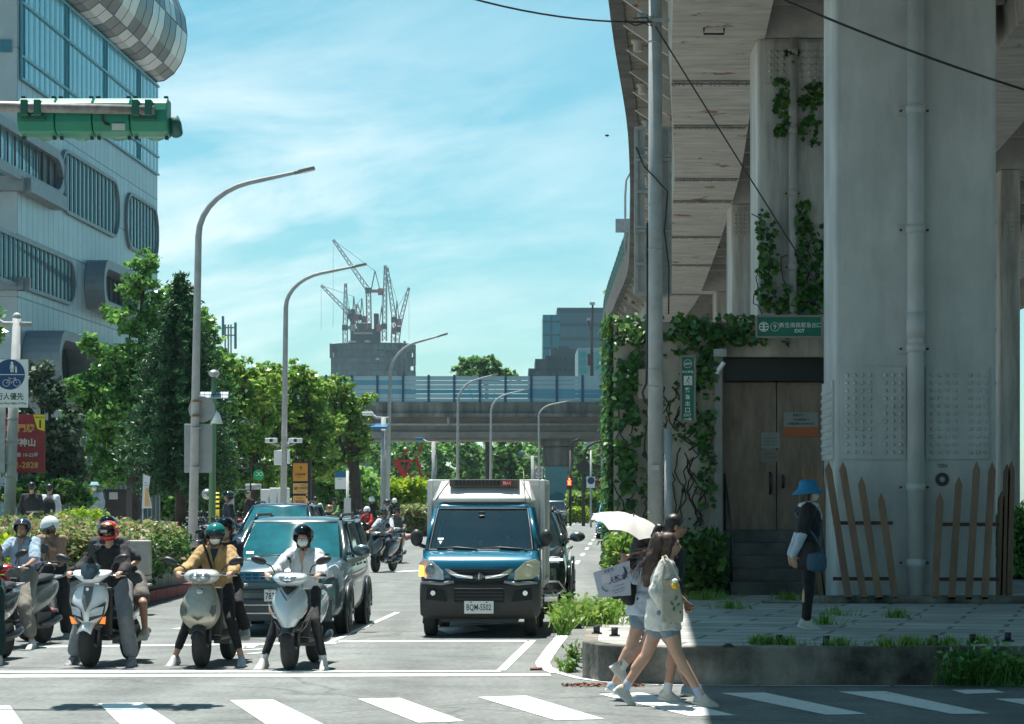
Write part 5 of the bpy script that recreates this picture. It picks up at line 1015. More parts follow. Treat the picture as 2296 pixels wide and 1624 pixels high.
for lab, x0, x1, y0, m_ in (('left white metal utility cabinet behind the parked scooters', 584, 604, 1097, white), ('wide white utility cabinet in the middle of the row', 604, 622, 1094, white), ('right white utility cabinet next to the second lamp', 622, 646, 1094, white)):
    c = MB(); c.box((wx(x0, 88), 88, .15), (wx(x1, 88) - .03, 89, wz(y0, 88))); props(c.build('utility_cabinet', m_, bevel=.03), lab, 'cabinet')
c = MB(); c.cyl(at(568, 1098, 90), at(568, 1085, 90), .3, n=20); o = c.build('water_tank', steel); props(o, 'small round steel tank behind the cabinets', 'tank'); o.location.z = 0
o = thing('stainless_table', 'stainless steel table beside the cabinets', 'table', at(540, 1130, 87)); c = MB(); c.bar(at(522, 1098, 87), at(558, 1098, 87), .5, .04); [c.bar(at(x, 1099, 87), (wx(x, 87), 87, .15), .04) for x in (524, 556)]; c.build('frame', steel, o, world=True)
o = thing('yellow_bollard', 'black and yellow striped post at the foot of the green lamp post', 'bollard', (wx(486, 66), 66, .15)); c = MB(); c.cyl((wx(486, 66), 66, .15), at(486, 1104, 66), .07); c.build('post', yel, o, world=True); c = MB(); [c.cyl(at(486, y + 2.5, 66), at(486, y - 2.5, 66), .074) for y in (1110, 1120, 1130, 1140)]; c.build('stripe', dark, o, world=True)
# banner, kiosk
o = thing('banner_flag', 'white feather banner with food picture rising out of the hedge', 'banner', at(324, 1150, 57)); c = MB(); c.plate([at(x, y, 57) for x, y in ((318, 1140), (322, 1064), (337, 1069), (333, 1100), (341, 1140))], (0, 1, 0), .01); c.build('cloth', M('banner_cloth', (.6, .6, .62), .7), o, world=True); c = MB(); c.bar(at(319, 1190, 57.02), at(322, 1062, 57.02), .03); c.build('pole', steel, o, world=True); c = MB(); c.plate([at(x, y, 56.99) for x, y in ((324, 1136), (326, 1094), (332, 1094), (334, 1120), (337, 1136))], (0, 1, 0), .005); c.build('picture', M('banner_food', (.55, .25, .15), .7, col2=(.6, .45, .1), vs=9), o, world=True); c = MB(); c.text('~2', at(327, 1083, 56.98), (1, 0, 0), (0, 0, 1), .03); c.text('~4', at(328, 1089, 56.98), (1, 0, 0), (0, 0, 1), .03); c.build('lettering', ink, o, world=True)
o = thing('kiosk', 'dark brown street cabinet with white notice behind the hedge', 'kiosk', (wx(256, 64), 64, .1)); c = MB(); c.box((wx(236, 64), 64, .1), (wx(283, 64), 65, wz(1101, 64))); c.box((wx(233, 64), 63.95, wz(1103, 64)), (wx(285, 64), 65.05, wz(1100, 64) + .03)); c.build('body', M('kiosk_brown', (.028, .02, .018), .6), o, world=True); c = MB(); c.box((wx(245, 64), 63.98, wz(1120, 64)), (wx(264, 64), 64, wz(1104, 64))); c.build('notice', M('kiosk_notice', (.45, .45, .43), .6), o, world=True)
# red steel frame
redst = M('red_steel', (.45, .02, .03), .5, var=.2); o = thing('red_steel_frame', 'bright red braced steel sculpture frame among the trees', 'frame', at(900, 1115, 140)); c = MB()
for a, b, w_ in (((885, 1033), (928, 1034), .14), ((886, 1036), (908, 1068), .25), ((890, 1036), (910, 1066), .2), ((918, 1040), (907, 1065), .14), ((900, 1068), (930, 1067), .14), ((905, 1070), (921, 1100), .25), ((933, 1022), (945, 1070), .14), ((915, 1100), (935, 1080), .14), ((944, 1080), (928, 1112), .2), ((920, 1098), (924, 1118), .2), ((945, 1068), (958, 1067), .12), ((905, 1020), (914, 1008), .14), ((940, 1015), (947, 1000), .14)): c.bar(at(*a, 140), at(*b, 140), w_)
c.bar(at(908, 1118, 140), (wx(908, 140), 140, 0), .2); c.bar(at(924, 1110, 140), (wx(924, 140), 140, 0), .2); c.build('brace', redst, o, world=True)
# small smart poles with led heads: (label, x, ytop, head x, head y, d)
blue_l = M('blue_plate', (.02, .16, .33), .4)
for lab, x, yt, hx, hy, d_ in (('grey smart pole with blue canopy and white lamp beside the third lamp post', 860, 935, 825, 928, 92), ('slim pole with blue edged lamp head right of the red frame', 972, 990, 940, 985, 120), ('slim pole with blue edged lamp head left of the viaduct pier', 1194, 1022, 1170, 1016, 150), ('slim pole with tiny lamp head far right of the pier', 1388, 1070, 1360, 1055, 150)):
    o = thing('smart_pole', lab, 'street lamp', (wx(x, d_), d_, 0)); c = MB(); c.tube([(wx(x, d_), d_, 0), at(x, yt, d_)], [.14, .1], 10); c.tube([at(x + 12, yt + 3, d_), at(x, yt + 3, d_), at((x + hx) / 2 + 2, yt + 2, d_), at(hx + 8, hy + 1, d_)], .05, 8); c.build('pole', poleg, o, world=True)
    c = MB(); c.cbox(at(hx, hy, d_), (.42, .5, .13)); c.build('lamp_head', white if hx == 825 else blue_l, o, bevel=.03, world=True)
    c = MB(); c.box(at(x + 3, yt + 75, d_ - .1), at(x + 8, yt + 30, d_)); c.build('plate', steel, o, world=True)
    if hx == 825: c = MB(); c.plate([at(829, 962, d_ - .6), at(845, 955, d_ + .2), at(872, 955, d_ + .2), at(866, 962, d_ - .6)], (0, 0, 1), .08); c.build('canopy', blue_l, o, world=True)
nos = sheet('no_parking_sign', 'white no parking sign on the slim pole left of the pier', 'sign', 1199, 1217, 1046, 1072, 183, wtb, .04); c = MB(); ring(c, 1208, 1055, 6, 183, .25, 18, -.02); c.bar(at(1204, 1051, 182.95), at(1212, 1059, 182.95), .06); c.build('red_ring', redst, nos, world=True); c = MB(); c.bar(at(1202, 1067, 182.95), at(1214, 1067, 182.95), .06); c.build('arrow', ink, nos, world=True)
o = thing('pedestrian_signal', 'dark pedestrian signal post with the red figure lit', 'traffic signal', (wx(1276, 170), 170, 0)); c = MB(); c.cyl((wx(1279, 170), 170, 0), at(1279, 1010, 170), .09); c.tube([at(1279, 1010, 170), at(1284, 990, 170), at(1300, 984, 170)], .06); c.box(at(1271, 1096, 169.9), at(1283, 1072, 170.1)); c.build('post', M('post_dark', (.04, .035, .035), .7), o, world=True); c = MB(); p = at(1276.5, 1080, 169.86); c.ell(p + Vector((0, 0, .17)), (.07, .03, .07)); c.plate([p + Vector(q) for q in ((-.13, 0, .07), (.13, 0, .07), (.09, 0, -.1), (.13, 0, -.24), (-.13, 0, -.24), (-.09, 0, -.1))], (0, 1, 0), .03); c.build('red_figure', M('red_light', (.8, .05, .02), .5, emit=(1, .06, .02), es=6), o, world=True)
o = thing('signal_arm', 'black curved signal arm with round sign back beyond the far van', 'traffic signal', (wx(1308, 168), 168, 0)); c = MB(); c.tube([(wx(1308, 168), 168, 0), at(1308, 1060, 168), at(1310, 1020, 168), at(1318, 1002, 168), at(1335, 992, 168), at(1375, 986, 168)], [.13, .12, .1, .09, .08, .06], 10); c.build('mast', M('post_dark', (.04, .035, .035), .7), o, world=True); c = MB(); c.tube([at(1309, 1048, 167.8), at(1309, 1048, 167.9)], .45, 22); c.build('sign_back', M('post_dark', (.04, .035, .035), .7), o, world=True)
o = sheet('pedestrian_sign', 'small white sign with blue disc on the far traffic island', 'sign', 1301 + 14, 1322 + 12, 1069, 1094, 160, wtb, .04); c = MB(); disc(c, 1325, 1078, 8, 160, -.02); c.build('blue_disc', bl, o, world=True); c = MB(); c.cyl((wx(1325, 160.1), 160.1, 0), at(1325, 1010, 160.1), .07); c.build('post', steel, o, world=True)
for lab, x, d_ in (('white street banner hanging on the third lamp post', 872, 108.8), ('grey plate pair on a pole beyond the far island', 1350, 150), ('tall narrow grey plate next to the reddish tree', 1366, 150)):
    c = MB(); c.box(at(x - 3, 1060, d_), at(x + 4, 1000, d_ + .04)); c.bar(at(x, 1000, d_ + .1), (wx(x, d_), d_ + .1, 0), .08); props(c.build('hanging_banner', M('banner_grey', (.45, .48, .47), .6)), lab, 'banner')
o = thing('antenna_mast', 'mobile phone antenna panels poking above the tree beside the lamp', 'antenna', (wx(525, 100), 100, 0)); c = MB()
for x, y0, y1 in ((500, 710, 760), (528, 724, 782)): c.box(at(x - 3, y1, 100), at(x + 3, y0, 100.2))
c.build('panel', M('antenna_teal', (.10, .25, .27), .5), o, world=True); c = MB(); [c.bar(at(x, 830, 100.3), at(x, 728, 100.3), .06) for x in (505, 512, 518)]; [c.bar(at(500, y, 100.3), at(528, y, 100.3), .05) for y in (735, 752)]; c.bar((wx(515, 100), 100.3, 0), at(515, 830, 100.3), .2); c.build('mast', steel, o, world=True)
# ================================================================ people
from mathutils import noise as mn
skin = M('skin', (.50, .29, .20), .5, var=.08, vs=9); skin2 = M('skin_tan', (.40, .22, .145), .5, var=.08, vs=9); hairm = M('black_hair', (.018, .013, .011), .45, var=.3, vs=40, stretch=(4, 4, .6)); hair_b = M('brown_hair', (.055, .028, .018), .5, var=.5, vs=40, stretch=(6, 6, .6))
eyem = M('eye_dark', (.01, .008, .008), .3); lipm = M('lips', (.33, .12, .10), .5)
def cloth(name, col, var=.12, **k): return M(name, col, .85, var=var, vs=k.pop('vs', 14), bump=.7, bs=k.pop('bs', 16), **k)
def cap(mb, p, q, r0, r1, n=12):
    """capsule with two radii"""
    p = Vector(p); q = Vector(q); d = (q - p); l = d.length or 1e-5; d.normalize(); pts = []; rs = []
    for t in (-1, -.7, -.35, 0): pts.append(p + d * r0 * t * .98); rs.append(max(.0015, r0 * math.sqrt(max(0, 1 - t * t))))
    for t in (0.001, .35, .7, 1): pts.append(q + d * r1 * t * .98); rs.append(max(.0015, r1 * math.sqrt(max(0, 1 - t * t))))
    mb.tube(pts, rs, n); return mb
def chain(mb, pts, rs, n=12):
    for i in range(len(pts) - 1): cap(mb, pts[i], pts[i + 1], rs[i], rs[i + 1], n)
def torso(mb, J, ws, ds, lo=0., hi=1., grow=0., n=20):
    """elliptical rings from the hips (t=0) to the base of the neck (t=1)"""
    P = Vector(J['pelvis']); C = Vector(J['chest']); Nk = Vector(J['neck']); sx = (Vector(J['shR']) - Vector(J['shL'])).normalized(); hx = (Vector(J['hiR']) - Vector(J['hiL'])).normalized(); rings = []
    T = [lo + (hi - lo) * i / 12 for i in range(13)]
    for t in T:
        c = P.lerp(C, min(1, t / .62)) if t < .62 else C.lerp(Nk, (t - .62) / .38); x = hx.lerp(sx, min(1, max(0, t) / .6)).normalized(); up = ((C - P) if t < .62 else (Nk - P)).normalized(); y = up.cross(x).normalized()
        if t < 0: c = P + (P - C).normalized() * (-t * .5)
        k = max(0, min(.9999, t)) * (len(ws) - 1); i = int(k); f = k - i; f = f * f * (3 - 2 * f); w_ = (ws[i] + (ws[i + 1] - ws[i]) * f) * GW[0] + grow; d_ = (ds[i] + (ds[i + 1] - ds[i]) * f) * GW[0] + grow
        rings.append([c + x * w_ * math.copysign(abs(math.cos(a)) ** .8, math.cos(a)) + y * d_ * math.sin(a) for a in [2 * math.pi * j / n for j in range(n)]])
    mb.loft(rings)
def folds(o, amp, sc=9):
    me = o.data; n = len(me.vertices)
    for v in me.vertices:
        k = mn.noise(Vector((v.co.x * sc, v.co.y * sc, v.co.z * sc * .6))) + .5 * mn.noise(Vector((v.co.x * sc * 2.3, v.co.y * sc * 2.3 + 7, v.co.z * sc * 1.2)))
        v.co += v.normal * (amp * k)
    me.update()
def frame(fwd, tilt=0.):
    f = Vector(fwd).normalized(); r = f.cross(Vector((0, 0, 1))).normalized(); u = r.cross(f)
    m = Matrix((r, -f, u)).transposed().to_3x3()   # local x = viewer's right for a face looking at -y ... columns r,-f,u
    return m @ Matrix.Rotation(tilt, 3, 'Y')
def hand(mb, w, d, pn, curl=.5, s=1., side=1, nf=4):
    """palm and five fingers: w wrist, d pointing direction, pn palm normal (fingers curl towards it)"""
    w = Vector(w); d = Vector(d).normalized(); pn = Vector(pn); pn = (pn - d * pn.dot(d)).normalized(); x = d.cross(pn) * side; M3 = Matrix((x, d, pn)).transposed()
    mb.ell(w + d * .045 * s, (.039 * s, .05 * s, .017 * s), 12, 8, M3)
    for i, (o_, L_) in enumerate(((-.029, .066), (-.010, .076), (.010, .071), (.028, .056))):
        b = w + d * (.082 + (-.004, .003, 0, -.006)[i]) * s + x * o_ * s; dd = d.copy(); p = [b]; a = curl * (1 + .1 * i)
        for k in range(3):
            dd = (dd * math.cos(a * .8) + pn * math.sin(a * .8)).normalized(); pn2 = pn; p.append(p[-1] + dd * L_ * s * (.45, .32, .25)[k]); 
            # rotate the curl plane as the finger bends
            pn = (pn - dd * pn.dot(dd)).normalized()
        pn = Vector(M3.col[2]); chain(mb, p, [.0092 * s, .0086 * s, .008 * s, .0068 * s], 8)
    t0 = w + d * .022 * s - x * .032 * s; t1 = t0 + (d * .55 - x * .75 + pn * .25).normalized() * .035 * s; t2 = t1 + (d * .8 - x * .2 + pn * (.3 + curl * .5)).normalized() * .032 * s
    chain(mb, [t0, t1, t2], [.013 * s, .011 * s, .008 * s], 8)
GW = [1.]
SHD = dict(w=[.16, .14, .155, .16, .08], d=[.115, .10, .115, .115, .06])
def human(label, loc, rz, J, st, parent=None):
    """st: skin, top, sleeve (0..2: to elbow=1, to wrist=2), bottom, leg (0..2), hem, shoe, hair, hat, group, vox"""
    fine = st.get('fine', 1); vx = .0135 if fine else .024; n = 12 if fine else 8
    o = thing('person', label, 'person', loc, rz, st.get('group'), st.get('scale', 1)); rd = J.get('ride'); J = {a: b for a, b in J.items() if a != 'ride'}; g = st.get('girth', .88 if rd else 1.); GW[0] = g
    V3 = {k: Vector(v) for k, v in J.items()}; sk = st.get('skin', skin)
    b = MB(); H = V3['head']; HR = frame(V3['face'], st.get('tilt', 0)); hs = st.get('hs', .87 if rd else 1.)
    hp = lambda x, y, z: H + HR @ (Vector((x, y, z)) * hs)
    b.ell(hp(0, .012, .03), (.073 * hs, .092 * hs, .083 * hs), 18, 12, HR); b.ell(hp(0, -.018, -.03), (.058 * hs, .066 * hs, .075 * hs), 18, 12, HR); b.ell(hp(0, -.04, -.075), (.033 * hs, .035 * hs, .026 * hs), 12, 8, HR)
    chain(b, [hp(0, -.083, .012), hp(0, -.100, -.022)], [.009 * hs, .0145 * hs], 8); b.ell(hp(0, -.086, -.05), (.022 * hs, .009 * hs, .008 * hs), 10, 6, HR)
    b.ell(hp(.0, -.072, .03), (.05 * hs, .018 * hs, .012 * hs), 12, 6, HR)
    for s in (-1, 1): b.ell(hp(s * .074, .012, -.005), (.01 * hs, .02 * hs, .03 * hs), 8, 6, HR); b.ell(hp(s * .035, -.06, -.028), (.022 * hs, .02 * hs, .022 * hs), 8, 6, HR)
    cap(b, V3['neck'] - Vector((0, 0, .03)), hp(0, .02, -.05), .054 * g, .05 * hs, n)
    torso(b, J, SHD['w'], SHD['d'], .02, .98, -.02)
    for s in 'LR':
        sh, el, wr = V3['sh' + s], V3['el' + s], V3['wr' + s]; chain(b, [sh, el, wr], [.05 * g, .038 * g, .026 * g], n)
        cap(b, sh.lerp(el, .3), sh.lerp(el, .55), .046 * g, .043 * g, n); cap(b, el.lerp(wr, .15), el.lerp(wr, .4), .041 * g, .036 * g, n)
        d = V3.get('ha' + s, (wr - el)).normalized(); pn = V3.get('pn' + s, Vector((0, 0, -1)))
        hand(b, wr, d, pn, st.get('curl', .9), .98, -1 if s == 'L' else 1)
        hi, kn, an = V3['hi' + s], V3['kn' + s], V3['an' + s]; chain(b, [hi, kn, an], [.088 * g, .056 * g, .038 * g], n); cap(b, kn.lerp(an, .12) + (V3['to' + s] - an).normalized() * -.012, kn.lerp(an, .42) + (V3['to' + s] - an).normalized() * -.02, .052 * g, .046 * g, n)
        to = V3['to' + s]; cap(b, an + Vector((0, 0, -.03)), an.lerp(to, .5) + Vector((0, 0, -.025)), .03, .018, n)
    body = organic(b, 'body', sk, o, vx * .8, 2)
    # face
    if fine:
        c = MB()
        for s in (-1, 1): c.ell(hp(s * .031, -.0745, .008), (.0125 * hs, .0075 * hs, .0048 * hs), 10, 6, HR); c.bar(hp(s * .017, -.083, .03), hp(s * .047, -.073, .032), .006, .004)
        if not st.get('noeyes'): c.build('eyes', eyem, body)
        if not st.get('mask'): c = MB(); c.ell(hp(0, -.0935, -.051), (.019 * hs, .006 * hs, .0042 * hs), 10, 6, HR); c.build('mouth', lipm, body)
    if st.get('mask'):
        c = MB(); rr = []
        for z, w_, y in ((.0, .055, -.082), (-.022, .066, -.108), (-.05, .066, -.112), (-.075, .058, -.10), (-.094, .04, -.082)):
            rr.append([hp(w_ * math.sin(R(a)), y + (1 - math.cos(R(a))) * .075, z + .003 * math.cos(R(a))) for a in range(-84, 85, 14)])
        c.loft(rr, False, False); m_ = c.build('mask', st['mask'], o, sub=1)
        c = MB(); [c.bar(hp(s * .064, -.04, q), hp(s * .078, .01, .01), .003) for s in (-1, 1) for q in (-.01, -.07)]; c.build('mask_loop', st['mask'], m_)
    if st.get('glasses'):
        c = MB()
        for s in (-1, 1):
            q = [hp(s * .033 + .021 * math.cos(R(a)), -.094, .008 + .016 * math.sin(R(a))) for a in range(0, 361, 40)]; c.tube(q, .0022, 5, False); c.bar(hp(s * .054, -.09, .01), hp(s * .078, .0, .012), .003)
        c.bar(hp(-.012, -.095, .01), hp(.012, -.095, .01), .003); c.build('glasses', st['glasses'], o)
    hr = st.get('hair', 'short'); hm = st.get('hairm', hairm)
    if hr:
        c = MB(); c.ell(hp(0, .022, .043), (.084 * hs, .098 * hs, .086 * hs), 18, 12, HR); c.ell(hp(0, .04, .0), (.081 * hs, .075 * hs, .075 * hs), 16, 10, HR)
        if hr == 'short': c.ell(hp(.02, -.05, .085), (.05 * hs, .04 * hs, .028 * hs), 10, 8, HR); c.ell(hp(-.03, -.045, .082), (.045 * hs, .045 * hs, .03 * hs), 10, 8, HR); [c.ell(hp(s * .068, -.02, .03), (.016 * hs, .03 * hs, .04 * hs), 8, 6, HR) for s in (-1, 1)]
        if hr in ('bob', 'long'): [cap(c, hp(s * .07, .0, .02), hp(s * .068, .02, -.11), .028, .02) for s in (-1, 1)]; cap(c, hp(0, .06, .0), hp(0, .07, -.12), .06, .045)
        if hr == 'ponytail':
            c.ell(hp(0, .09, -.01), (.045, .04, .05), 12, 8, HR)
        h_ = organic(c, 'hair', hm, o, vx * .9, 2); folds(h_, .004, 30) if fine else 0
    if st.get('hairmass'):
        c = MB()
        for (p0, r0), (p1, r1) in zip(st['hairmass'], st['hairmass'][1:]): cap(c, p0, p1, r0, r1)
        folds(organic(c, 'hair_length', hm, o, vx, 2), .012, 22)
    for k in st.get('extra_hair', []):
        c = MB(); r_ = random.Random(4)
        for _ in range(k['n']):
            j = Vector((r_.gauss(0, 1), r_.gauss(0, 1), r_.gauss(0, 1))) * k['spread']; P = [Vector(p) for p in k['path']]; P = [p + j * (i / (len(P) - 1)) ** .8 * (1 + r_.random()) + Vector((r_.gauss(0, .012), r_.gauss(0, .012), r_.gauss(0, .012))) for i, p in enumerate(P)]
            c.tube(P, [k['r'] * (1 - .85 * i / (len(P) - 1)) for i in range(len(P))], 5, False)
        c.build('hair_strands', k.get('mat', hm), o)
    # clothes
    tp = st.get('top')
    if tp:
        c = MB(); gr = st.get('loose', .018); lo = st.get('hem', .05); torso(c, J, SHD['w'], SHD['d'], lo, .97, gr)
        if 'skirt_hem' in st:
            P = V3['pelvis']; x = (V3['hiR'] - V3['hiL']).normalized(); zz = Vector((0, 0, 1)); y = zz.cross(x).normalized(); rr = []
            for t in (0, .33, .66, 1):
                cc = P + Vector((0, 0, .12)) - zz * (st['skirt_hem'] + .12) * t; w_ = .168 + gr + .025 * t; rr.append([cc + x * w_ * math.cos(a) + y * (w_ * .86) * math.sin(a) for a in [2 * math.pi * j / 20 for j in range(20)]])
            c.loft(rr)
        sl_ = st.get('sleeve', 1); sg = st.get('sleeve_g', .018)
        for s in 'LR':
            sh, el, wr = V3['sh' + s], V3['el' + s], V3['wr' + s]; a = .055 * g + sg
            if sl_ <= 1: cap(c, sh, sh.lerp(el, max(.1, sl_ - .05)), a, .047 * g + sg, n) if sl_ > 0 else None
            else: chain(c, [sh, el, el.lerp(wr, sl_ - 1)], [a * .92, .043 * g + sg, .03 * g + sg * .9], n)
            cap(c, V3['neck'].lerp(sh, .35) - Vector((0, 0, .04)), sh, .045 * g + gr * .6, .05 * g + gr * .55, n) if sl_ > 0 else None
        t_ = organic(c, st.get('topname', 'shirt'), tp, o, vx, 3); folds(t_, st.get('fold', .011) * 1.25, 13)
        if fine and st.get('seam', 1):
            vs_ = [v.co for v in t_.data.vertices]; zc = V3['chest'].z; pp = []
            for z in np.linspace(zc - .24, V3['neck'].z - .07, 9):
                q_ = [v for v in vs_ if abs(v.x - (V3['chest'].x)) < .02 and abs(v.z - z) < .02]
                if q_: m_ = min(q_, key=lambda v: v.y); pp.append((V3['chest'].x, m_.y - .001, z))
            if len(pp) > 3: c = MB(); c.tube(pp, .0035, 5, False); c.build('zip', dark, t_)
        if st.get('collar'):
            c = MB(); nk = V3['neck']; 
            for s in (-1, 1): c.plate([nk + HR @ Vector(q) for q in ((s * .02, -.075, -.10), (s * .075, -.06, -.035), (s * .085, .01, .015), (s * .06, .0, .03), (s * .035, -.06, -.02))], (0, -1, 0), .008)
            c.build('collar', st['collar'], t_)
        if st.get('vneck'):
            c = MB(); nk = V3['neck']; c.plate([nk + HR @ Vector(q) for q in ((-.045, -.088, -.01), (.045, -.088, -.01), (.004, -.135, -.15), (-.004, -.135, -.15))], (0, -1, 0), .012); c.build('open_neck', st.get('vmat', sk), t_)
    bt = st.get('bottom')
    if bt:
        c = MB(); lg = st.get('leg', 1.9); gg = st.get('leg_g', .018); torso(c, J, SHD['w'], SHD['d'], -.12, .22, gg * .8)
        for s in 'LR':
            hi, kn, an = V3['hi' + s], V3['kn' + s], V3['an' + s]
            if lg <= 1: cap(c, hi, hi.lerp(kn, lg), .092 * g + gg, .078 * g + gg, n)
            else: chain(c, [hi, kn, kn.lerp(an, lg - 1)], [.092 * g + gg, .06 * g + gg, (.045 if st.get('tight') else .06) * g + gg], n)
        t_ = organic(c, st.get('botname', 'trousers'), bt, o, vx, 3); folds(t_, .008 if not st.get('tight') else .003, 10)
    sh_ = st.get('shoe', M('white_shoe', (.62, .61, .57), .6, var=.15, vs=25))
    for s in 'LR':
        an, to = V3['an' + s], V3['to' + s]; d = (to - an); f = d.normalized(); up = V3.get('fu' + s, Vector((0, 0, 1))); up = (up - f * up.dot(f)).normalized(); x = f.cross(up); L_ = .25 * st.get('ss', 1); heel = an - f * .06 - up * .085; rr = []; r2 = []
        for t, w_, h in ((-.03, .03, .06), (.02, .042, .10), (.2, .046, .125), (.38, .046, .115), (.6, .052, .085), (.82, .060, .068), (.97, .056, .058), (1.02, .04, .045)):
            c0 = heel + f * L_ * t; rr.append([c0 + x * w_ * u + up * (h * v) for u, v in ((-1, .1), (-.97, .55), (-.6, .95), (0, 1.03), (.6, .95), (.97, .55), (1, .1), (0, .1))]); r2.append([c0 + x * (w_ + .0) * u + up * v for u, v in ((-1, -.002), (-1, .024), (1, .024), (1, -.002))])
        c = MB(); c.loft(rr); q = c.build('shoe', sh_, o, sub=1); c = MB(); c.loft(r2); c.build('sole', st.get('sole', M('shoe_sole', (.6, .59, .55), .7)), q, bevel=.004)
        if st.get('sock'): c = MB(); cap(c, an - Vector((0, 0, .03)), V3['kn' + s].lerp(an, .80), .041, .043); organic(c, 'sock', st['sock'], o, .009, 1)
    o['_h'] = 1; del o['_h']
    return o, hp, HR
def helmet(o, hp, HR, shell, full=False, visor=None, visor_up=False, s=1., trim=None, deco=None, peak=False):
    c = MB(); n = 28; rr = []
    for i in range(15):
        t = i / 14; el_ = R(88 - 128 * t); row = []
        for j in range(n):
            a = 2 * math.pi * j / n; fr = max(0, math.cos(a - R(-90))) # 1 at the face side
            lim = R(-40) if full else R(-40 + 62 * min(1, fr * 1.55) ** 1.5)
            e_ = max(el_, lim); x = .128 * math.cos(e_) * math.cos(a); y = .148 * math.cos(e_) * math.sin(a); z = .132 * math.sin(e_)
            row.append(hp(x * s, (y + .012) * s, (z + .032) * s))
        rr.append(row)
    k0 = len(c.f); c.smooth = True; c.loft(rr, True, False)
    if full:      # cut the eye port
        keep = []
        for i in range(14):
            for j in range(n):
                a = (2 * math.pi * (j + .5) / n); da = abs((math.degrees(a) - 270 + 180) % 360 - 180); keep.append(not (6 <= i <= 10 and da < 58))
        c.f = [f for f, k in zip(c.f[k0:], keep) if k]; c.mi = [0] * len(c.f); c.sm = [True] * len(c.f)
        if deco:
            for q, f in enumerate(c.f):
                zc = sum((HR.inverted() @ (Vector(c.v[i]) - hp(0, 0, 0))).z for i in f) / 4; xc = (HR.inverted() @ (Vector(c.v[f[0]]) - hp(0, 0, 0))).x
                c.mi[q] = 0 if zc < .055 else (0, 1, 3, 0, 2)[(int(abs(xc) * 38) + q // n) % 5]
    h = c.build('helmet', [shell] + (deco or []), o); m = h.modifiers.new('solid', 'SOLIDIFY'); m.thickness = .022; m.offset = -1; m.material_offset = 0
    c = MB(); c.smooth = True; rr = []
    if full:
        e0, e1, am = (58, 20, 66) if visor_up else (30, -14, 66)
    else: e0, e1, am = (78, 30, 70) if visor_up else (24, -24, 72)
    for i in range(7):
        e_ = R(e0 + (e1 - e0) * i / 6); rr.append([hp(.136 * s * math.cos(e_) * math.sin(R(a)), (-.158 * math.cos(e_) * math.cos(R(a)) + .008) * s, (.14 * math.sin(e_) + .03) * s) for a in range(-am, am + 1, 11)])
    if visor: c.loft(rr, False, False); c.build('visor', visor, h)
    if trim: c = MB(); c.tube([hp(.128 * s * math.sin(R(a)), (-.138 * math.cos(R(a)) + .0) * s, .06 + (0 if full else .012)) for a in range(-80, 81, 16)], .007, 6); c.build('trim', trim, h)
    if not full: c = MB(); c.tube([hp(-.09, -.01, -.03), hp(-.06, -.04, -.10), hp(0, -.055, -.128), hp(.06, -.04, -.10), hp(.09, -.01, -.03)], .007, 6); c.build('chin_strap', dark, h)
    if peak: c = MB(); c.plate([hp(.1 * math.sin(R(a)), -.13 * math.cos(R(a)) - .02, .06) for a in range(-60, 61, 20)] + [hp(.085 * math.sin(R(a)), -.13 * math.cos(R(a)) - .075, .05) for a in range(60, -61, -20)], (0, 0, 1), .006); c.build('peak', shell, h)
    return h
def stand(h=1.7, arms=((-.26, .0, -.02), (.26, .0, -.02)), step=0., lean=0.):
    k = h / 1.7; J = dict(pelvis=(0, 0, .93), chest=(0, lean * .6, 1.24), neck=(0, lean, 1.44), head=(0, lean - .01, 1.575), face=(0, -1, -.1), shL=(-.175, lean, 1.385), shR=(.175, lean, 1.385), elL=(-.24, .03 + lean * .6, 1.11), elR=(.24, .03 + lean * .6, 1.11), wrL=(-.24, -.06, .87), wrR=(.24, -.06, .87), haL=(0, -.2, -1), haR=(0, -.2, -1), pnL=(1, 0, 0), pnR=(-1, 0, 0),
        hiL=(-.09, 0, .90), hiR=(.09, 0, .90), knL=(-.10, -.01 - step * .5, .49), knR=(.10, -.01 + step * .5, .49), anL=(-.10, .03 - step, .085), anR=(.10, .03 + step, .085), toL=(-.11, -.12 - step, .04), toR=(.11, -.12 + step, .04))
    return {a: (tuple(Vector(v) * k) if a not in ('face', 'haL', 'haR', 'pnL', 'pnR') else v) for a, v in J.items()}
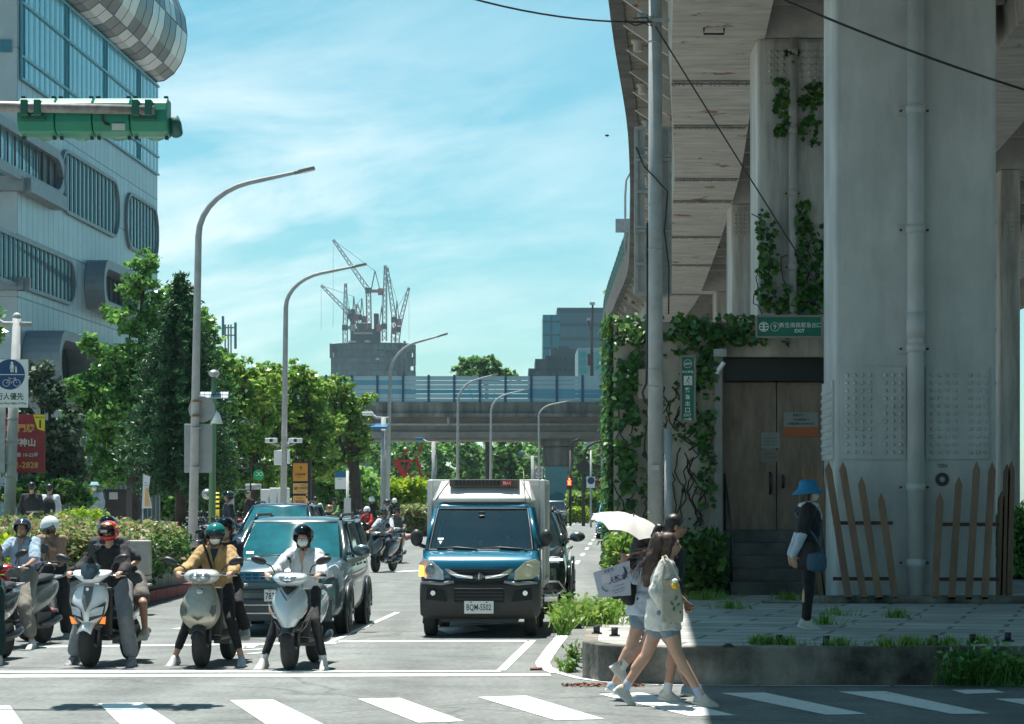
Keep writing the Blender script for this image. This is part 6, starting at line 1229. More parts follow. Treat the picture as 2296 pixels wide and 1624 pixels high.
def ride(sy=.72, sz=.80, lean=.10, feet='down', hands=(.27, .12, 1.0), knee=.22, turn=0., look=(0, -1, -.08), foot=(.30, .42), k=1.0):
    """seated astride a scooter whose front axle is at y=0: sy seat position, hands on the grips"""
    P = Vector((0, sy, sz + .09)); C = P + Vector((0, -lean * .6, .26)) * k; Nk = P + Vector((0, -lean, .435)) * k; hx, hy, hz = hands
    J = dict(pelvis=P, chest=C, neck=Nk, head=Nk + Vector((0, -.03, .12)), face=look, shL=Nk + Vector((-.150, .01, -.05)), shR=Nk + Vector((.150, .01, -.05)), wrL=(-hx, hy + .09, hz + .02), wrR=(hx, hy + .09, hz + .02), haL=(.15, -1, -.05), haR=(-.15, -1, -.05), pnL=(0, -.2, -1), pnR=(0, -.2, -1), hiL=P + Vector((-.10, -.02, -.03)), hiR=P + Vector((.10, -.02, -.03)))
    for s, q in (('L', -1), ('R', 1)):
        a = J['sh' + s]; b = Vector(J['wr' + s]); m = a.lerp(b, .52); J['el' + s] = m + Vector((q * .03, .04, -.07))
        if feet == 'down':
            fx, fy = foot; J['an' + s] = Vector((q * fx, fy, .09)); kn = Vector((q * (knee + .03), (sy + fy) / 2 - .17, .50)); J['to' + s] = Vector((q * (fx + .035), fy - .15, .04))
        elif feet == 'peg':
            J['an' + s] = Vector((q * .24, sy - .12, .36)); kn = Vector((q * (knee + .05), sy - .42, .66)); J['to' + s] = Vector((q * .26, sy - .27, .33))
        else:
            J['an' + s] = Vector((q * .13, sy - .40, .37)); kn = Vector((q * knee, sy - .42, .76)); J['to' + s] = Vector((q * .14, sy - .55, .33))
        J['kn' + s] = kn
    q = {a: tuple(v) for a, v in J.items()}; q['ride'] = 1; return q
# ================================================================ vehicles
YAW = -math.atan(.045)
lampclear = M('lamp_lens', (.42, .47, .50), .08, spec=.9, coat=.6, var=.25, vs=18); lampyel = M('yellowed_lens', (.52, .48, .33), .2, coat=.4, var=.15, vs=6); amber = M('amber_lens', (.75, .18, .01), .2, coat=.3, emit=(1, .25, .01), es=.35); amber_on = M('amber_on', (.9, .3, .03), .2, emit=(1, .35, .05), es=2.5)
wglass = M('windscreen', (.010, .11, .14), .03, spec=.5, coat=0, var=.45, vs=1.6); sglass = M('side_glass', (.01, .022, .025), .05, spec=1, coat=1.)
tyre_m = rubber; rim_m = M('alloy_rim', (.42, .43, .43), .3, metal=.7)
platem = M('plate_white', (.74, .75, .72), .5); plin = M('plate_ink', (.015, .015, .016), .5)
def wheel(parent, x, y, r, w_, rim=rim_m, dark_rim=False, spokes=5):
    s = 1 if x > 0 else -1; o = bpy.data.objects.new('wheel', None); COL.objects.link(o); o.parent = parent; o.location = (x, y, r)
    c = MB(); rr = []
    for t, q in ((-.5, .66), (-.5, .9), (-.4, .985), (-.15, 1.0), (.15, 1.0), (.4, .985), (.5, .9), (.5, .66)): rr.append([(t * w_, q * r * math.cos(2 * math.pi * j / 32), q * r * math.sin(2 * math.pi * j / 32)) for j in range(32)])
    c.loft(rr, True, True); c.build('tyre', tyre_m, o, auto=True)
    c = MB(); ox = s * (w_ / 2 - .02); R_ = r * .66; c.tube([(ox - s * .03, 0, 0), (ox - s * .02, 0, 0)], R_ * .98, 24); c.m = 0
    for k in range(spokes): a = 2 * math.pi * k / spokes; c.bar((ox + s * .01, 0, 0), (ox + s * .015, math.cos(a) * R_ * .95, math.sin(a) * R_ * .95), .055 * r / .3, .03)
    c.loft([[(ox + s * q, g * math.cos(2 * math.pi * j / 24), g * math.sin(2 * math.pi * j / 24)) for j in range(24)] for q, g in ((.0, R_), (.02, R_), (.02, R_ * .9), (-.01, R_ * .86))], True, False); c.tube([(ox, 0, 0), (ox + s * .025, 0, 0)], .04, 12)
    m = c.build('rim', dark if dark_rim else rim, o); return o
def plate_(parent, txt, c0, w_, h, mat=platem):
    c = MB(); c.cbox((c0[0], c0[1], c0[2]), (w_, .012, h)); p = c.build('number_plate', mat, parent, bevel=.004)
    lf = txt == '7835-'; c = MB(); c.text(txt, (c0[0] - (w_ * .45 if lf else 0), c0[1] - .008, c0[2] - .006), (1, 0, 0), (0, 0, 1), h * .58, 'LEFT' if lf else 'CENTER', bold=.012, narrow=w_ * .90 / ((len(txt) + 2 * lf) * h * .40)) if txt else 0
    if txt: c.build('lettering', plin, p)
    c = MB(); [c.cbox((c0[0] + s * w_ * .27, c0[1] - .008, c0[2] + h * .4), (.03, .006, .01)) for s in (-1, 1)]; c.build('screw', plin, p)
def car(name, label, cat, loc, rz, D, group=None):
    o = thing(name, label, cat, loc, rz, group); W = D['W'] / 2; paint = D['paint']; bl_ = D['belt']; L_ = D['L']; H = D['H']
    c = MB(); rr = []
    for (y, zb_, zt_, w_, cr_) in D['st']:
        w_ = w_ * W; h = zt_ - zb_; half = [(0, zb_), (.75 * w_, zb_), (.97 * w_, zb_ + .06), (w_ * 1.0, zb_ + h * .38), (w_ * .995, zb_ + h * .66), (w_ * .955, zt_ - .035), (w_ * .84, zt_ + cr_ * .35), (w_ * .45, zt_ + cr_ * .85)]
        ring_ = half + [(0, zt_ + cr_)] + [(-x, z) for x, z in half[:0:-1]]; rr.append([(x, y, z) for x, z in ring_])
    c.loft(rr); body = c.build('body', paint, o, sub=2)
    # greenhouse
    def ringz(z, y0, y1, w_, k=.12):
        pts = []; n = 7
        for i in range(n): t = i / (n - 1) * 2 - 1; pts.append((w_ * t * .93, y0 + k * t * t, z))
        for i in range(1, 6): t = i / 5; pts.append((w_ * (1 if t < 1 else .9), y0 + k + (y1 - y0 - k * 1.4) * t, z))
        for i in range(n): t = 1 - i / (n - 1) * 2; pts.append((w_ * t * .85, y1 - k * .4 * t * t, z))
        for i in range(1, 6): t = 1 - i / 5; pts.append((-w_ * (1 if t < 1 else .9) if t > 0 else -w_ * .965, y0 + k + (y1 - y0 - k * 1.4) * t, z))
        return pts
    cy, ry0, ry1, be = D['cowl'], D['r0'], D['r1'], D['rear']; c = MB(); z0, z1 = bl_ - .06, H - .085; rr = []
    for t in (0, .25, .5, .75, 1): rr.append(ringz(z0 + (z1 - z0) * t, cy + (ry0 - cy) * t - .02, be + (ry1 - be) * t, W * (.90 + (D.get('rw', .74) - .90) * t ** 1.25)))
    c.smooth = True; c.loft(rr, True, False)
    gl = c.build('side_window', sglass, o)
    # windscreen: proud front band of the greenhouse
    c = MB(); c.smooth = True; rows = []
    for t in (.06, .3, .55, .8, .97):
        z = z0 + (z1 - z0) * t; y0 = cy + (ry0 - cy) * t - .032; w_ = W * (.90 + (D.get('rw', .74) - .90) * t ** 1.25) * .9; rows.append([(w_ * u, y0 + .12 * u * u * .86, z) for u in (-1, -.75, -.5, -.25, 0, .25, .5, .75, 1)])
    c.loft(rows, False, False); ws_ = c.build('windscreen', D.get('glass', wglass), o)
    if D.get('stickers'):
        c = MB(); c.add([(a, rows[0][4][1] - .012 + .35 * (z - rows[0][0][2]) * (ry0 - cy) / (z1 - z0) / .35, z) for a, z in ((-.60, z0 + .10), (-.50, z0 + .10), (-.50, z0 + .13), (-.60, z0 + .13))], [(0, 1, 2, 3)]); c.build('sticker', white, ws_)
    # pillars and roof
    wr = D.get('rw', .74)
    for s in (-1, 1):
        c = MB()
        g_ = lambda t, y, ww=1.: Vector((s * W * (.90 + (wr - .90) * t ** 1.25) * ww, y, z0 + (z1 - z0) * t))
        c.tube([g_(0, cy + .08, .985), g_(.35, cy + .08 + (ry0 - cy) * .35, .985), g_(.7, cy + .08 + (ry0 - cy) * .7, .975), g_(1, ry0 + .08, .95)], .034, 8)
        c.build('window_frame', paint, o)
        for yb, yt in D['pil']: c = MB(); c.bar(g_(0, yb, 1.0), g_(1, yt, 1.), .03, .06); c.build('window_frame', paint, o)
        c = MB(); c.tube([g_(0, be - .05, .95), g_(.5, (be + ry1) / 2 - .03, .96), g_(1, ry1 - .03, .95)], .07, 8); c.build('window_frame', paint, o)
    c = MB(); rr = [ringz(H - .11, ry0 - .03, ry1 + .03, W * wr * 1.03), ringz(H - .07, ry0 + .0, ry1 + .0, W * wr * 1.0), ringz(H - .035, ry0 + .12, ry1 - .1, W * wr * .86), ringz(H - .012, ry0 + .35, ry1 - .35, W * wr * .55, .05)]
    c.smooth = True; c.loft(rr); c.build('roof', paint, o)
    if D.get('rails'):
        for s in (-1, 1): c = MB(); x = s * W * wr * .93; c.tube([(x, ry0 + .30, H - .05), (x, ry0 + .42, H + .015), (x, ry1 - .5, H + .02), (x, ry1 - .25, H - .03)], .022, 8); c.build('roof_rail', D.get('railm', dark), o)
    for s in (-1, 1):
        for wy in (D['fw'], D['rw_y']):
            c = MB(); c.tube([(s * (W - .03), wy, D['wr']), (s * (W + .004), wy, D['wr'])], D['wr'] * 1.17, 28); c.build('wheel_arch', dark, o)
            c = MB(); c.tube([(s * (W - .0), wy + D['wr'] * 1.18 * math.cos(R(a)), D['wr'] + D['wr'] * 1.18 * math.sin(R(a))) for a in range(-10, 191, 20)], .032, 8); c.build('arch_flare', D.get('flare', paint), o)
            wheel(o, s * (W - .085), wy, D['wr'], .2)
        my, mz = cy + .28, bl_ + .05
        c = MB(); c.ell((s * (W + .12), my, mz + .03), (.13, .075, .085), 16, 10); c.bar((s * W * .9, my + .03, mz - .02), (s * (W + .05), my, mz + .0), .06, .04); mi_ = c.build('mirror', D.get('mirrorm', paint), o)
    c = MB(); c.tube([(-.45, cy - .02, bl_ + .0), (.05, cy - .04, bl_ + .03)], .012, 6); c.tube([(.05, cy - .04, bl_ - .01), (.55, cy + .02, bl_ + .035)], .012, 6); c.build('wiper', dark, o)
    c = MB()
    for s in (-1, 1):
        for y in D['hand']: c.cbox((s * (W + .0), y, bl_ - .12), (.03, .18, .03))
    c.build('door_handle', D.get('handlem', paint), o)
    D['front'](o, W); return o
def lens(o, name, pts, mat, t=.05, sub=1):
    c = MB(); c.plate(pts, (0, -1, 0), t); return c.build(name, mat, o, sub=sub) if sub else c.build(name, mat, o, bevel=.01)
# ---- the grey people carrier
grey_paint = M('grey_car_paint', (.09, .135, .145), .28, metal=.45, coat=.9, var=.05, vs=2); grille_b = M('grille_blue', (.02, .19, .33), .25, metal=.6, coat=.4); grey_low = M('bumper_dark', (.035, .045, .05), .4, coat=.3)
def front_mpv(o, W):
    c = MB(); c.box((-.56, -.035, .72), (.56, .05, .86)); g_ = c.build('grille', grey_low, o, bevel=.015)
    for s in (-1, 1):
        c = MB()
        for z in (.745, .795, .84): c.box((min(s * .16, s * .54), -.055, z - .011), (max(s * .16, s * .54), -.02, z + .011))
        for k in range(3): c.ell((s * (.25 + k * .1), -.05, .77), (.018, .012, .018)); c.ell((s * (.25 + k * .1), -.05, .82), (.018, .012, .018))
        c.build('grille_bar', grille_b, g_)
        lens(o, 'headlight', [(s * .56, .02, .70), (s * .77, .16, .72), (s * .80, .26, .90), (s * .74, .20, .99), (s * .60, .04, .90)], lampclear, .03)
        c = MB(); c.tube([(s * .62, -.0, .36), (s * .62, -.035, .36)], .07, 16); c.build('fog_lamp', chrome, o)
    c = MB(); c.box((-.145, -.07, .72), (.145, -.02, .865)); c.build('badge_panel', grille_b, g_, bevel=.01); c = MB(); q = [(math.cos(2 * math.pi * i / 24), math.sin(2 * math.pi * i / 24)) for i in range(24)]; c.loft([[(u * k, -.075, .793 + v * k) for u, v in q] for k in (.062, .05)], True, False); c.box((-.085, -.08, .783), (.085, -.072, .803)); c.build('badge_ring', chrome, g_)
    c = MB(); c.box((-.70, -.05, .20), (.70, .1, .50)); c.box((-.62, -.055, .58), (.62, .02, .63)); c.build('bumper', grey_low, o, bevel=.05)
    c = MB(); c.box((-.5, -.06, .30), (.5, -.04, .315)); c.box((-.5, -.06, .41), (.5, -.04, .425)); c.build('lower_grille_trim', chrome, o)
    plate_(o, '7835-', (-.02, -.075, .545), .33, .155)
    c = MB(); c.tube([(.12, 2.05, 1.58), (.10, 2.2, 1.86)], .008, 6); c.ell((.10, 2.2, 1.86), .02); c.build('aerial', M('aerial_copper', (.2, .08, .04), .5), o)
MPV = dict(W=1.69, L=4.4, H=1.58, paint=grey_paint, belt=1.03, cowl=1.02, r0=1.72, r1=4.0, rear=4.28, rw=.76, pil=[(2.15, 2.2), (3.2, 3.15)], fw=.85, rw_y=3.4, wr=.31, hand=(2.0, 3.0), rails=1, flare=grey_low, front=front_mpv, stickers=1, handlem=grey_low,
    st=[(0.0, .26, .66, .80, .02), (.03, .22, .74, .90, .10), (.18, .20, .84, .965, .10), (.55, .20, .93, .99, .08), (1.0, .20, 1.0, 1.0, .06), (1.6, .20, 1.03, 1.0, .02), (3.0, .20, 1.04, 1.0, 0), (4.0, .22, 1.03, .98, 0), (4.33, .28, .98, .92, 0), (4.4, .34, .8, .85, 0)])
car('people_carrier', 'grey people carrier with blue grille stopped behind the two middle scooters', 'car', (-3.08, 31.95, 0), YAW * .85, MPV)
# ---- dark blue suv
blue_paint = M('navy_paint', (.012, .035, .06), .2, metal=.3, coat=1)
def front_suv(o, W):
    for s in (-1, 1):
        c = MB(); q = [(s * (.14 + .17 * math.cos(a)), -.03 + .0, .76 + .15 * math.sin(a)) for a in [2 * math.pi * i / 20 for i in range(20)]]; c.plate([(s * .03, -.03, .90), (s * .34, -.02, .90), (s * .31, -.02, .64), (s * .06, -.03, .62)], (0, -1, 0), .03); g_ = c.build('grille', dark, o, bevel=.02)
        c = MB(); [c.bar((s * (.06 + k * .045), -.075, .63), (s * (.055 + k * .045), -.07, .90), .014) for k in range(6)]; c.tube([(s * .03, -.07, .91), (s * .35, -.065, .91), (s * .32, -.065, .63), (s * .05, -.07, .61), (s * .03, -.07, .91)], .014, 6); c.build('grille_chrome', chrome, g_)
        lens(o, 'headlight', [(s * .48, -.02, .80), (s * .86, .14, .82), (s * .90, .22, .93), (s * .5, .0, .93)], lampclear, .03)
        c = MB(); c.box((min(s * .45, s * .8), -.03, .33), (max(s * .45, s * .8), .03, .50)); c.build('air_intake', dark, o, bevel=.03)
    c = MB(); c.box((-.35, -.04, .30), (.35, .02, .42)); c.build('lower_grille', dark, o, bevel=.03); plate_(o, '', (0, -.05, .52), .38, .16)
ST_SUV = [(0.0, .30, .72, .80, .02), (.03, .26, .86, .90, .08), (.2, .24, .96, .97, .08), (.7, .24, 1.03, .99, .07), (1.15, .24, 1.08, 1.0, .05), (1.8, .24, 1.09, 1.0, .02), (3.4, .24, 1.12, 1.0, 0), (4.3, .26, 1.12, .98, 0), (4.7, .32, 1.05, .9, 0), (4.8, .4, .9, .84, 0)]
SUV = dict(W=1.95, L=4.8, H=1.74, paint=blue_paint, belt=1.12, cowl=1.18, r0=2.0, r1=4.3, rear=4.65, rw=.72, pil=[(2.5, 2.5), (3.5, 3.4)], fw=.9, rw_y=3.85, wr=.37, hand=(2.3, 3.3), rails=1, front=front_suv, st=ST_SUV, glass=wglass)
car('suv', 'dark navy SUV with chrome kidney grille parked behind the grey people carrier', 'car', (-5.75, 57, 0), YAW, SUV)
# ---- dark suv behind the truck
olive_paint = M('black_green_paint', (.018, .028, .028), .12, metal=.3, coat=1)
def front_suv2(o, W):
    c = MB(); c.box((-.42, -.04, .60), (.42, .04, .88)); c.build('grille', dark, o, bevel=.03)
    for s in (-1, 1):
        lens(o, 'headlight', [(s * .52, -.0, .78), (s * .84, .12, .78), (s * .90, .20, .93), (s * .52, .0, .92)], lampclear, .03)
        c = MB(); c.bar((s * .56, -.06, .86), (s * .86, .06, .86), .03); c.build('light_strip', M('drl_on', (.9, .9, .9), .3, emit=(.8, .95, 1), es=2.5), o)
        c = MB(); c.tube([(s * .55, -.04, .5), (s * .8, .02, .52), (s * .9, .1, .38), (s * .75, .0, .3)], .02, 6); c.build('bumper_trim', chrome, o)
    c = MB(); c.box((-.8, -.03, .27), (.8, .06, .32)); c.build('skid_plate', chrome, o, bevel=.01); plate_(o, '', (0, -.05, .5), .38, .16)
S2 = dict(SUV); S2.update(paint=olive_paint, front=front_suv2, H=1.66, W=1.9, mirrorm=M('silver_mirror', (.10, .125, .13), .3, metal=.5, coat=.6), glass=sglass)
car('suv', 'near black SUV half hidden behind the delivery truck with lit headlight', 'car', (-.06, 38.3, 0), YAW, S2)
# ---- far vans and cars
van_blue = M('van_blue', (.03, .15, .24), .3, coat=.7, metal=.2)
S3 = dict(MPV); S3.update(paint=van_blue, W=1.7, H=1.75, flare=van_blue, stickers=0, glass=wglass); S3['front'] = front_suv2
o = car('minivan', 'blue minivan driving up at the right behind the parasol', 'car', (4.75, 112, 0), YAW, S3); c = MB(); c.box((-.5, 1.9, 1.77), (.5, 3.0, 1.98)); o2 = c.build('roof_box', dark, None, bevel=.05); o2.location = o.location; o2.rotation_euler = o.rotation_euler; props(o2, 'black load strapped on the roof of the blue minivan', 'roof box')
S4 = dict(SUV); S4.update(paint=M('maroon_paint', (.05, .012, .012), .3, coat=.6), W=1.75, front=front_suv2)
o = car('car', 'distant dark red car with glowing tail light beyond the far van', 'car', (wx(1300, 205), 209, 0), YAW + math.pi, S4)
c = MB(); [c.ell((s * .75, 4.78, .95), (.12, .06, .09)) for s in (-1, 1)]; c.build('tail_light', M('tail_red', (.6, .02, .01), .3, emit=(1, .04, .02), es=4), o)
# ---- small delivery truck
truck_blue = M('truck_blue', (.002, .125, .21), .22, metal=.15, coat=1., var=.06, vs=3); bumper_m = M('truck_bumper', (.038, .038, .037), .6, var=.15, vs=8); boxm = M('cargo_pale', (.72, .71, .68), .5, var=.18, vs=2.5); boxp = M('cargo_panel', (.60, .63, .63), .4, metal=.3, var=.12, vs=1.2)
seatm = M('cab_interior', (.10, .115, .12), .8)
tg_ = bpy.data.materials.new('clear_glass'); tg_.use_nodes = True
def glassnodes(m, tint, mixf):
    nt = m.node_tree; N = nt.nodes; L = nt.links; N.remove(N['Principled BSDF']); t = N.new('ShaderNodeBsdfTransparent'); t.inputs[0].default_value = (*tint, 1); g = N.new('ShaderNodeBsdfGlossy'); g.inputs['Roughness'].default_value = .03; f = N.new('ShaderNodeFresnel'); f.inputs[0].default_value = 1.6
    a = N.new('ShaderNodeMath'); a.operation = 'MAXIMUM'; a.inputs[1].default_value = mixf; L.new(f.outputs[0], a.inputs[0]); x = N.new('ShaderNodeMixShader'); L.new(a.outputs[0], x.inputs[0]); L.new(t.outputs[0], x.inputs[1]); L.new(g.outputs[0], x.inputs[2]); L.new(x.outputs[0], N['Material Output'].inputs[0])
glassnodes(tg_, (.65, .77, .77), .2)
def cabring(z, yf, yr, w_, rc=.10, bow=.04):
    pts = []
    for i in range(9): t = i / 8 * 2 - 1; pts.append((t * (w_ - rc), yf + bow * t * t, z))
    for a in (25, 50, 75): pts.append((w_ - rc + rc * math.sin(R(a)), yf + bow + rc * (1 - math.cos(R(a))), z))
    pts += [(w_, yf + bow + rc + .05, z), (w_, (yf + yr) / 2, z), (w_, yr, z), (0, yr, z), (-w_, yr, z), (-w_, (yf + yr) / 2, z), (-w_, yf + bow + rc + .05, z)]
    for a in (75, 50, 25): pts.append((-(w_ - rc + rc * math.sin(R(a))), yf + bow + rc * (1 - math.cos(R(a))), z))
    return pts
def truck(label, loc, rz, paint, box=True, txt='BQM-5502', group=None, name='delivery_truck', signs=True):
    o = thing(name, label, 'truck' if box else 'van', loc, rz, group)
    c = MB(); c.smooth = True; c.loft([cabring(z, y, 1.55, w_) for z, y, w_ in ((.72, .03, .775), (.86, .015, .78), (.97, .04, .775), (1.03, .09, .765), (1.08, .20, .755), (1.15, .40, .735))]); bd = c.build('body', paint, o)
    c = MB(); c.smooth = True; c.loft([cabring(z, y, 1.55, w_, .06, .03) for z, y, w_ in ((1.66, .86, .635), (1.72, .88, .63), (1.76, .95, .60), (1.785, 1.05, .5))]); c.build('roof', paint, o)
    for s in (-1, 1):   # A pillars, door, side glass
        c = MB(); c.tube([(s * .725, .47, 1.13), (s * .69, .66, 1.40), (s * .625, .90, 1.68)], .034, 8); c.plate([(s * .745, .5, 1.14), (s * .745, 1.55, 1.14), (s * .745, 1.55, 1.22), (s * .74, .56, 1.2)], (s, 0, 0), .02); c.bar((s * .73, 1.5, 1.15), (s * .63, 1.5, 1.7), .05, .1); c.build('door_frame', paint, o)
        c = MB(); c.add([(s * .742, .52, 1.15), (s * .742, 1.5, 1.15), (s * .635, 1.5, 1.68), (s * .635, .93, 1.68)], [(0, 1, 2, 3)]); c.build('side_window', sglass, o)
    c = MB(); c.smooth = True; rows = [[(u * w_, y + .035 * u * u, z) for u in (-1, -.6, -.2, .2, .6, 1)] for z, y, w_ in ((1.14, .385, .69), (1.4, .59, .65), (1.685, .84, .60))]; c.loft(rows, False, False); w2 = c.build('windscreen', tg_, o)
    c = MB(); P = rows[0] + [rows[1][-1], rows[2][-1]] + rows[2][::-1][1:] + [rows[1][0], rows[0][0]]; c.tube([Vector(p) + Vector((0, -.008, 0)) for p in P], .014, 6, False); c.build('windscreen_seal', M('seal_dark', (.03, .03, .032), .5), o)
    c = MB(); c.box((-.66, .42, 1.08), (.66, .72, 1.15)); c.box((-.62, 1.45, 1.0), (.62, 1.5, 1.7)); c.build('dashboard', seatm, o, bevel=.02)
    for x in (-.33, .33): c = MB(); c.box((x - .23, 1.2, .9), (x + .23, 1.4, 1.5)); c.ell((x, 1.3, 1.56), (.14, .07, .1)); c.build('seat', seatm, o, bevel=.05)
    if signs:
        c = MB(); c.tube([(.36 + .17 * math.cos(a), .80 + .06 * math.sin(a), 1.2 + .15 * math.sin(a)) for a in [2 * math.pi * i / 20 for i in range(21)]], .014, 6, False); c.build('steering_wheel', dark, o)
        c = MB(); c.tube([(-.02, .60, 1.16), (-.02, .60, 1.26)], [.03, .04], 12); c.build('paper_cup', M('cup_pink', (.5, .38, .40), .6), o)
        c = MB(); f = lambda x, z: (x, .385 + (z - 1.14) * .835 - .012 + .035 * (x / .65) ** 2, z); c.add([f(-.585, 1.275), f(-.505, 1.275), f(-.505, 1.30), f(-.585, 1.30)], [(0, 1, 2, 3)]); c.add([f(-.57, 1.26), f(-.52, 1.26), f(-.545, 1.215)], [(0, 2, 1)]); c.build('sticker', white, w2)
        c = MB(); c.box((-.05, .72, 1.60), (.03, .76, 1.65)); c.build('rear_mirror', dark, o, bevel=.01)
    c = MB()
    for x0, x1 in ((-.60, -.02), (-.02, .62)): c.tube([(x1, .36, 1.12), (x1 - .06, .355, 1.155), (x0 + .28, .39, 1.175), (x0, .42, 1.16)], .011, 6); c.tube([(x0 + .02, .40, 1.165), (x1 - .1, .38, 1.15)], .008, 5)
    c.build('wiper', dark, o)
    # bumper
    c = MB(); c.smooth = True; c.loft([cabring(z, y, .62, w_) for z, y, w_ in ((.24, .06, .74), (.30, -.01, .785), (.5, -.035, .79), (.66, -.03, .79), (.73, .01, .785))]); bp = c.build('bumper', bumper_m, o)
    c = MB(); c.box((-.33, -.055, .46), (.33, .0, .65)); c.build('air_intake', M('intake_black', (.01, .01, .01), .8), bp, bevel=.03); c = MB(); [c.box((-.32, -.062, z), (.32, -.05, z + .014)) for z in (.50, .545, .59)]; c.build('intake_slat', bumper_m, bp)
    for s in (-1, 1):
        c = MB(); c.plate([(s * .42, -.05, .47), (s * .70, .01, .50), (s * .68, .005, .66), (s * .47, -.04, .62)], (0, -1, 0), .006); c.build('fog_recess', M('intake_black', (.01, .01, .01), .8), bp); c = MB(); c.tube([(s * .605, .0, .585), (s * .605, -.055, .585)], .033, 16); c.build('fog_lamp', chrome, bp)
        c = MB(); c.tube([(s * .33, -.03, .735), (s * .5, -.03, .705), (s * .76, .06, .72)], .022, 8); c.build('bumper_lip', M('lip_grey', (.25, .25, .24), .35, coat=.4), bp)
    plate_(o, txt, (.0, -.075, .40), .385, .165)
    # grille with chrome wing and diamond badge
    c = MB(); c.plate([(-.42, .0, .90), (.42, .0, .90), (.36, -.02, .745), (.1, -.03, .72), (-.1, -.03, .72), (-.36, -.02, .745)], (0, -1, 0), .02); g_ = c.build('grille', M('intake_black', (.01, .01, .01), .8), o)
    c = MB(); [c.box((-.36, -.03, z), (.36, -.018, z + .01)) for z in (.86, .885)]; c.build('grille_slat', bumper_m, g_)
    for s in (-1, 1): c = MB(); c.plate([(s * .45, -.01, .90), (s * .40, -.02, .90), (s * .26, -.035, .83), (s * .08, -.045, .81), (s * .08, -.045, .775), (s * .28, -.035, .785), (s * .38, -.02, .83)], (0, -1, 0), .015); c.build('chrome_wing', chrome, g_, bevel=.004)
    c = MB(); dm = lambda k: [(-.085 * k, -.065, .80), (0, -.065, .80 - .052 * k), (.085 * k, -.065, .80), (0, -.065, .80 + .052 * k)]; c.loft([dm(1), dm(.82)], True, False); c.loft([dm(.6), dm(.42)], True, False); c.bar((0, -.068, .772), (0, -.068, .828), .012, .006); c.build('diamond_badge', chrome, g_); c = MB(); c.plate(dm(1.03), (0, 1, 0), .02); c.build('badge_base', dark, g_)
    for s in (-1, 1):
        P = [(s * .46, -.02, .755), (s * .70, .02, .77), (s * .79, .12, .84), (s * .80, .16, .98), (s * .74, .10, 1.03), (s * .60, .0, .99), (s * .47, -.02, .87)]
        m_ = (lampclear if s < 0 else lampyel) if signs else lampclear; h = lens(o, 'headlight', P, m_, .03, sub=0)
        if signs: c = MB(); c.ell((s * .63, -.012, .88), (.085, .02, .085), 16, 8); c.build('reflector', M('reflector_grey', (.20, .24, .26), .2, metal=.5, coat=.5) if s < 0 else lampyel, h)
    if signs: c = MB(); c.plate([(-.80, .06, .80), (-.73, .0, .80), (-.73, .0, .94), (-.79, .06, .95)], (0, -1, 0), .02); c.build('indicator', amber_on, o, bevel=.01)
    for s in (-1, 1):
        c = MB(); c.ell((s * .865, .50, 1.30), (.085, .07, .115), 16, 12); c.bar((s * .74, .56, 1.17), (s * .86, .52, 1.22), .05, .05); c.build('mirror', dark, o)
        for wy in (.42, 2.75): wheel(o, s * .665, wy, .285, .165, dark_rim=True)
        c = MB(); c.box((s * .79 - .02 if s > 0 else s * .79 - .0, .62, .35), (s * .79 if s > 0 else s * .79 + .02, 1.55, 1.14)); c.build('door', paint, o)
    c = MB(); c.box((-.55, .5, .22), (.55, 4.0, .36)); c.box((-.5, .1, .2), (.5, .6, .28)); c.build('chassis', dark, o)
    if box:
        c = MB(); c.box((-.76, 1.62, .62), (.76, 4.35, 2.06)); bx = c.build('cargo_box', boxp, o)
        c = MB()
        for x in (-.775, .775): c.box((x - .035, 1.585, .6), (x + .035, 1.66, 2.08)); c.box((x - .02, 1.66, 2.03), (x + .02, 4.36, 2.09)); c.box((x - .02, 1.66, .6), (x + .02, 4.36, .68)); c.box((x - .02, 4.3, .6), (x + .02, 4.38, 2.08))
        c.box((-.74, 1.585, 2.0), (.74, 1.66, 2.085)); c.build('box_frame', boxm, bx, bevel=.012)
        c = MB(); c.smooth = True; rr = []
        for z, w0, y in ((1.775, .64, .92), (1.80, .65, .90), (1.86, .63, .98), (1.96, .56, 1.16), (2.04, .50, 1.36), (2.075, .48, 1.45)): rr.append([(u * w0, y + .10 * abs(u) ** 3, z) for u in (-1, -.95, -.7, -.35, 0, .35, .7, .95, 1)] + [(w0, 1.56, z), (-w0, 1.56, z)])
        c.loft(rr); df = c.build('wind_deflector', M('deflector_white', (.74, .73, .67), .35, coat=.3, var=.08), o)
        c = MB(); c.box((-.47, 1.10, 1.985), (.47, 1.56, 2.083)); c.build('cooling_unit', M('cooler_brown', (.12, .10, .085), .7), df, bevel=.01)
        c = MB(); c.box((-.40, 1.085, 2.0), (.22, 1.096, 2.07)); cg = c.build('cooler_grille', dark, df); c = MB(); [c.box((-.4 + k * .052, 1.075, 2.0), (-.392 + k * .052, 1.085, 2.07)) for k in range(13)]; c.build('grille_bar', M('cooler_brown', (.12, .10, .085), .7), df)
        c = MB(); c.box((.24, 1.08, 1.995), (.38, 1.096, 2.072)); rl = c.build('red_label', M('label_red', (.42, .03, .025), .5), df); c = MB(); c.text('SU-1', (.31, 1.073, 2.034), (1, 0, 0), (0, 0, 1), .042, bold=.03); c.build('lettering', white, rl)
        for s in (-1, 1): c = MB(); c.plate([(s * .655, .93, 1.80), (s * .70, 1.10, 1.80), (s * .60, 1.45, 2.06), (s * .50, 1.45, 2.07)], (0, -1, 0), .02); c.build('deflector_wing', M('deflector_grey', (.38, .40, .39), .4), df)
        c = MB(); c.tube([(.57, .95, 1.76), (.54, 1.0, 2.2)], .007, 6); c.build('aerial', M('aerial_grey', (.3, .25, .2), .5), o)
    else:
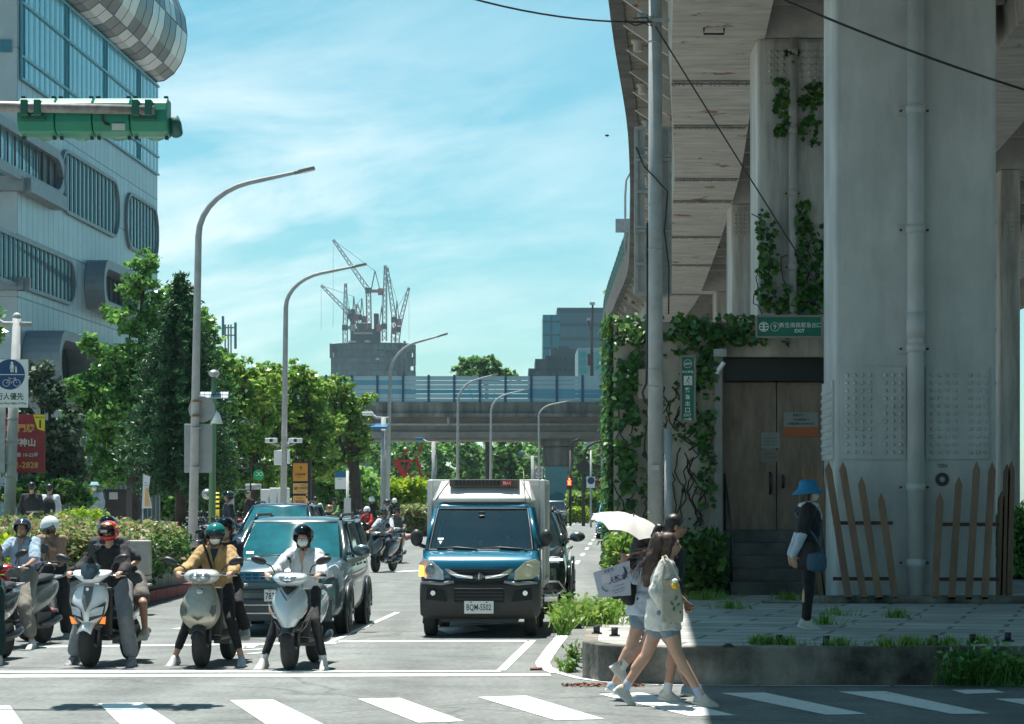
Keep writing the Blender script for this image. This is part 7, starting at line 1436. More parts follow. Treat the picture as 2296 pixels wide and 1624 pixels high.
        c = MB(); c.box((-.66, 1.5, .5), (.66, 3.9, 1.78)); c.build('rear_body', paint, o, bevel=.06)
    return o
truck('small blue delivery truck with pale cargo box and roof cooler at the stop line', (-.43, 31.7, 0), YAW, truck_blue)
truck('small dark grey van approaching far away to the right of the truck', (wx(1245, 168), 168, 0), YAW, M('dark_van_paint', (.035, .055, .07), .25, coat=.8, metal=.3), box=False, txt='', name='van', signs=False)
# ================================================================ scooters (front axle at the origin, riding towards -y)
def hring(z, w_, yf, yb, bow=.06, n=9, p=1.):
    pts = [(w_ * u, yf + bow * abs(u) ** 1.6, z) for u in [i / (n - 1) * 2 - 1 for i in range(n)]]
    return pts + [(w_ * .96, (yf + bow + yb) / 2, z), (w_ * .85, yb, z), (0, yb, z), (-w_ * .85, yb, z), (-w_ * .96, (yf + bow + yb) / 2, z)]
def scooter(label, loc, rz, a, group=None, plate=None, mirrors=True):
    """a: paint, side paint, style 'sharp' | 'round' | 'vee' | 'plain'"""
    o = thing('scooter', label, 'scooter', loc, rz, group); P = a['paint']; Q = a.get('side', dark); st = a['style']; seat = a.get('seat', dark); r = .245
    for y, w_ in ((0, .125), (1.30, .125)):
        wh = bpy.data.objects.new('wheel', None); COL.objects.link(wh); wh.parent = o; wh.location = (0, y, r)
        c = MB(); c.loft([[(t * w_, q * r * math.cos(2 * math.pi * j / 28), q * r * math.sin(2 * math.pi * j / 28)) for j in range(28)] for t, q in ((-.42, .7), (-.5, .82), (-.38, .94), (-.18, .99), (0, 1), (.18, .99), (.38, .94), (.5, .82), (.42, .7))]); c.build('tyre', tyre_m, wh, auto=True)
        c = MB(); c.tube([(-.05, 0, 0), (.05, 0, 0)], r * .69, 20); c.tube([(-.075, 0, 0), (.075, 0, 0)], .03, 10); c.build('rim', M('dark_rim', (.06, .06, .062), .4, metal=.5), wh)
    c = MB(); [c.tube([(s * .085, 0, r), (s * .085, .03, .42), (s * .06, .14, .66)], .026, 8) for s in (-1, 1)]; c.build('fork', dark, o)
    c = MB(); c.smooth = True; rr = []
    for an in range(38, 152, 14):
        q = .275; y, z = -q * math.cos(R(an)), r + q * math.sin(R(an)); rr.append([(u * .082, y + (0 if abs(u) < .9 else .015), z - .045 * u * u) for u in (-1, -.6, 0, .6, 1)])
    c.loft(rr, False, False); f = c.build('fender', P if st == 'sharp' else Q, o); m = f.modifiers.new('solid', 'SOLIDIFY'); m.thickness = .008
    # front shield
    S_ = {'sharp': ((.44, .05, -.10, .03), (.52, .13, -.13, .05), (.60, .20, -.135, .07), (.72, .215, -.11, .10), (.82, .19, -.07, .14), (.90, .14, -.02, .17)),
          'round': ((.40, .09, -.10, .05), (.47, .17, -.155, .06), (.56, .225, -.185, .08), (.68, .225, -.165, .11), (.80, .17, -.105, .14), (.91, .12, -.03, .17)),
          'vee': ((.37, .02, -.165, .0), (.46, .075, -.18, .05), (.58, .15, -.175, .08), (.70, .205, -.15, .11), (.80, .19, -.10, .14), (.90, .12, -.03, .17)),
          'plain': ((.42, .06, -.11, .03), (.54, .16, -.15, .06), (.68, .20, -.13, .10), (.80, .17, -.08, .14), (.90, .12, -.02, .17))}[st]
    c = MB(); c.loft([hring(z, w_, yf, yb, .05 if st == 'round' else .085) for z, w_, yf, yb in S_]); fs = c.build('front_shield', P, o, sub=1 if st in ('vee', 'sharp') else 2)
    def onf(x, z, k=.008):
        """a point just proud of the shield"""
        for (z0, w0, y0, _), (z1, w1, y1, _) in zip(S_, S_[1:]):
            if z0 <= z <= z1 or (z1, w1, y1, _) == S_[-1]: t = min(1, max(0, (z - z0) / (z1 - z0))); w_ = w0 + (w1 - w0) * t; return (x, y0 + (y1 - y0) * t + (.05 if st == 'round' else .085) * min(1, abs(x) / w_) ** 1.6 - k, z)
    def patch(name, pts, m, par, k=.01, bev=.004):
        c = MB(); c.plate([onf(x, z, k) for x, z in pts], (0, -1, 0), .012); return c.build(name, m, par, bevel=bev)
    lm = a.get('lens', lampclear)
    for s in (-1, 1):
        if st == 'sharp':
            patch('headlight_bezel', [(s * .03, .50), (s * .175, .56), (s * .20, .71), (s * .13, .67), (s * .05, .62)], dark, fs, .006)
            patch('headlight', [(s * .045, .55), (s * .165, .575), (s * .185, .665), (s * .10, .645), (s * .05, .61)], lm, fs, .022); patch('indicator', [(s * .12, .475), (s * .19, .47), (s * .205, .555), (s * .17, .545)], amber, fs, .02)
            patch('side_panel', [(s * .03, .46), (s * .15, .47), (s * .12, .40), (s * .05, .42)], dark, fs, .0)
        elif st == 'round':
            patch('indicator', [(s * .13, .60), (s * .165, .55), (s * .20, .60), (s * .195, .68), (s * .17, .72), (s * .145, .67)], M('smoked_lens', (.10, .10, .095), .15, coat=.5), fs, .014)
        elif st == 'vee':
            patch('indicator', [(s * .10, .545), (s * .16, .60), (s * .215, .72), (s * .205, .63), (s * .15, .555)], lampclear, fs, .014); patch('indicator_amber', [(s * .155, .60), (s * .19, .67), (s * .20, .64), (s * .165, .585)], M('amber_pale', (.62, .38, .25), .2), fs, .02)
            c = MB(); c.plate([(s * .05, -.10, .43), (s * .16, -.05, .53), (s * .235, .0, .68), (s * .24, .09, .66), (s * .16, .1, .46), (s * .07, .08, .36)], (s * .3, -1, 0), .012); c.build('side_panel', Q, fs, bevel=.004)
        else: patch('indicator', [(s * .10, .58), (s * .15, .56), (s * .175, .68), (s * .13, .66)], amber, fs, .012)
    if st == 'sharp': patch('centre_panel', [(-.055, .88), (.055, .88), (.05, .72), (.0, .60), (-.05, .72)], Q, fs, .012); c = MB(); c.tube([onf(0, .845, .02), onf(0, .845, .03)], .018, 14); c.build('badge', chrome, fs)
    if st == 'round': c = MB(); c.ell(onf(0, .83, .01), (.045, .015, .04), 14, 8); c.build('badge', M('dark_chrome', (.3, .3, .3), .2, metal=.8), fs); patch('crease', [(-.075, .56), (0, .51), (.075, .56), (0, .535)], M('seam', (.08, .08, .07), .6), fs, .004, 0)
    if st == 'vee': patch('centre_panel', [(-.09, .885), (.09, .885), (.04, .83), (0, .80), (-.04, .83)], dark, fs, .014); c = MB(); [c.bar(onf(s * .105, .86, .016), onf(0, .735, .018), .010, .006) for s in (-1, 1)]; c.build('trim_line', chrome, fs)
    if st == 'plain': patch('centre_panel', [(-.05, .87), (.05, .87), (.03, .70), (0, .62), (-.03, .70)], Q, fs, .01)
    # leg shield, floor, body, seat
    c = MB(); c.box((-.19, .16, .34), (.19, .20, .86)); c.box((-.17, .18, .28), (.17, .78, .34)); c.box((-.06, -.0, .30), (.06, .2, .8)); c.build('leg_shield', dark, o, bevel=.02)
    c = MB(); c.loft([[(x * w_, y, z0 + (z1 - z0) * v) for x, v in ((-.75, 0), (-1, .45), (-.9, .85), (-.5, 1), (.5, 1), (.9, .85), (1, .45), (.75, 0))] for y, w_, z0, z1 in ((.70, .13, .34, .66), (.85, .175, .34, .76), (1.2, .18, .42, .78), (1.5, .14, .58, .80), (1.66, .07, .68, .80))]); c.build('rear_body', a.get('rear', P), o, sub=1)
    c = MB(); c.loft([[(x * w_, y, z + .07 * v) for x, v in ((-1, 0), (-1, .7), (-.5, 1), (.5, 1), (1, .7), (1, 0))] for y, w_, z in ((.62, .08, .75), (.72, .13, .765), (1.0, .14, .765), (1.15, .13, .79), (1.45, .11, .81), (1.55, .07, .80))]); c.build('seat', seat, o, sub=1)
    c = MB(); c.box((-.09, .95, .2), (.09, 1.35, .40)); c.tube([(-.13, .95, .28), (-.15, 1.5, .38)], .05, 10); c.build('engine', M('engine_grey', (.10, .10, .10), .5, metal=.4), o)
    c = MB(); c.tube([(.12, 1.0, .25), (.14, 1.3, .27), (.14, 1.5, .32)], [.02, .042, .04], 12); c.build('exhaust', M('exhaust_grey', (.12, .12, .12), .4, metal=.6), o)
    c = MB(); c.tube([(-.13, 1.35, .82), (-.14, 1.62, .84), (.14, 1.62, .84), (.13, 1.35, .82)], .014, 6); c.build('grab_rail', a.get('railm', steel), o)
    # handlebar, cowl, light
    C_ = {'sharp': ((.90, .07, -.02, .14), (.945, .13, -.065, .15), (.985, .20, -.06, .15), (1.03, .235, .0, .13), (1.055, .21, .05, .12)), 'round': ((.88, .08, -.02, .15), (.93, .17, -.10, .16), (.98, .205, -.12, .17), (1.03, .18, -.08, .17), (1.06, .12, -.01, .15)),
          'vee': ((.88, .08, -.03, .15), (.92, .14, -.10, .16), (.965, .19, -.11, .17), (1.01, .185, -.06, .16), (1.035, .13, .0, .14)), 'plain': ((.90, .07, -.02, .14), (.95, .16, -.08, .15), (1.0, .19, -.07, .15), (1.04, .13, .0, .14))}[st]
    c = MB(); c.loft([hring(z, w_, yf, yb, .06) for z, w_, yf, yb in C_]); cw = c.build('handlebar_cowl', a.get('cowl', P), o, sub=2)
    if st in ('round', 'vee', 'plain'):
        k = {'round': (.98, -.128, .105, .052), 'vee': (.968, -.122, .10, .045), 'plain': (.98, -.085, .08, .04)}[st]; c = MB()
        if st == 'round':
            for s in (-1, 1): c.ell((s * .052, k[1] + .02, k[0]), (.06, .03, .045), 16, 10)
        else: c.plate([(-k[2], k[1] + .02, k[0] + .03), (k[2], k[1] + .02, k[0] + .03), (k[2] * .75, k[1], k[0] - .02), (0, k[1] - .01, k[0] - .045), (-k[2] * .75, k[1], k[0] - .02)], (0, -1, 0), .015)
        hl = c.build('headlight', M('lens_grey', (.20, .23, .25), .08, coat=1), cw, bevel=0 if st == 'round' else .006); c = MB(); [c.ell((s * (.045 if st == 'round' else .02), k[1] - .006, k[0]), (.026, .012, .022), 12, 8) for s in (-1, 1)]; c.build('reflector', chrome, hl)
        if st == 'round':
            c = MB(); c.smooth = True; c.ell((0, -.065, .975), (.125, .06, .062), 18, 10); c.build('lens_surround', M('lens_surround', (.35, .36, .36), .25, metal=.5), cw)
    if st == 'sharp':
        c = MB(); c.smooth = True; c.loft([[(u * w_, y + .03 * u * u, z) for u in (-1, -.5, 0, .5, 1)] for w_, y, z in ((.05, -.085, .95), (.10, -.05, 1.02), (.115, .0, 1.09), (.06, .03, 1.12))], False, False); c.build('flyscreen', M('smoked_screen', (.03, .04, .045), .1, coat=.5), cw)
    for s in (-1, 1):
        c = MB(); c.tube([(s * .14, .13, 1.0), (s * .24, .16, 1.0)], .016, 8); c.tube([(s * .24, .16, 1.0), (s * .355, .19, .995)], .021, 10); c.build('handgrip', rubber, o)
        c = MB(); c.tube([(s * .17, .09, .995), (s * .24, .085, .99), (s * .36, .13, .985)], .008, 6); c.build('brake_lever', chrome, o)
        if mirrors:
            mx, mz = a.get('mir', (.31, 1.16)); c = MB(); c.tube([(s * .19, .12, 1.03), (s * (.22), .10, mz - .06), (s * (mx - .04), .08, mz - .01)], .008, 6)
            if a.get('rmir'): c.tube([(s * mx, .06, mz), (s * mx, .085, mz)], .062, 20)
            else: c.smooth = True; c.loft([[(s * (mx + w_ * u), .07 + .02 * v, mz + .012 + h * v + .03 * u) for u, v in [(math.cos(t), math.sin(t)) for t in [2 * math.pi * i / 14 for i in range(14)]]] if 0 else [(s * (mx + .085 * u * k), yy, mz + .01 + .045 * v * k + .022 * u * k) for u, v in [(math.cos(t) * (1 - .12 * math.sin(t)), math.sin(t)) for t in [2 * math.pi * i / 16 for i in range(16)]]] for k, yy in ((.55, .02), (.9, .035), (1, .055), (.96, .075))])
            c.build('mirror', dark, o)
    return o
white_p = M('scooter_white', (.68, .69, .69), .28, coat=.7, var=.03); pearl = M('scooter_silver_white', (.50, .56, .58), .28, metal=.25, coat=.8, var=.05); gold_p = M('scooter_champagne', (.42, .40, .33), .35, metal=.35, coat=.5, col2=(.30, .285, .22), vs=5); red_p = M('scooter_red', (.45, .015, .02), .25, coat=.8); purple_p = M('scooter_purple', (.16, .13, .26), .3, coat=.7, metal=.2); grey_p = M('scooter_grey', (.16, .17, .17), .3, metal=.4, coat=.6); black_p = M('scooter_black', (.02, .02, .022), .25, coat=.8); blue_p = M('scooter_blue', (.02, .06, .16), .3, coat=.8); silver_p = M('scooter_silver', (.38, .39, .40), .3, metal=.5, coat=.5)
def spos(x, y): return Vector((wx(x, gd(y)), gd(y), 0))
mblack = cloth('black_hoodie', (.018, .018, .02)); mgreyt = cloth('grey_trousers', (.24, .25, .26)); mtan = cloth('tan_jacket', (.46, .30, .13), var=.18); mnavy = cloth('navy_inner', (.015, .02, .04)); mblk2 = cloth('black_trousers', (.015, .015, .017)); mwht = cloth('white_shirt', (.62, .64, .66), var=.1, vs=6); mltb = cloth('light_blue_shirt', (.32, .42, .52)); mkhk = cloth('khaki_trousers', (.22, .205, .17)); mbrn = cloth('patterned_brown_shirt', (.28, .19, .13), var=.5, vs=60); mchar = cloth('charcoal_tshirt', (.04, .045, .055)); mgrn = cloth('dark_green_trousers', (.008, .035, .035)); mred = cloth('red_jacket', (.45, .015, .02)); mshort = cloth('grey_shorts', (.13, .12, .11)); mask_w = M('mask_white', (.66, .68, .66), .8); mask_y = M('mask_pale_yellow', (.62, .58, .42), .8)
sneak_d = M('dark_sneaker', (.10, .10, .11), .6, col2=(.4, .4, .4), vs=30); sneak_g = M('grey_sneaker', (.48, .49, .50), .5, var=.35, vs=40); sneak_w = M('white_sneaker', (.66, .64, .58), .6, var=.12, vs=30); sandal = M('sandal_white', (.6, .58, .54), .6)
hm_teal = M('helmet_teal', (.005, .16, .15), .15, coat=1, var=.1); hm_blk = M('helmet_black', (.02, .021, .023), .12, coat=1); hm_wht = M('helmet_white', (.72, .74, .75), .2, coat=.8); hm_red = M('helmet_red', (.55, .01, .015), .2, coat=1); hm_yel = M('helmet_yellow', (.55, .55, .05), .25, coat=.8); hm_sil = M('helmet_silver', (.35, .36, .36), .3, metal=.5, coat=.8); hm_ora = M('helmet_orange', (.40, .20, .07), .3, coat=1, col2=(.04, .03, .03), vs=14); hm_grey = M('helmet_grey', (.12, .13, .14), .2, coat=1)
vis_t = bpy.data.materials.new('clear_visor'); vis_t.use_nodes = True; glassnodes(vis_t, (.5, .55, .55), .05); vis_d = bpy.data.materials.new('smoked_visor'); vis_d.use_nodes = True; glassnodes(vis_d, (.16, .18, .18), .05)
# (1) white and black scooter, rider in full red helmet, passenger behind ---------------------------------
a1 = dict(style='sharp', paint=white_p, side=M('matt_grey_panel', (.11, .115, .12), .4, var=.1), mir=(.33, 1.165), rear=black_p)
p = spos(202, 1497); rz = -math.atan2(50 / 212, 1.3)
scooter('white and black sporty scooter with two slanted headlights at the stop line', p, rz, a1)
J = ride(sy=.78, sz=.78, lean=.17, hands=(.29, .10, 1.0), foot=(.33, .40), look=(0, -1, -.30))
o, hp, HR = human('rider in black hoodie and graphic red full face helmet on the white and black scooter', p, rz, J, dict(top=mblack, sleeve=1.95, bottom=mgreyt, leg=1.82, leg_g=.035, shoe=sneak_d, loose=.03, sleeve_g=.03, topname='hoodie', hem=-.02))
helmet(o, hp, HR, hm_red, True, vis_t, True, 1.05, dark, [hm_red, hm_yel, hm_sil]);
c = MB(); c.cbox(hp(0, -.155, .09), (.075, .012, .028)); c.build('brow_vent', hm_sil, [k for k in o.children if k.name.startswith('helmet')][0])
J = ride(sy=1.22, sz=.84, lean=.10, feet='peg', hands=(.12, .85, 1.05), knee=.27)
for k_ in ('chest', 'neck', 'head', 'shL', 'shR'): J[k_] = tuple(Vector(J[k_]) + Vector((-.10 if k_ == 'chest' else -.19, 0, 0)))
o, hp, HR = human('pillion passenger in charcoal T-shirt and shorts behind the red helmeted rider', p, rz, J, dict(skin=skin2, top=mchar, sleeve=.9, sleeve_g=.035, bottom=mshort, leg=.75, leg_g=.035, shoe=sneak_w, loose=.025, botname='shorts'))
helmet(o, hp, HR, hm_grey, False, vis_d, True, 1.02)
o = thing('phone_holder', 'black phone clamp with ball mount on the handlebar of the white and black scooter', 'phone holder', p, rz); c = MB(); c.tube([(.06, .08, 1.05), (.03, .08, 1.16), (.0, .07, 1.22)], .014, 8); c.cbox((-.01, .06, 1.26), (.075, .03, .13)); [c.ell((-.01 + x, .045, 1.26 + z), .016, 8, 6) for x in (-.045, .045) for z in (-.05, 0, .05)]; c.build('clamp', dark, o)
# (2) champagne scooter, tan jacket, teal helmet; second rider close behind --------------------------------
a2 = dict(style='round', paint=gold_p, cowl=M('scooter_silver_cowl', (.50, .50, .47), .3, metal=.2, coat=.6), side=dark, mir=(.365, 1.135), rear=gold_p, railm=steel)
p = spos(452, 1497); rz = -math.atan2(30 / 212, 1.3)
scooter('dirty champagne coloured scooter with twin round lens headlight', p, rz, a2)
J = ride(sy=.78, sz=.76, lean=.10, hands=(.29, .10, 1.0), foot=(.37, .30), knee=.2)
o, hp, HR = human('rider in tan jacket, white mask and glossy teal helmet on the champagne scooter', p, rz, J, dict(top=mtan, sleeve=1.98, bottom=mblk2, leg=1.72, leg_g=.008, tight=1, shoe=sneak_g, loose=.028, sleeve_g=.035, fold=.014, topname='jacket', mask=mask_w, collar=mtan, vneck=1, vmat=mnavy, hem=-.05, noeyes=0))
helmet(o, hp, HR, hm_teal, False, vis_d, False, 1.05)
c = MB(); c.bar((-.135, .60, 1.36), (-.02, .56, 1.05), .035, .012); q = c.build('bag_strap', dark, o)
J = ride(sy=1.22, sz=.80, lean=.08, feet='peg', hands=(.10, .95, 1.02), knee=.16)
for k_ in ('chest', 'neck', 'head', 'shL', 'shR'): J[k_] = tuple(Vector(J[k_]) + Vector((.0, 0, .02)))
o, hp, HR = human('pillion rider in dark clothes and black helmet hidden behind the tan jacket', p, rz, J, dict(top=mnavy, sleeve=1.95, bottom=mblk2, leg=1.85, shoe=sneak_g, loose=.02))
helmet(o, hp, HR, hm_blk, False, vis_d, True, 1.04)
# (3) silver white scooter, woman in white shirt -------------------------------------------------------------
a3 = dict(style='vee', paint=pearl, side=black_p, cowl=pearl, mir=(.35, 1.155), rear=pearl)
p = spos(650, 1503); rz = -math.atan2(33 / 214, 1.3)
scooter('clean silver white scooter with V shaped nose and single headlight', p, rz, a3)
J = ride(sy=.78, sz=.74, lean=.06, hands=(.28, .12, .99), foot=(.33, .18), knee=.18)
o, hp, HR = human('woman in loose white shirt, white mask and black helmet on the silver white scooter', p, rz, J, dict(top=mwht, sleeve=1.92, bottom=mblk2, leg=1.85, leg_g=.004, tight=1, shoe=sneak_w, sock=mwht, loose=.02, sleeve_g=.028, fold=.014, mask=mask_w, collar=mwht, vneck=1, hem=-.1, hair='bob', girth=.9, ss=.95))
helmet(o, hp, HR, hm_blk, False, vis_d, True, 1.05)
c = MB(); c.bar(hp(0, -.06, -.12), hp(-.035, -.10, -.19), .018, .008); c.build('strap_end', dark, o)
c = MB(); c.tube([hp(.15, -.16, -.235), hp(.15, -.175, -.235)], .02, 12); c.bar(hp(.115, -.165, -.27), hp(.15, -.165, -.27), .012); c.bar(hp(.13, -.165, -.24), hp(.13, -.165, -.30), .01); c.build('shirt_print', dark, o)
# (4) red scooter, man in light blue shirt --------------------------------------------------------------------
a4 = dict(style='plain', paint=red_p, side=M('grey_silver_side', (.30, .31, .32), .3, metal=.5, coat=.5), mir=(.30, 1.15), rear=grey_p)
p = Vector((wx(-8, 29.2), 29.2, 0)); rz = R(-14)
scooter('red and grey scooter with black mirror ridden by the man in light blue', p, rz, a4)
J = ride(sy=.72, sz=.80, lean=-.02, hands=(.29, .14, .99), foot=(.36, .22), knee=.20, look=(.15, -1, .12))
o, hp, HR = human('man with light blue zip shirt and open black helmet looking up to the right', p, rz, J, dict(skin=skin2, top=mltb, sleeve=.95, sleeve_g=.032, bottom=mkhk, leg=1.72, leg_g=.035, shoe=sandal, loose=.022, fold=.012, collar=mltb, vneck=1, hem=-.05))
helmet(o, hp, HR, hm_blk, False, None, False, 1.0); c = MB(); c.bar(hp(-.15, -.05, -.16), hp(-.12, -.09, -.36), .03, .012); c.build('bag_strap', dark, o)
# (5) purple scooter, man in brown shirt looking at his phone ------------------------------------------------
a5 = dict(style='plain', paint=purple_p, side=black_p, mir=(.20, 1.18), rmir=1, rear=silver_p)
p = Vector((wx(62, 31.0), 31.0, 0)); rz = R(-20)
scooter('purple scooter with round black mirrors behind the red scooter', p, rz, a5)
J = ride(sy=.70, sz=.80, lean=.12, hands=(.06, .36, 1.16), foot=(.26, .55), knee=.22, look=(-.1, -1, -.75))
J['haL'] = (.4, -.3, .6); J['haR'] = (-.4, -.3, .6); J['pnL'] = (1, 0, 0); J['pnR'] = (-1, 0, 0)
o, hp, HR = human('man in brown patterned shirt and white helmet looking down at his phone', p, rz, J, dict(skin=skin2, top=mbrn, sleeve=.95, sleeve_g=.035, bottom=mblk2, leg=1.9, leg_g=.03, shoe=sneak_d, loose=.025, fold=.012, collar=mbrn))
helmet(o, hp, HR, hm_wht, False, vis_d, False, 1.06)
c = MB(); c.cbox((0, .34, 1.26), (.075, .012, .15), Matrix.Rotation(R(-35), 3, 'X')); ph = c.build('phone', dark, None, bevel=.005); ph.location = p; ph.rotation_euler = (0, 0, rz); props(ph, 'black phone held by the man in the brown shirt', 'phone')
# (6) scooter and rider cut off by the left border -----------------------------------------------------------
a6 = dict(style='sharp', paint=white_p, side=black_p, mir=(.33, 1.15), rear=black_p)
p = Vector((wx(-85, 26.3), 26.3, 0)); rz = R(-8)
scooter('white scooter cut off by the left border of the photo', p, rz, a6)
J = ride(sy=.76, sz=.78, lean=.10, hands=(.28, .10, 1.0), foot=(.33, .22), knee=.24)
o, hp, HR = human('rider in black top and dark green trousers, mostly outside the left border', p, rz, J, dict(top=mblack, sleeve=1.9, bottom=mgrn, leg=1.8, leg_g=.04, shoe=sandal, loose=.025)); helmet(o, hp, HR, hm_blk, False, vis_d, True, 1.04)
# (7) grey scooter, white T-shirt; (8) its neighbour; (9) red jacket ------------------------------------------
a7 = dict(style='vee', paint=grey_p, side=black_p, cowl=black_p, mir=(.30, 1.17), rear=grey_p, rmir=1)
p = spos(842, 1284); rz = -math.atan2(.38, 1.3)
scooter('dark grey scooter moving beside the people carrier', p, rz, a7)
J = ride(sy=.74, sz=.80, lean=.04, feet='floor', hands=(.28, .12, 1.0), look=(-.25, -1, 0))
o, hp, HR = human('man in white T-shirt with black chest strap and dark helmet riding the dark grey scooter', p, rz, J, dict(skin=skin2, top=cloth('pale_tshirt', (.50, .54, .58)), sleeve=.9, sleeve_g=.03, bottom=cloth('dark_jeans', (.03, .045, .07)), leg=1.95, shoe=sneak_d, loose=.022, glasses=dark))
helmet(o, hp, HR, hm_grey, False, vis_d, True, 1.04); c = MB(); c.bar((.14, .58, 1.34), (-.14, .50, 1.06), .04, .014); c.build('chest_strap', dark, o)
a8 = dict(style='plain', paint=M('scooter_pale_blue', (.25, .31, .33), .3, coat=.6), side=grey_p, mir=(.28, 1.18), rmir=1, rear=black_p)
p = spos(884, 1264); rz = -math.atan2(.1, 1.3)
scooter('pale grey scooter riding just behind the dark grey one', p, rz, a8)
J = ride(sy=.74, sz=.80, lean=.08, feet='floor', hands=(.27, .12, 1.0))
o, hp, HR = human('rider in grey jacket and shorts with black and orange helmet', p, rz, J, dict(skin=skin2, top=cloth('grey_jacket', (.10, .105, .10)), sleeve=1.7, bottom=mshort, leg=.9, shoe=sneak_d, loose=.022, fine=0, botname='shorts')); helmet(o, hp, HR, hm_ora, False, vis_d, True, 1.04)
p = spos(805, 1240); rz = R(-30)
scooter('black motorcycle like scooter next to the kerb behind the people carrier', p, rz, dict(style='plain', paint=black_p, side=silver_p, mir=(.28, 1.18), rear=silver_p))
J = ride(sy=.74, sz=.80, lean=.22, feet='floor', hands=(.27, .12, 1.0), look=(0, -1, -.6))
o, hp, HR = human('rider in red jacket and white helmet bending over the black scooter', p, rz, J, dict(top=mred, sleeve=1.9, bottom=mblk2, shoe=sneak_d, loose=.025, fine=0)); helmet(o, hp, HR, hm_wht, False, vis_t, False, 1.04)
# (10) dark scooter parked at the lamp post right of the hedge
scooter('black scooter parked between the planter wall and the tan jacketed rider', Vector((wx(440, 50.5), 48.6, 0)), R(-15), dict(style='plain', paint=black_p, side=black_p, mir=(.3, 1.17), rear=black_p))
# ---------------------------------------------------------------- parked scooters on the plaza
protos = [scooter('x', (0, 0, -50), 0, dict(style='plain', paint=q1, side=q2, mir=(.28, 1.18), rear=q3, rmir=rm)) for q1, q2, q3, rm in ((black_p, grey_p, black_p, 0), (silver_p, black_p, silver_p, 1), (blue_p, black_p, white_p, 0), (red_p, black_p, black_p, 0), (grey_p, black_p, grey_p, 1))]
cn = ['black', 'silver', 'blue', 'red', 'grey']; rr_ = random.Random(12); spots = []
rows = [(420, 492, 60, 8), (425, 545, 70, 12), (430, 600, 88, 13), (560, 720, 112, 13), (700, 835, 96, 13), (0, 60, 47, 3)]
nms = ['beside the nearest lamp post', 'behind the man in dark T-shirt', 'before the dark shrubs', 'by the orange parking board', 'near the bus stop sign', 'behind the left sign pole']
first = set(); ORD = 'first second third fourth fifth sixth seventh eighth ninth tenth eleventh twelfth thirteenth'.split()
for (xa, xb, d, n), nm in zip(rows, nms):
    for i in range(n):
        x = xa + (xb - xa) * (i + .5) / n + rr_.uniform(-2, 2); dd = d + rr_.uniform(-.5, .5); k = rr_.randrange(5); X = wx(x, dd)
        X = min(X, -7.2 if d < 66 else -5.6)
        ang_ = R(rr_.uniform(55, 80)) * (1 if d > 64 else -1); lab = f'{cn[k]} scooter parked {nm}, {ORD[i]} from left'
        if k not in first: first.add(k); o = protos[k]; o.location = (X, dd, .15); o.rotation_euler = (0, 0, ang_); o['label'] = lab; o['group'] = 'parked scooters on the plaza'
        else: clone(protos[k], (X, dd, .15), ang_, lab, 'parked scooters on the plaza', rr_.uniform(.94, 1.04))
for k in range(5):
    if k not in first:
        for ch in list(protos[k].children_recursive) + [protos[k]]: bpy.data.objects.remove(ch)
# helmets lying on seats, delivery box
for lab, x, y, d, m in (('silver helmet resting on a scooter behind the hedge', 464, 1108, 63, hm_sil), ('black and orange helmet resting on a scooter right of the white blouse', 738, 1140, 86, hm_ora), ('black full helmet hanging on a scooter mirror behind the white T-shirt rider', 868, 1128, 86, hm_blk)):
    c = MB(); c.ell(at(x, y, d), (.14, .16, .14), 16, 10); h = c.build('helmet', m); props(h, lab, 'helmet')
o = thing('delivery_box', 'black insulated delivery box on a scooter left of the hedge', 'box', at(72, 1168, 46)); c = MB(); c.box(at(60, 1180, 46), at(97, 1148, 46.6)); c.build('box', dark, o, bevel=.02, world=True); c = MB(); c.box(at(59, 1150, 45.98), at(98, 1146, 46.65)); c.build('rim_trim', silver_p, o, world=True); c = MB(); c.text('~5', at(80, 1161, 45.97), (1, 0, 0), (0, 0, 1), .03); c.build('lettering', silver_p, o, world=True)
# ================================================================ walkers
def onz(x, y, z): return gnd(x, y, z)
BK = math.pi
mblk = mblack; jean = cloth('denim_shorts', (.16, .22, .28)); sock_b = cloth('pale_blue_sock', (.42, .48, .62)); linen = cloth('linen_shirt', (.60, .58, .53), var=.12); shoe_l = M('cream_trainer', (.52, .50, .45), .7, var=.2, vs=30)
def walkJ(k, front, back, headf=(0, -1, -.02), lean=.03, armL=None, armR=None):
    """striding along -y (local); front/back: (knee y,z, ankle y,z, toe dy,dz) of the L and R legs"""
    J = dict(pelvis=(0, 0, .90), chest=(0, -lean * .5, 1.20), neck=(0, -lean, 1.40), head=(0, -lean - .035, 1.535), face=headf, shL=(-.165, -lean + .02, 1.345), shR=(.165, -lean - .02, 1.345), hiL=(-.085, 0, .88), hiR=(.085, 0, .88),
             haL=(.05, -.3, -1), haR=(-.05, -.3, -1), pnL=(1, 0, 0), pnR=(-1, 0, 0))
    for s, q, (ky, kz, ay, az, tdy, tdz) in (('L', -1, front), ('R', 1, back)):
        J['kn' + s] = (q * .085, ky, kz); J['an' + s] = (q * .075, ay, az); J['to' + s] = (q * .085, ay + tdy, az + tdz)
    (J['elL'], J['wrL']) = armL or ((-.23, .04, 1.08), (-.24, -.04, .85)); (J['elR'], J['wrR']) = armR or ((.23, .04, 1.08), (.24, -.04, .85))
    return {a: (tuple(Vector(v) * k) if a not in ('face', 'haL', 'haR', 'pnL', 'pnR') else v) for a, v in J.items()}
# they walk to the right (+x): local -y -> world +x  => rotate +90
WR = R(90)
def wpos(x, y): g_ = gnd(x, y, 0); return Vector((g_.x, g_.y, 0))
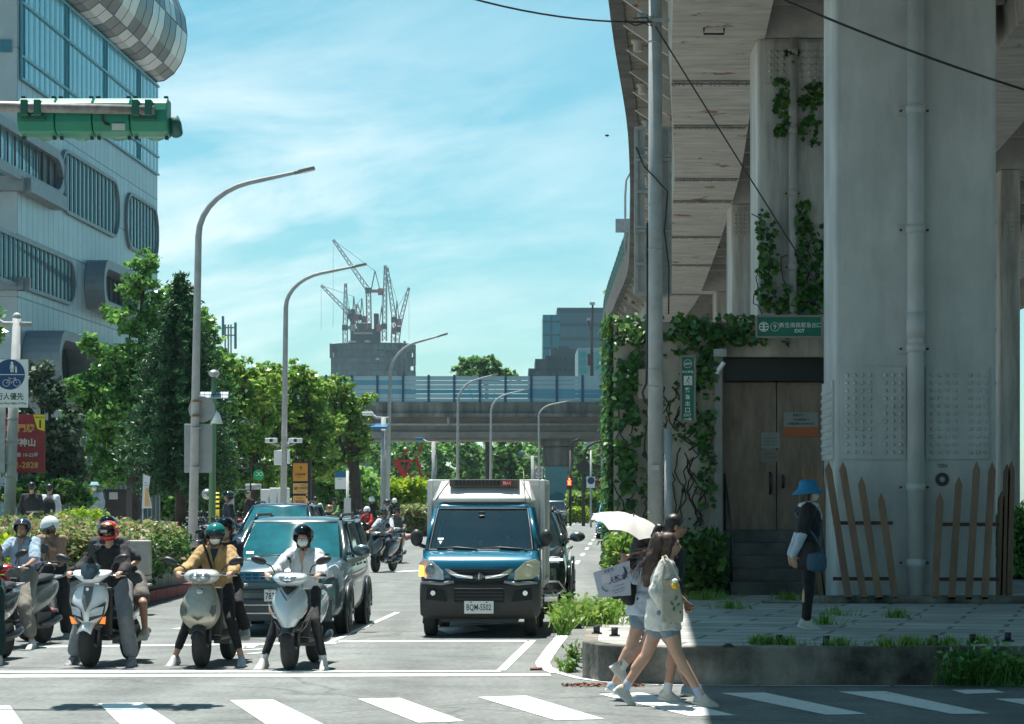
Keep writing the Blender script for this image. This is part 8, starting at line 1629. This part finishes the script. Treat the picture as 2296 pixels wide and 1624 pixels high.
# A: nearest girl, long brown hair, linen shirt, tote bag.  pelvis over x=1487
pA = Vector((wx(1487, 21.15), 21.15, 0))
J = walkJ(.985, (-.13, .50, -.36, .10, -.155, -.045), (.16, .475, .37, .16, -.11, -.10), headf=(0, -1, .0), armL=((-.21, .08, 1.10), (-.22, -.02, .93)), armR=((.2, .03, 1.1), (.2, -.1, .9)))
J['fuR'] = (0, -.35, .9); J['chest'] = (0, .0, 1.19)
o, hp, HR = human('young woman with long brown hair and loose cream shirt striding nearest the camera', pA, WR, J, dict(top=linen, sleeve=1.45, sleeve_g=.028, loose=.012, skirt_hem=.17, fold=.014, scale=.93, bottom=jean, leg=.38, leg_g=.022, botname='shorts', shoe=shoe_l, sock=sock_b, hair='long', hairm=hair_b, curl=.5, ss=.98, collar=linen,
    hairmass=[((0, .03, 1.56), .085), ((0, .075, 1.47), .075), ((-.03, .11, 1.36), .07), ((-.03, .14, 1.24), .06), ((-.03, .16, 1.14), .035)], extra_hair=[dict(n=46, spread=.032, r=.005, mat=hair_b, path=[(0, .07, 1.50), (-.02, .14, 1.40), (-.02, .20, 1.30), (-.02, .22, 1.20)]), dict(n=22, spread=.03, r=.0028, mat=hair_b, path=[(0, .05, 1.50), (0, .17, 1.43), (0, .29, 1.40)])]))
t = thing('tote_bag', 'cream canvas tote bag with green leaf print and yellow fruit charm', 'bag', pA, WR, scale=.93)
c = MB(); c.loft([[(x, y, z) for x, y in ((-.24, -.17 - k), (-.24, .04), (-.29 - k * .5, .03), (-.29 - k * .5, -.16 - k))] for z, k in ((.80, .0), (.86, .005), (1.0, .0), (1.14, -.03), (1.20, -.05))]); canvas = cloth('tote_canvas', (.40, .37, .30), var=.1); c.build('bag_body', canvas, t, bevel=.015)
c = MB(); c.tube([(-.27, -.14, 1.19), (-.25, -.06, 1.34), (-.20, -.01, 1.42), (-.16, .02, 1.40)], .009, 6); c.tube([(-.27, .03, 1.19), (-.25, .0, 1.34), (-.20, .02, 1.41)], .009, 6); c.build('handle', canvas, t)
c = MB()
for y, z, r_, ro in ((-.10, 1.03, .03, 20), (-.06, .98, .03, -30), (-.12, .97, .025, 40), (-.08, .93, .03, 10), (-.14, .90, .02, -20), (-.18, .99, .02, 60)): c.ell((-.315, y, z), (.004, r_ * .4, r_ * .85), 10, 6, Matrix.Rotation(R(ro), 3, 'X'))
c.build('leaf_print', M('print_green', (.05, .15, .05), .8), t)
c = MB(); c.ell((-.32, -.09, 1.145), (.035, .035, .035)); c.build('charm', M('charm_yellow', (.75, .45, .02), .6), t); c = MB(); c.ell((-.322, -.09, 1.185), (.028, .028, .025)); c.build('charm_top', white, t)
# B: taller person beside her, dark hair tied back, glasses, bare arm
pB = Vector((wx(1499, 21.65), 21.65, 0))
J = walkJ(1.07, (-.06, .49, .02, .085, -.14, -.045), (.20, .49, .42, .30, -.10, -.12), headf=(.05, -1, -.06), armR=((.22, .02, 1.05), (.22, -.17, .86)))
J['fuR'] = (0, -.5, .8)
o, hp, HR = human('taller person with dark tied back hair and glasses partly hidden by the nearest woman', pB, WR, J, dict(skin=skin2, top=cloth('black_vest', (.02, .022, .022)), sleeve=0, loose=.02, bottom=cloth('black_shorts', (.02, .02, .02)), leg=.42, botname='shorts', shoe=shoe_l, sock=cloth('pale_sock', (.55, .55, .55)), hair='ponytail', glasses=M('glasses_teal', (.05, .25, .22), .3), scale=.95, hairmass=[((0, .09, 1.64), .04), ((0, .13, 1.56), .035), ((0, .13, 1.46), .02)]))
# C: girl under the parasol with backpack, holding the cardboard sheet
pC = Vector((wx(1447, 22.3), 22.3, 0))
J = walkJ(.99, (-.02, .49, .07, .085, -.14, -.045), (.03, .48, .12, .14, -.13, -.06), headf=(0, -1, 0), armL=((-.2, .10, 1.16), (-.18, .22, 1.30)), armR=((.21, .12, 1.14), (.20, .12, 1.30)))
J.update(knR=(.085, .14, .47), anR=(.075, .30, .10), toR=(.085, .17, .05), knL=(-.085, -.25, .52), anL=(-.075, -.42, .09), toL=(-.085, -.57, .05), haR=(0, .4, .6), haL=(0, 0, 1))
o, hp, HR = human('woman under the white parasol with denim shorts, black backpack and cardboard sheet', pC, WR, J, dict(top=cloth('pale_blue_top', (.45, .52, .60)), sleeve=1.3, loose=.03, skirt_hem=.1, bottom=jean, leg=.36, leg_g=.03, botname='shorts', shoe=M('blue_trainer', (.28, .38, .45), .7), scale=.94, hair='long', hairmass=[((0, .05, 1.5), .08), ((0, .09, 1.40), .07), ((0, .12, 1.26), .05)]))
bp_ = thing('backpack', 'black quilted backpack worn by the woman under the parasol', 'backpack', pC + Vector((.05, -.04, .0)), WR, scale=.97)
c = MB(); c.loft([[(x * w_, .13 + y * dd, z) for x, y in ((-1, 0), (-1, .6), (-.7, 1), (.7, 1), (1, .6), (1, 0))] for z, w_, dd in ((.85, .12, .10), (.90, .16, .17), (1.05, .17, .20), (1.22, .16, .17), (1.32, .11, .10))]); c.build('bag_body', cloth('backpack_black', (.014, .013, .013)), bp_, sub=1)
c = MB(); c.loft([[(x * .12, .30 + y * .07, z) for x, y in ((-1, 0), (-.8, 1), (.8, 1), (1, 0))] for z in (.92, 1.0, 1.12)]); c.build('front_pocket', cloth('backpack_black', (.014, .013, .013)), bp_, bevel=.02)
c = MB(); [c.tube([(s * .11, .14, 1.30), (s * .13, .0, 1.37), (s * .13, -.13, 1.25), (s * .13, -.05, 1.0), (s * .12, .14, .92)], .016, 6) for s in (-1, 1)]; c.tube([(-.04, .16, 1.32), (0, .17, 1.37), (.04, .16, 1.32)], .008, 6); c.build('shoulder_strap', dark, bp_)
cb = thing('cardboard_sheet', 'flattened pale grey water carton with dark blue Chinese lettering', 'cardboard', at(1375, 1300, 22.0))
dC = 21.95; pts = [at(x, y, dC) for x, y in ((1330, 1284), (1412, 1257), (1415, 1335), (1343, 1340))]; c = MB(); c.plate(pts, (0, 1, 0), .01); c.build('card', M('carton_grey', (.40, .44, .52), .7, var=.05), cb, world=True)
inkb = M('carton_ink', (.03, .05, .12), .7); u_ = (at(1412, 1257, dC) - at(1330, 1284, dC)).normalized(); v_ = Vector((0, -1, 0)).cross(u_) * -1
c = MB()
for t_, x, y, h in (('天然水', 1385, 1297, 15), ('~3', 1366, 1279, 8), ('~9', 1388, 1313, 3), ('~11', 1388, 1321, 3), ('~11', 1388, 1327, 2.4)): c.text(t_, at(x, y, dC - .006), u_, -v_ if v_.z < 0 else v_, h * dC / F, bold=.02)
c.build('lettering', inkb, cb, world=True); c = MB(); c.tube([at(1390 + 13 * math.cos(R(a)), 1285 - 16 * math.sin(R(a)), dC - .008) for a in range(-60, 70, 12)], [.003, .006, .01, .013, .014, .014, .013, .011, .008, .006, .003], 5); c.build('blue_swoosh', inkb, cb, world=True)
c = MB(); c.tube([at(1362 - 12 * math.cos(R(a)), 1312 + 9 * math.sin(R(a)) + 5, dC - .008) for a in range(-10, 100, 12)], .005, 5); c.build('green_swoosh', M('carton_green', (.06, .25, .12), .7), cb, world=True); c = MB(); c.plate([at(x, y, dC - .004) for x, y in ((1348, 1290), (1368, 1287), (1370, 1305), (1350, 1309))], (0, -1, 0), .002); c.build('sticker', M('sticker_pale', (.52, .52, .56), .6), cb, world=True)
# parasol
pr = thing('parasol', 'off white folding parasol tilted over the walking women', 'parasol', at(1420, 1190, 22.2))
tip = at(1420, 1158, 22.15); axis = Vector((-.12, -.12, 1)).normalized(); ax_x = Vector((1, 0, .26)).normalized(); axis = Vector((.30, -.20, 1)).normalized(); ax_x = (Vector((1, 0, 0)) - axis * axis.x).normalized(); ax_y = axis.cross(ax_x)
c = MB(); c.smooth = True; nr = 8; rr = []; seg = 40
for t_ in (0.01, .2, .4, .6, .8, 1.0):
    row = []
    for j in range(seg):
        a = 2 * math.pi * j / seg + .2; f_ = abs(math.sin((a - .2) * nr / 2)); rad = .37 * t_ * (1 - .07 * f_ * t_); z = -.125 * t_ ** 1.9 + .035 * f_ * t_ ; row.append(tip + ax_x * rad * math.cos(a) * 1.02 + ax_y * rad * math.sin(a) + axis * z)
    rr.append(row)
c.loft(rr, True, False); cn_ = c.build('canopy', M('parasol_cloth', (.50, .485, .46), .75, var=.04, bump=.1), pr, world=True)
c = MB()
for j in range(8): a = 2 * math.pi * j / 8 + .2; f = lambda t_: tip + ax_x * 0.365 * t_ * math.cos(a) + ax_y * 0.365 * t_ * math.sin(a) + axis * (-.125 * t_ ** 1.9 - .008); c.tube([f(.02), f(.35), f(.7), f(1.0)], .004, 5)
c.build('rib', steel, pr, world=True); c = MB(); c.tube([tip + axis * .03, tip - axis * .50 + Vector((-.0, 0, 0))], .006, 8); c.build('shaft', dark, pr, world=True)
# woman in the blue hat ---------------------------------------------------------------------------------------
pH = gnd(1812, 1410, .366); J = stand(1.64, lean=.0)
J.update(elL=(-.2, .07, 1.05), wrL=(-.17, .17, .82), elR=(.21, .10, 1.05), wrR=(.21, .20, .83), anL=(-.09, .02, .085), anR=(.09, .03, .085), toL=(-.10, -.13, .04), toR=(.10, -.12, .04), face=(0, -1, .0))
o, hp, HR = human('woman in blue bucket hat, mask, black top and white clogs standing in the shade', pH, R(84), J, dict(top=cloth('black_top', (.012, .012, .014)), sleeve=.85, sleeve_g=.03, loose=.02, bottom=cloth('black_leggings', (.009, .009, .011)), leg=1.9, leg_g=.004, tight=1, shoe=M('clog_white', (.50, .48, .42), .7), mask=mask_y, hair='bob', curl=.3, girth=1.0))
c = MB(); P_ = Vector(J['pelvis']); rr = []
for z, w_ in ((.14, .17), (.0, .19), (-.12, .20), (-.26, .205)): rr.append([P_ + Vector((w_ * math.cos(a), w_ * .85 * math.sin(a) + .01, z)) for a in [2 * math.pi * i / 22 for i in range(22)]])
c.loft(rr); c.build('skirt', cloth('charcoal_skirt', (.035, .034, .036)), o, sub=1)
hatm = cloth('blue_denim_hat', (.015, .17, .33), var=.12); c = MB(); c.smooth = True; rr = []
for z, rx in ((.135, .02), (.132, .06), (.12, .085), (.05, .098), (.035, .104), (.0, .145), (-.02, .165)): rr.append([hp(rx * math.sin(a), -rx * 1.12 * math.cos(a) + .008, z + .01 + (.012 * math.cos(a) if z < .03 else 0)) for a in [2 * math.pi * i / 28 for i in range(28)]])
c.loft(rr, True, False); ht = c.build('bucket_hat', hatm, o); m = ht.modifiers.new('s', 'SOLIDIFY'); m.thickness = .006
slv = cloth('pale_blue_sleeve', (.40, .48, .55))
for s in 'LR':
    c = MB(); el, wr, sh = Vector(J['el' + s]), Vector(J['wr' + s]), Vector(J['sh' + s]); chain(c, [sh.lerp(el, .8), el, el.lerp(wr, .97)], [.055, .058, .042]); q = organic(c, 'arm_sleeve', slv, o, .01, 2); folds(q, .008, 14)
c = MB(); nk = Vector(J['neck']); c.tube([nk + Vector((.09 * math.cos(a), .085 * math.sin(a), .01 - .02 * abs(math.sin(a)))) for a in [2 * math.pi * i / 12 for i in range(13)]], .028, 8); c.tube([nk + Vector((.05, -.09, -.0)), nk + Vector((.03, -.13, -.12)), nk + Vector((.0, -.14, -.24))], [.03, .03, .015], 8); q = c.build('scarf', cloth('white_scarf', (.5, .5, .5)), o)
hb = thing('handbag', 'small blue denim shoulder bag at the hip of the woman in the blue hat', 'bag', pH, R(84)); c = MB(); c.loft([[(-.24 - x * .05, y * w_ - .09, z) for x, y in ((-1, -1), (-1, 1), (1, 1), (1, -1))] for z, w_ in ((.64, .10), (.68, .125), (.82, .12), (.86, .10))]); c.build('bag_body', cloth('denim_bag', (.04, .09, .14)), hb, sub=1); c = MB(); c.tube([(-.24, -.17, .86), (-.20, -.06, 1.05), (-.16, .06, 1.18), (-.04, .15, 1.30), (.08, .10, 1.38), (.10, -.05, 1.36), (-.04, -.15, 1.2), (-.20, -.15, .88)], .012, 6); c.build('shoulder_strap', cloth('denim_bag', (.04, .09, .14)), hb)
# ---- background people: label, x, ytop, d, rz, colours ------------------------------------------------------
bgshort = dict(fine=0, loose=.02)
def bg(label, x, ytop, d, rz, st, J=None, h=1.7, hel=None, z0=None):
    z0 = (wz(ytop, d) - h * 1.01 - (.04 if hel else 0)) if z0 is None else z0
    s = dict(bgshort); s.update(st); o, hp, HR = human(label, (wx(x, d), d, z0), rz, J or stand(h), s)
    if hel: helmet(o, hp, HR, hel, False, vis_d, True, 1.04)
    return o
LZ = .42
lw = MB(); lw.box((-14, 54, .1), (-9.2, 62, LZ)); props(lw.build('raised_pavement', plaza_m), kind='structure')
bg('walker seen from behind in black hoodie at the left behind the hedge', 71, 1078, 57, BK, dict(top=mblack, sleeve=1.95, bottom=mblk2, loose=.03), h=1.82, z0=LZ)
bg('walker seen from behind in white jacket left of the kiosk', 111, 1084, 58, BK, dict(top=cloth('white_jacket', (.5, .53, .56)), sleeve=1.95, bottom=mblk2, loose=.05), h=1.78, z0=LZ)
c = MB(); c.ell((wx(110, 57.8), 57.74, LZ + 1.2), (.17, .12, .27), 14, 10); o = c.build('backpack', mblack); props(o, 'black backpack on the walker in the white jacket', 'backpack')
bg('woman in pale hooded jacket and sun hat shading her face beside the kiosk', 212, 1081, 68, 0, dict(top=cloth('pale_jacket', (.34, .42, .46)), sleeve=1.9, bottom=cloth('pale_trousers', (.36, .36, .34)), mask=mask_w), h=1.68)
o = COL.objects[-1]
c = MB(); c.tube([(0, 0, 0), (0, 0, .04), (0, 0, .12)], [.2, .12, .09], 16); h_ = c.build('sun_hat', M('hat_pale_blue', (.2, .38, .44), .8)); h_.parent = [k for k in COL.objects if str(k.get('label', '')).startswith('woman in pale hooded')][0]; h_.location = (0, 0, 1.58)
bg('man in dark T-shirt and visor helmet looking down among the parked scooters', 512, 1099, 60, R(-70), dict(skin=skin2, top=mchar, sleeve=.9, bottom=mblk2, sleeve_g=.03), h=1.78, hel=hm_blk)
bg('young man in black leather jacket looking at his phone by the cabinets', 558, 1100, 80, R(-50), dict(top=cloth('leather_jacket', (.02, .02, .022)), sleeve=1.9, bottom=mblk2), h=1.74)
bg('person in bright red hoodie and pale green helmet leaning over a scooter', 680, 1107, 86, R(60), dict(top=mred, sleeve=1.9, bottom=mblk2), ride(lean=.25), hel=M('helmet_pale_green', (.4, .5, .3), .3, coat=.8), z0=.3)
bg('woman seen from behind in cream blouse with hair in a bun', 707, 1113, 83, BK, dict(top=cloth('cream_blouse', (.5, .48, .42)), sleeve=1.7, sleeve_g=.05, bottom=mblk2, loose=.035, hair='ponytail'), h=1.62)
bg('rider in black helmet and green vest beside the cream blouse', 728, 1108, 87, R(-30), dict(top=cloth('green_vest', (.10, .22, .08)), sleeve=1.8, bottom=mblk2), ride(lean=.1), hel=hm_blk, z0=.3)
bg('rider seen from behind in black shirt and white cap near the kerb', 836, 1109, 92, BK, dict(skin=skin2, top=mblack, sleeve=.9, bottom=mblk2), ride(lean=.05), hel=hm_wht, z0=.35)
bg('rider seen from behind in dark jacket and white helmet passing the clipped hedge', 886, 1112, 105, BK, dict(top=mblack, sleeve=1.9, bottom=mblk2, loose=.03), ride(lean=.05), hel=hm_wht, z0=.3)
# driver of the delivery truck
J = ride(sy=1.15, sz=.62, feet='floor', hands=(.17, .72, 1.12), k=1.0); 
o, hp, HR = human('driver in dark shirt behind the windscreen of the blue delivery truck', Vector((-.43 + .33, 31.72, .02)), YAW, J, dict(fine=0, skin=skin2, top=cloth('driver_shirt', (.05, .05, .06)), sleeve=1.5, bottom=mblk2))
# far scooters on the plaza to the right of the third lamp
clone(protos[list(first)[0]], (wx(836, 92), 91.2, .15), BK, 'scooter under the rider with the white cap seen from behind'); clone(protos[list(first)[0]], (wx(886, 105), 104.2, .15), BK, 'scooter under the rider in dark jacket passing the clipped hedge'); clone(protos[list(first)[1]], (wx(680, 86) - .5, 86, .15), R(60), 'scooter under the person in the red hoodie'); clone(protos[list(first)[1]], (wx(728, 87), 86.3, .15), R(-30), 'green box scooter under the rider in the green vest')
bpy.data.scenes.remove(TS)
# ================================================================ the air
c = MB(); c.box((-700, -60, -1), (900, 1350, 260)); hz = c.build('haze', None); hz.data.materials.clear(); m = bpy.data.materials.new('haze_air'); m.use_nodes = True; nt = m.node_tree; nt.nodes.remove(nt.nodes['Principled BSDF']); v = nt.nodes.new('ShaderNodeVolumePrincipled'); v.inputs['Color'].default_value = (.62, .90, 1.0, 1); v.inputs['Density'].default_value = .00011; v.inputs['Anisotropy'].default_value = .2; nt.links.new(v.outputs[0], nt.nodes['Material Output'].inputs['Volume']); hz.data.materials.append(m); props(hz, kind='stuff', label='thin summer haze in the air')
hz.visible_shadow = True
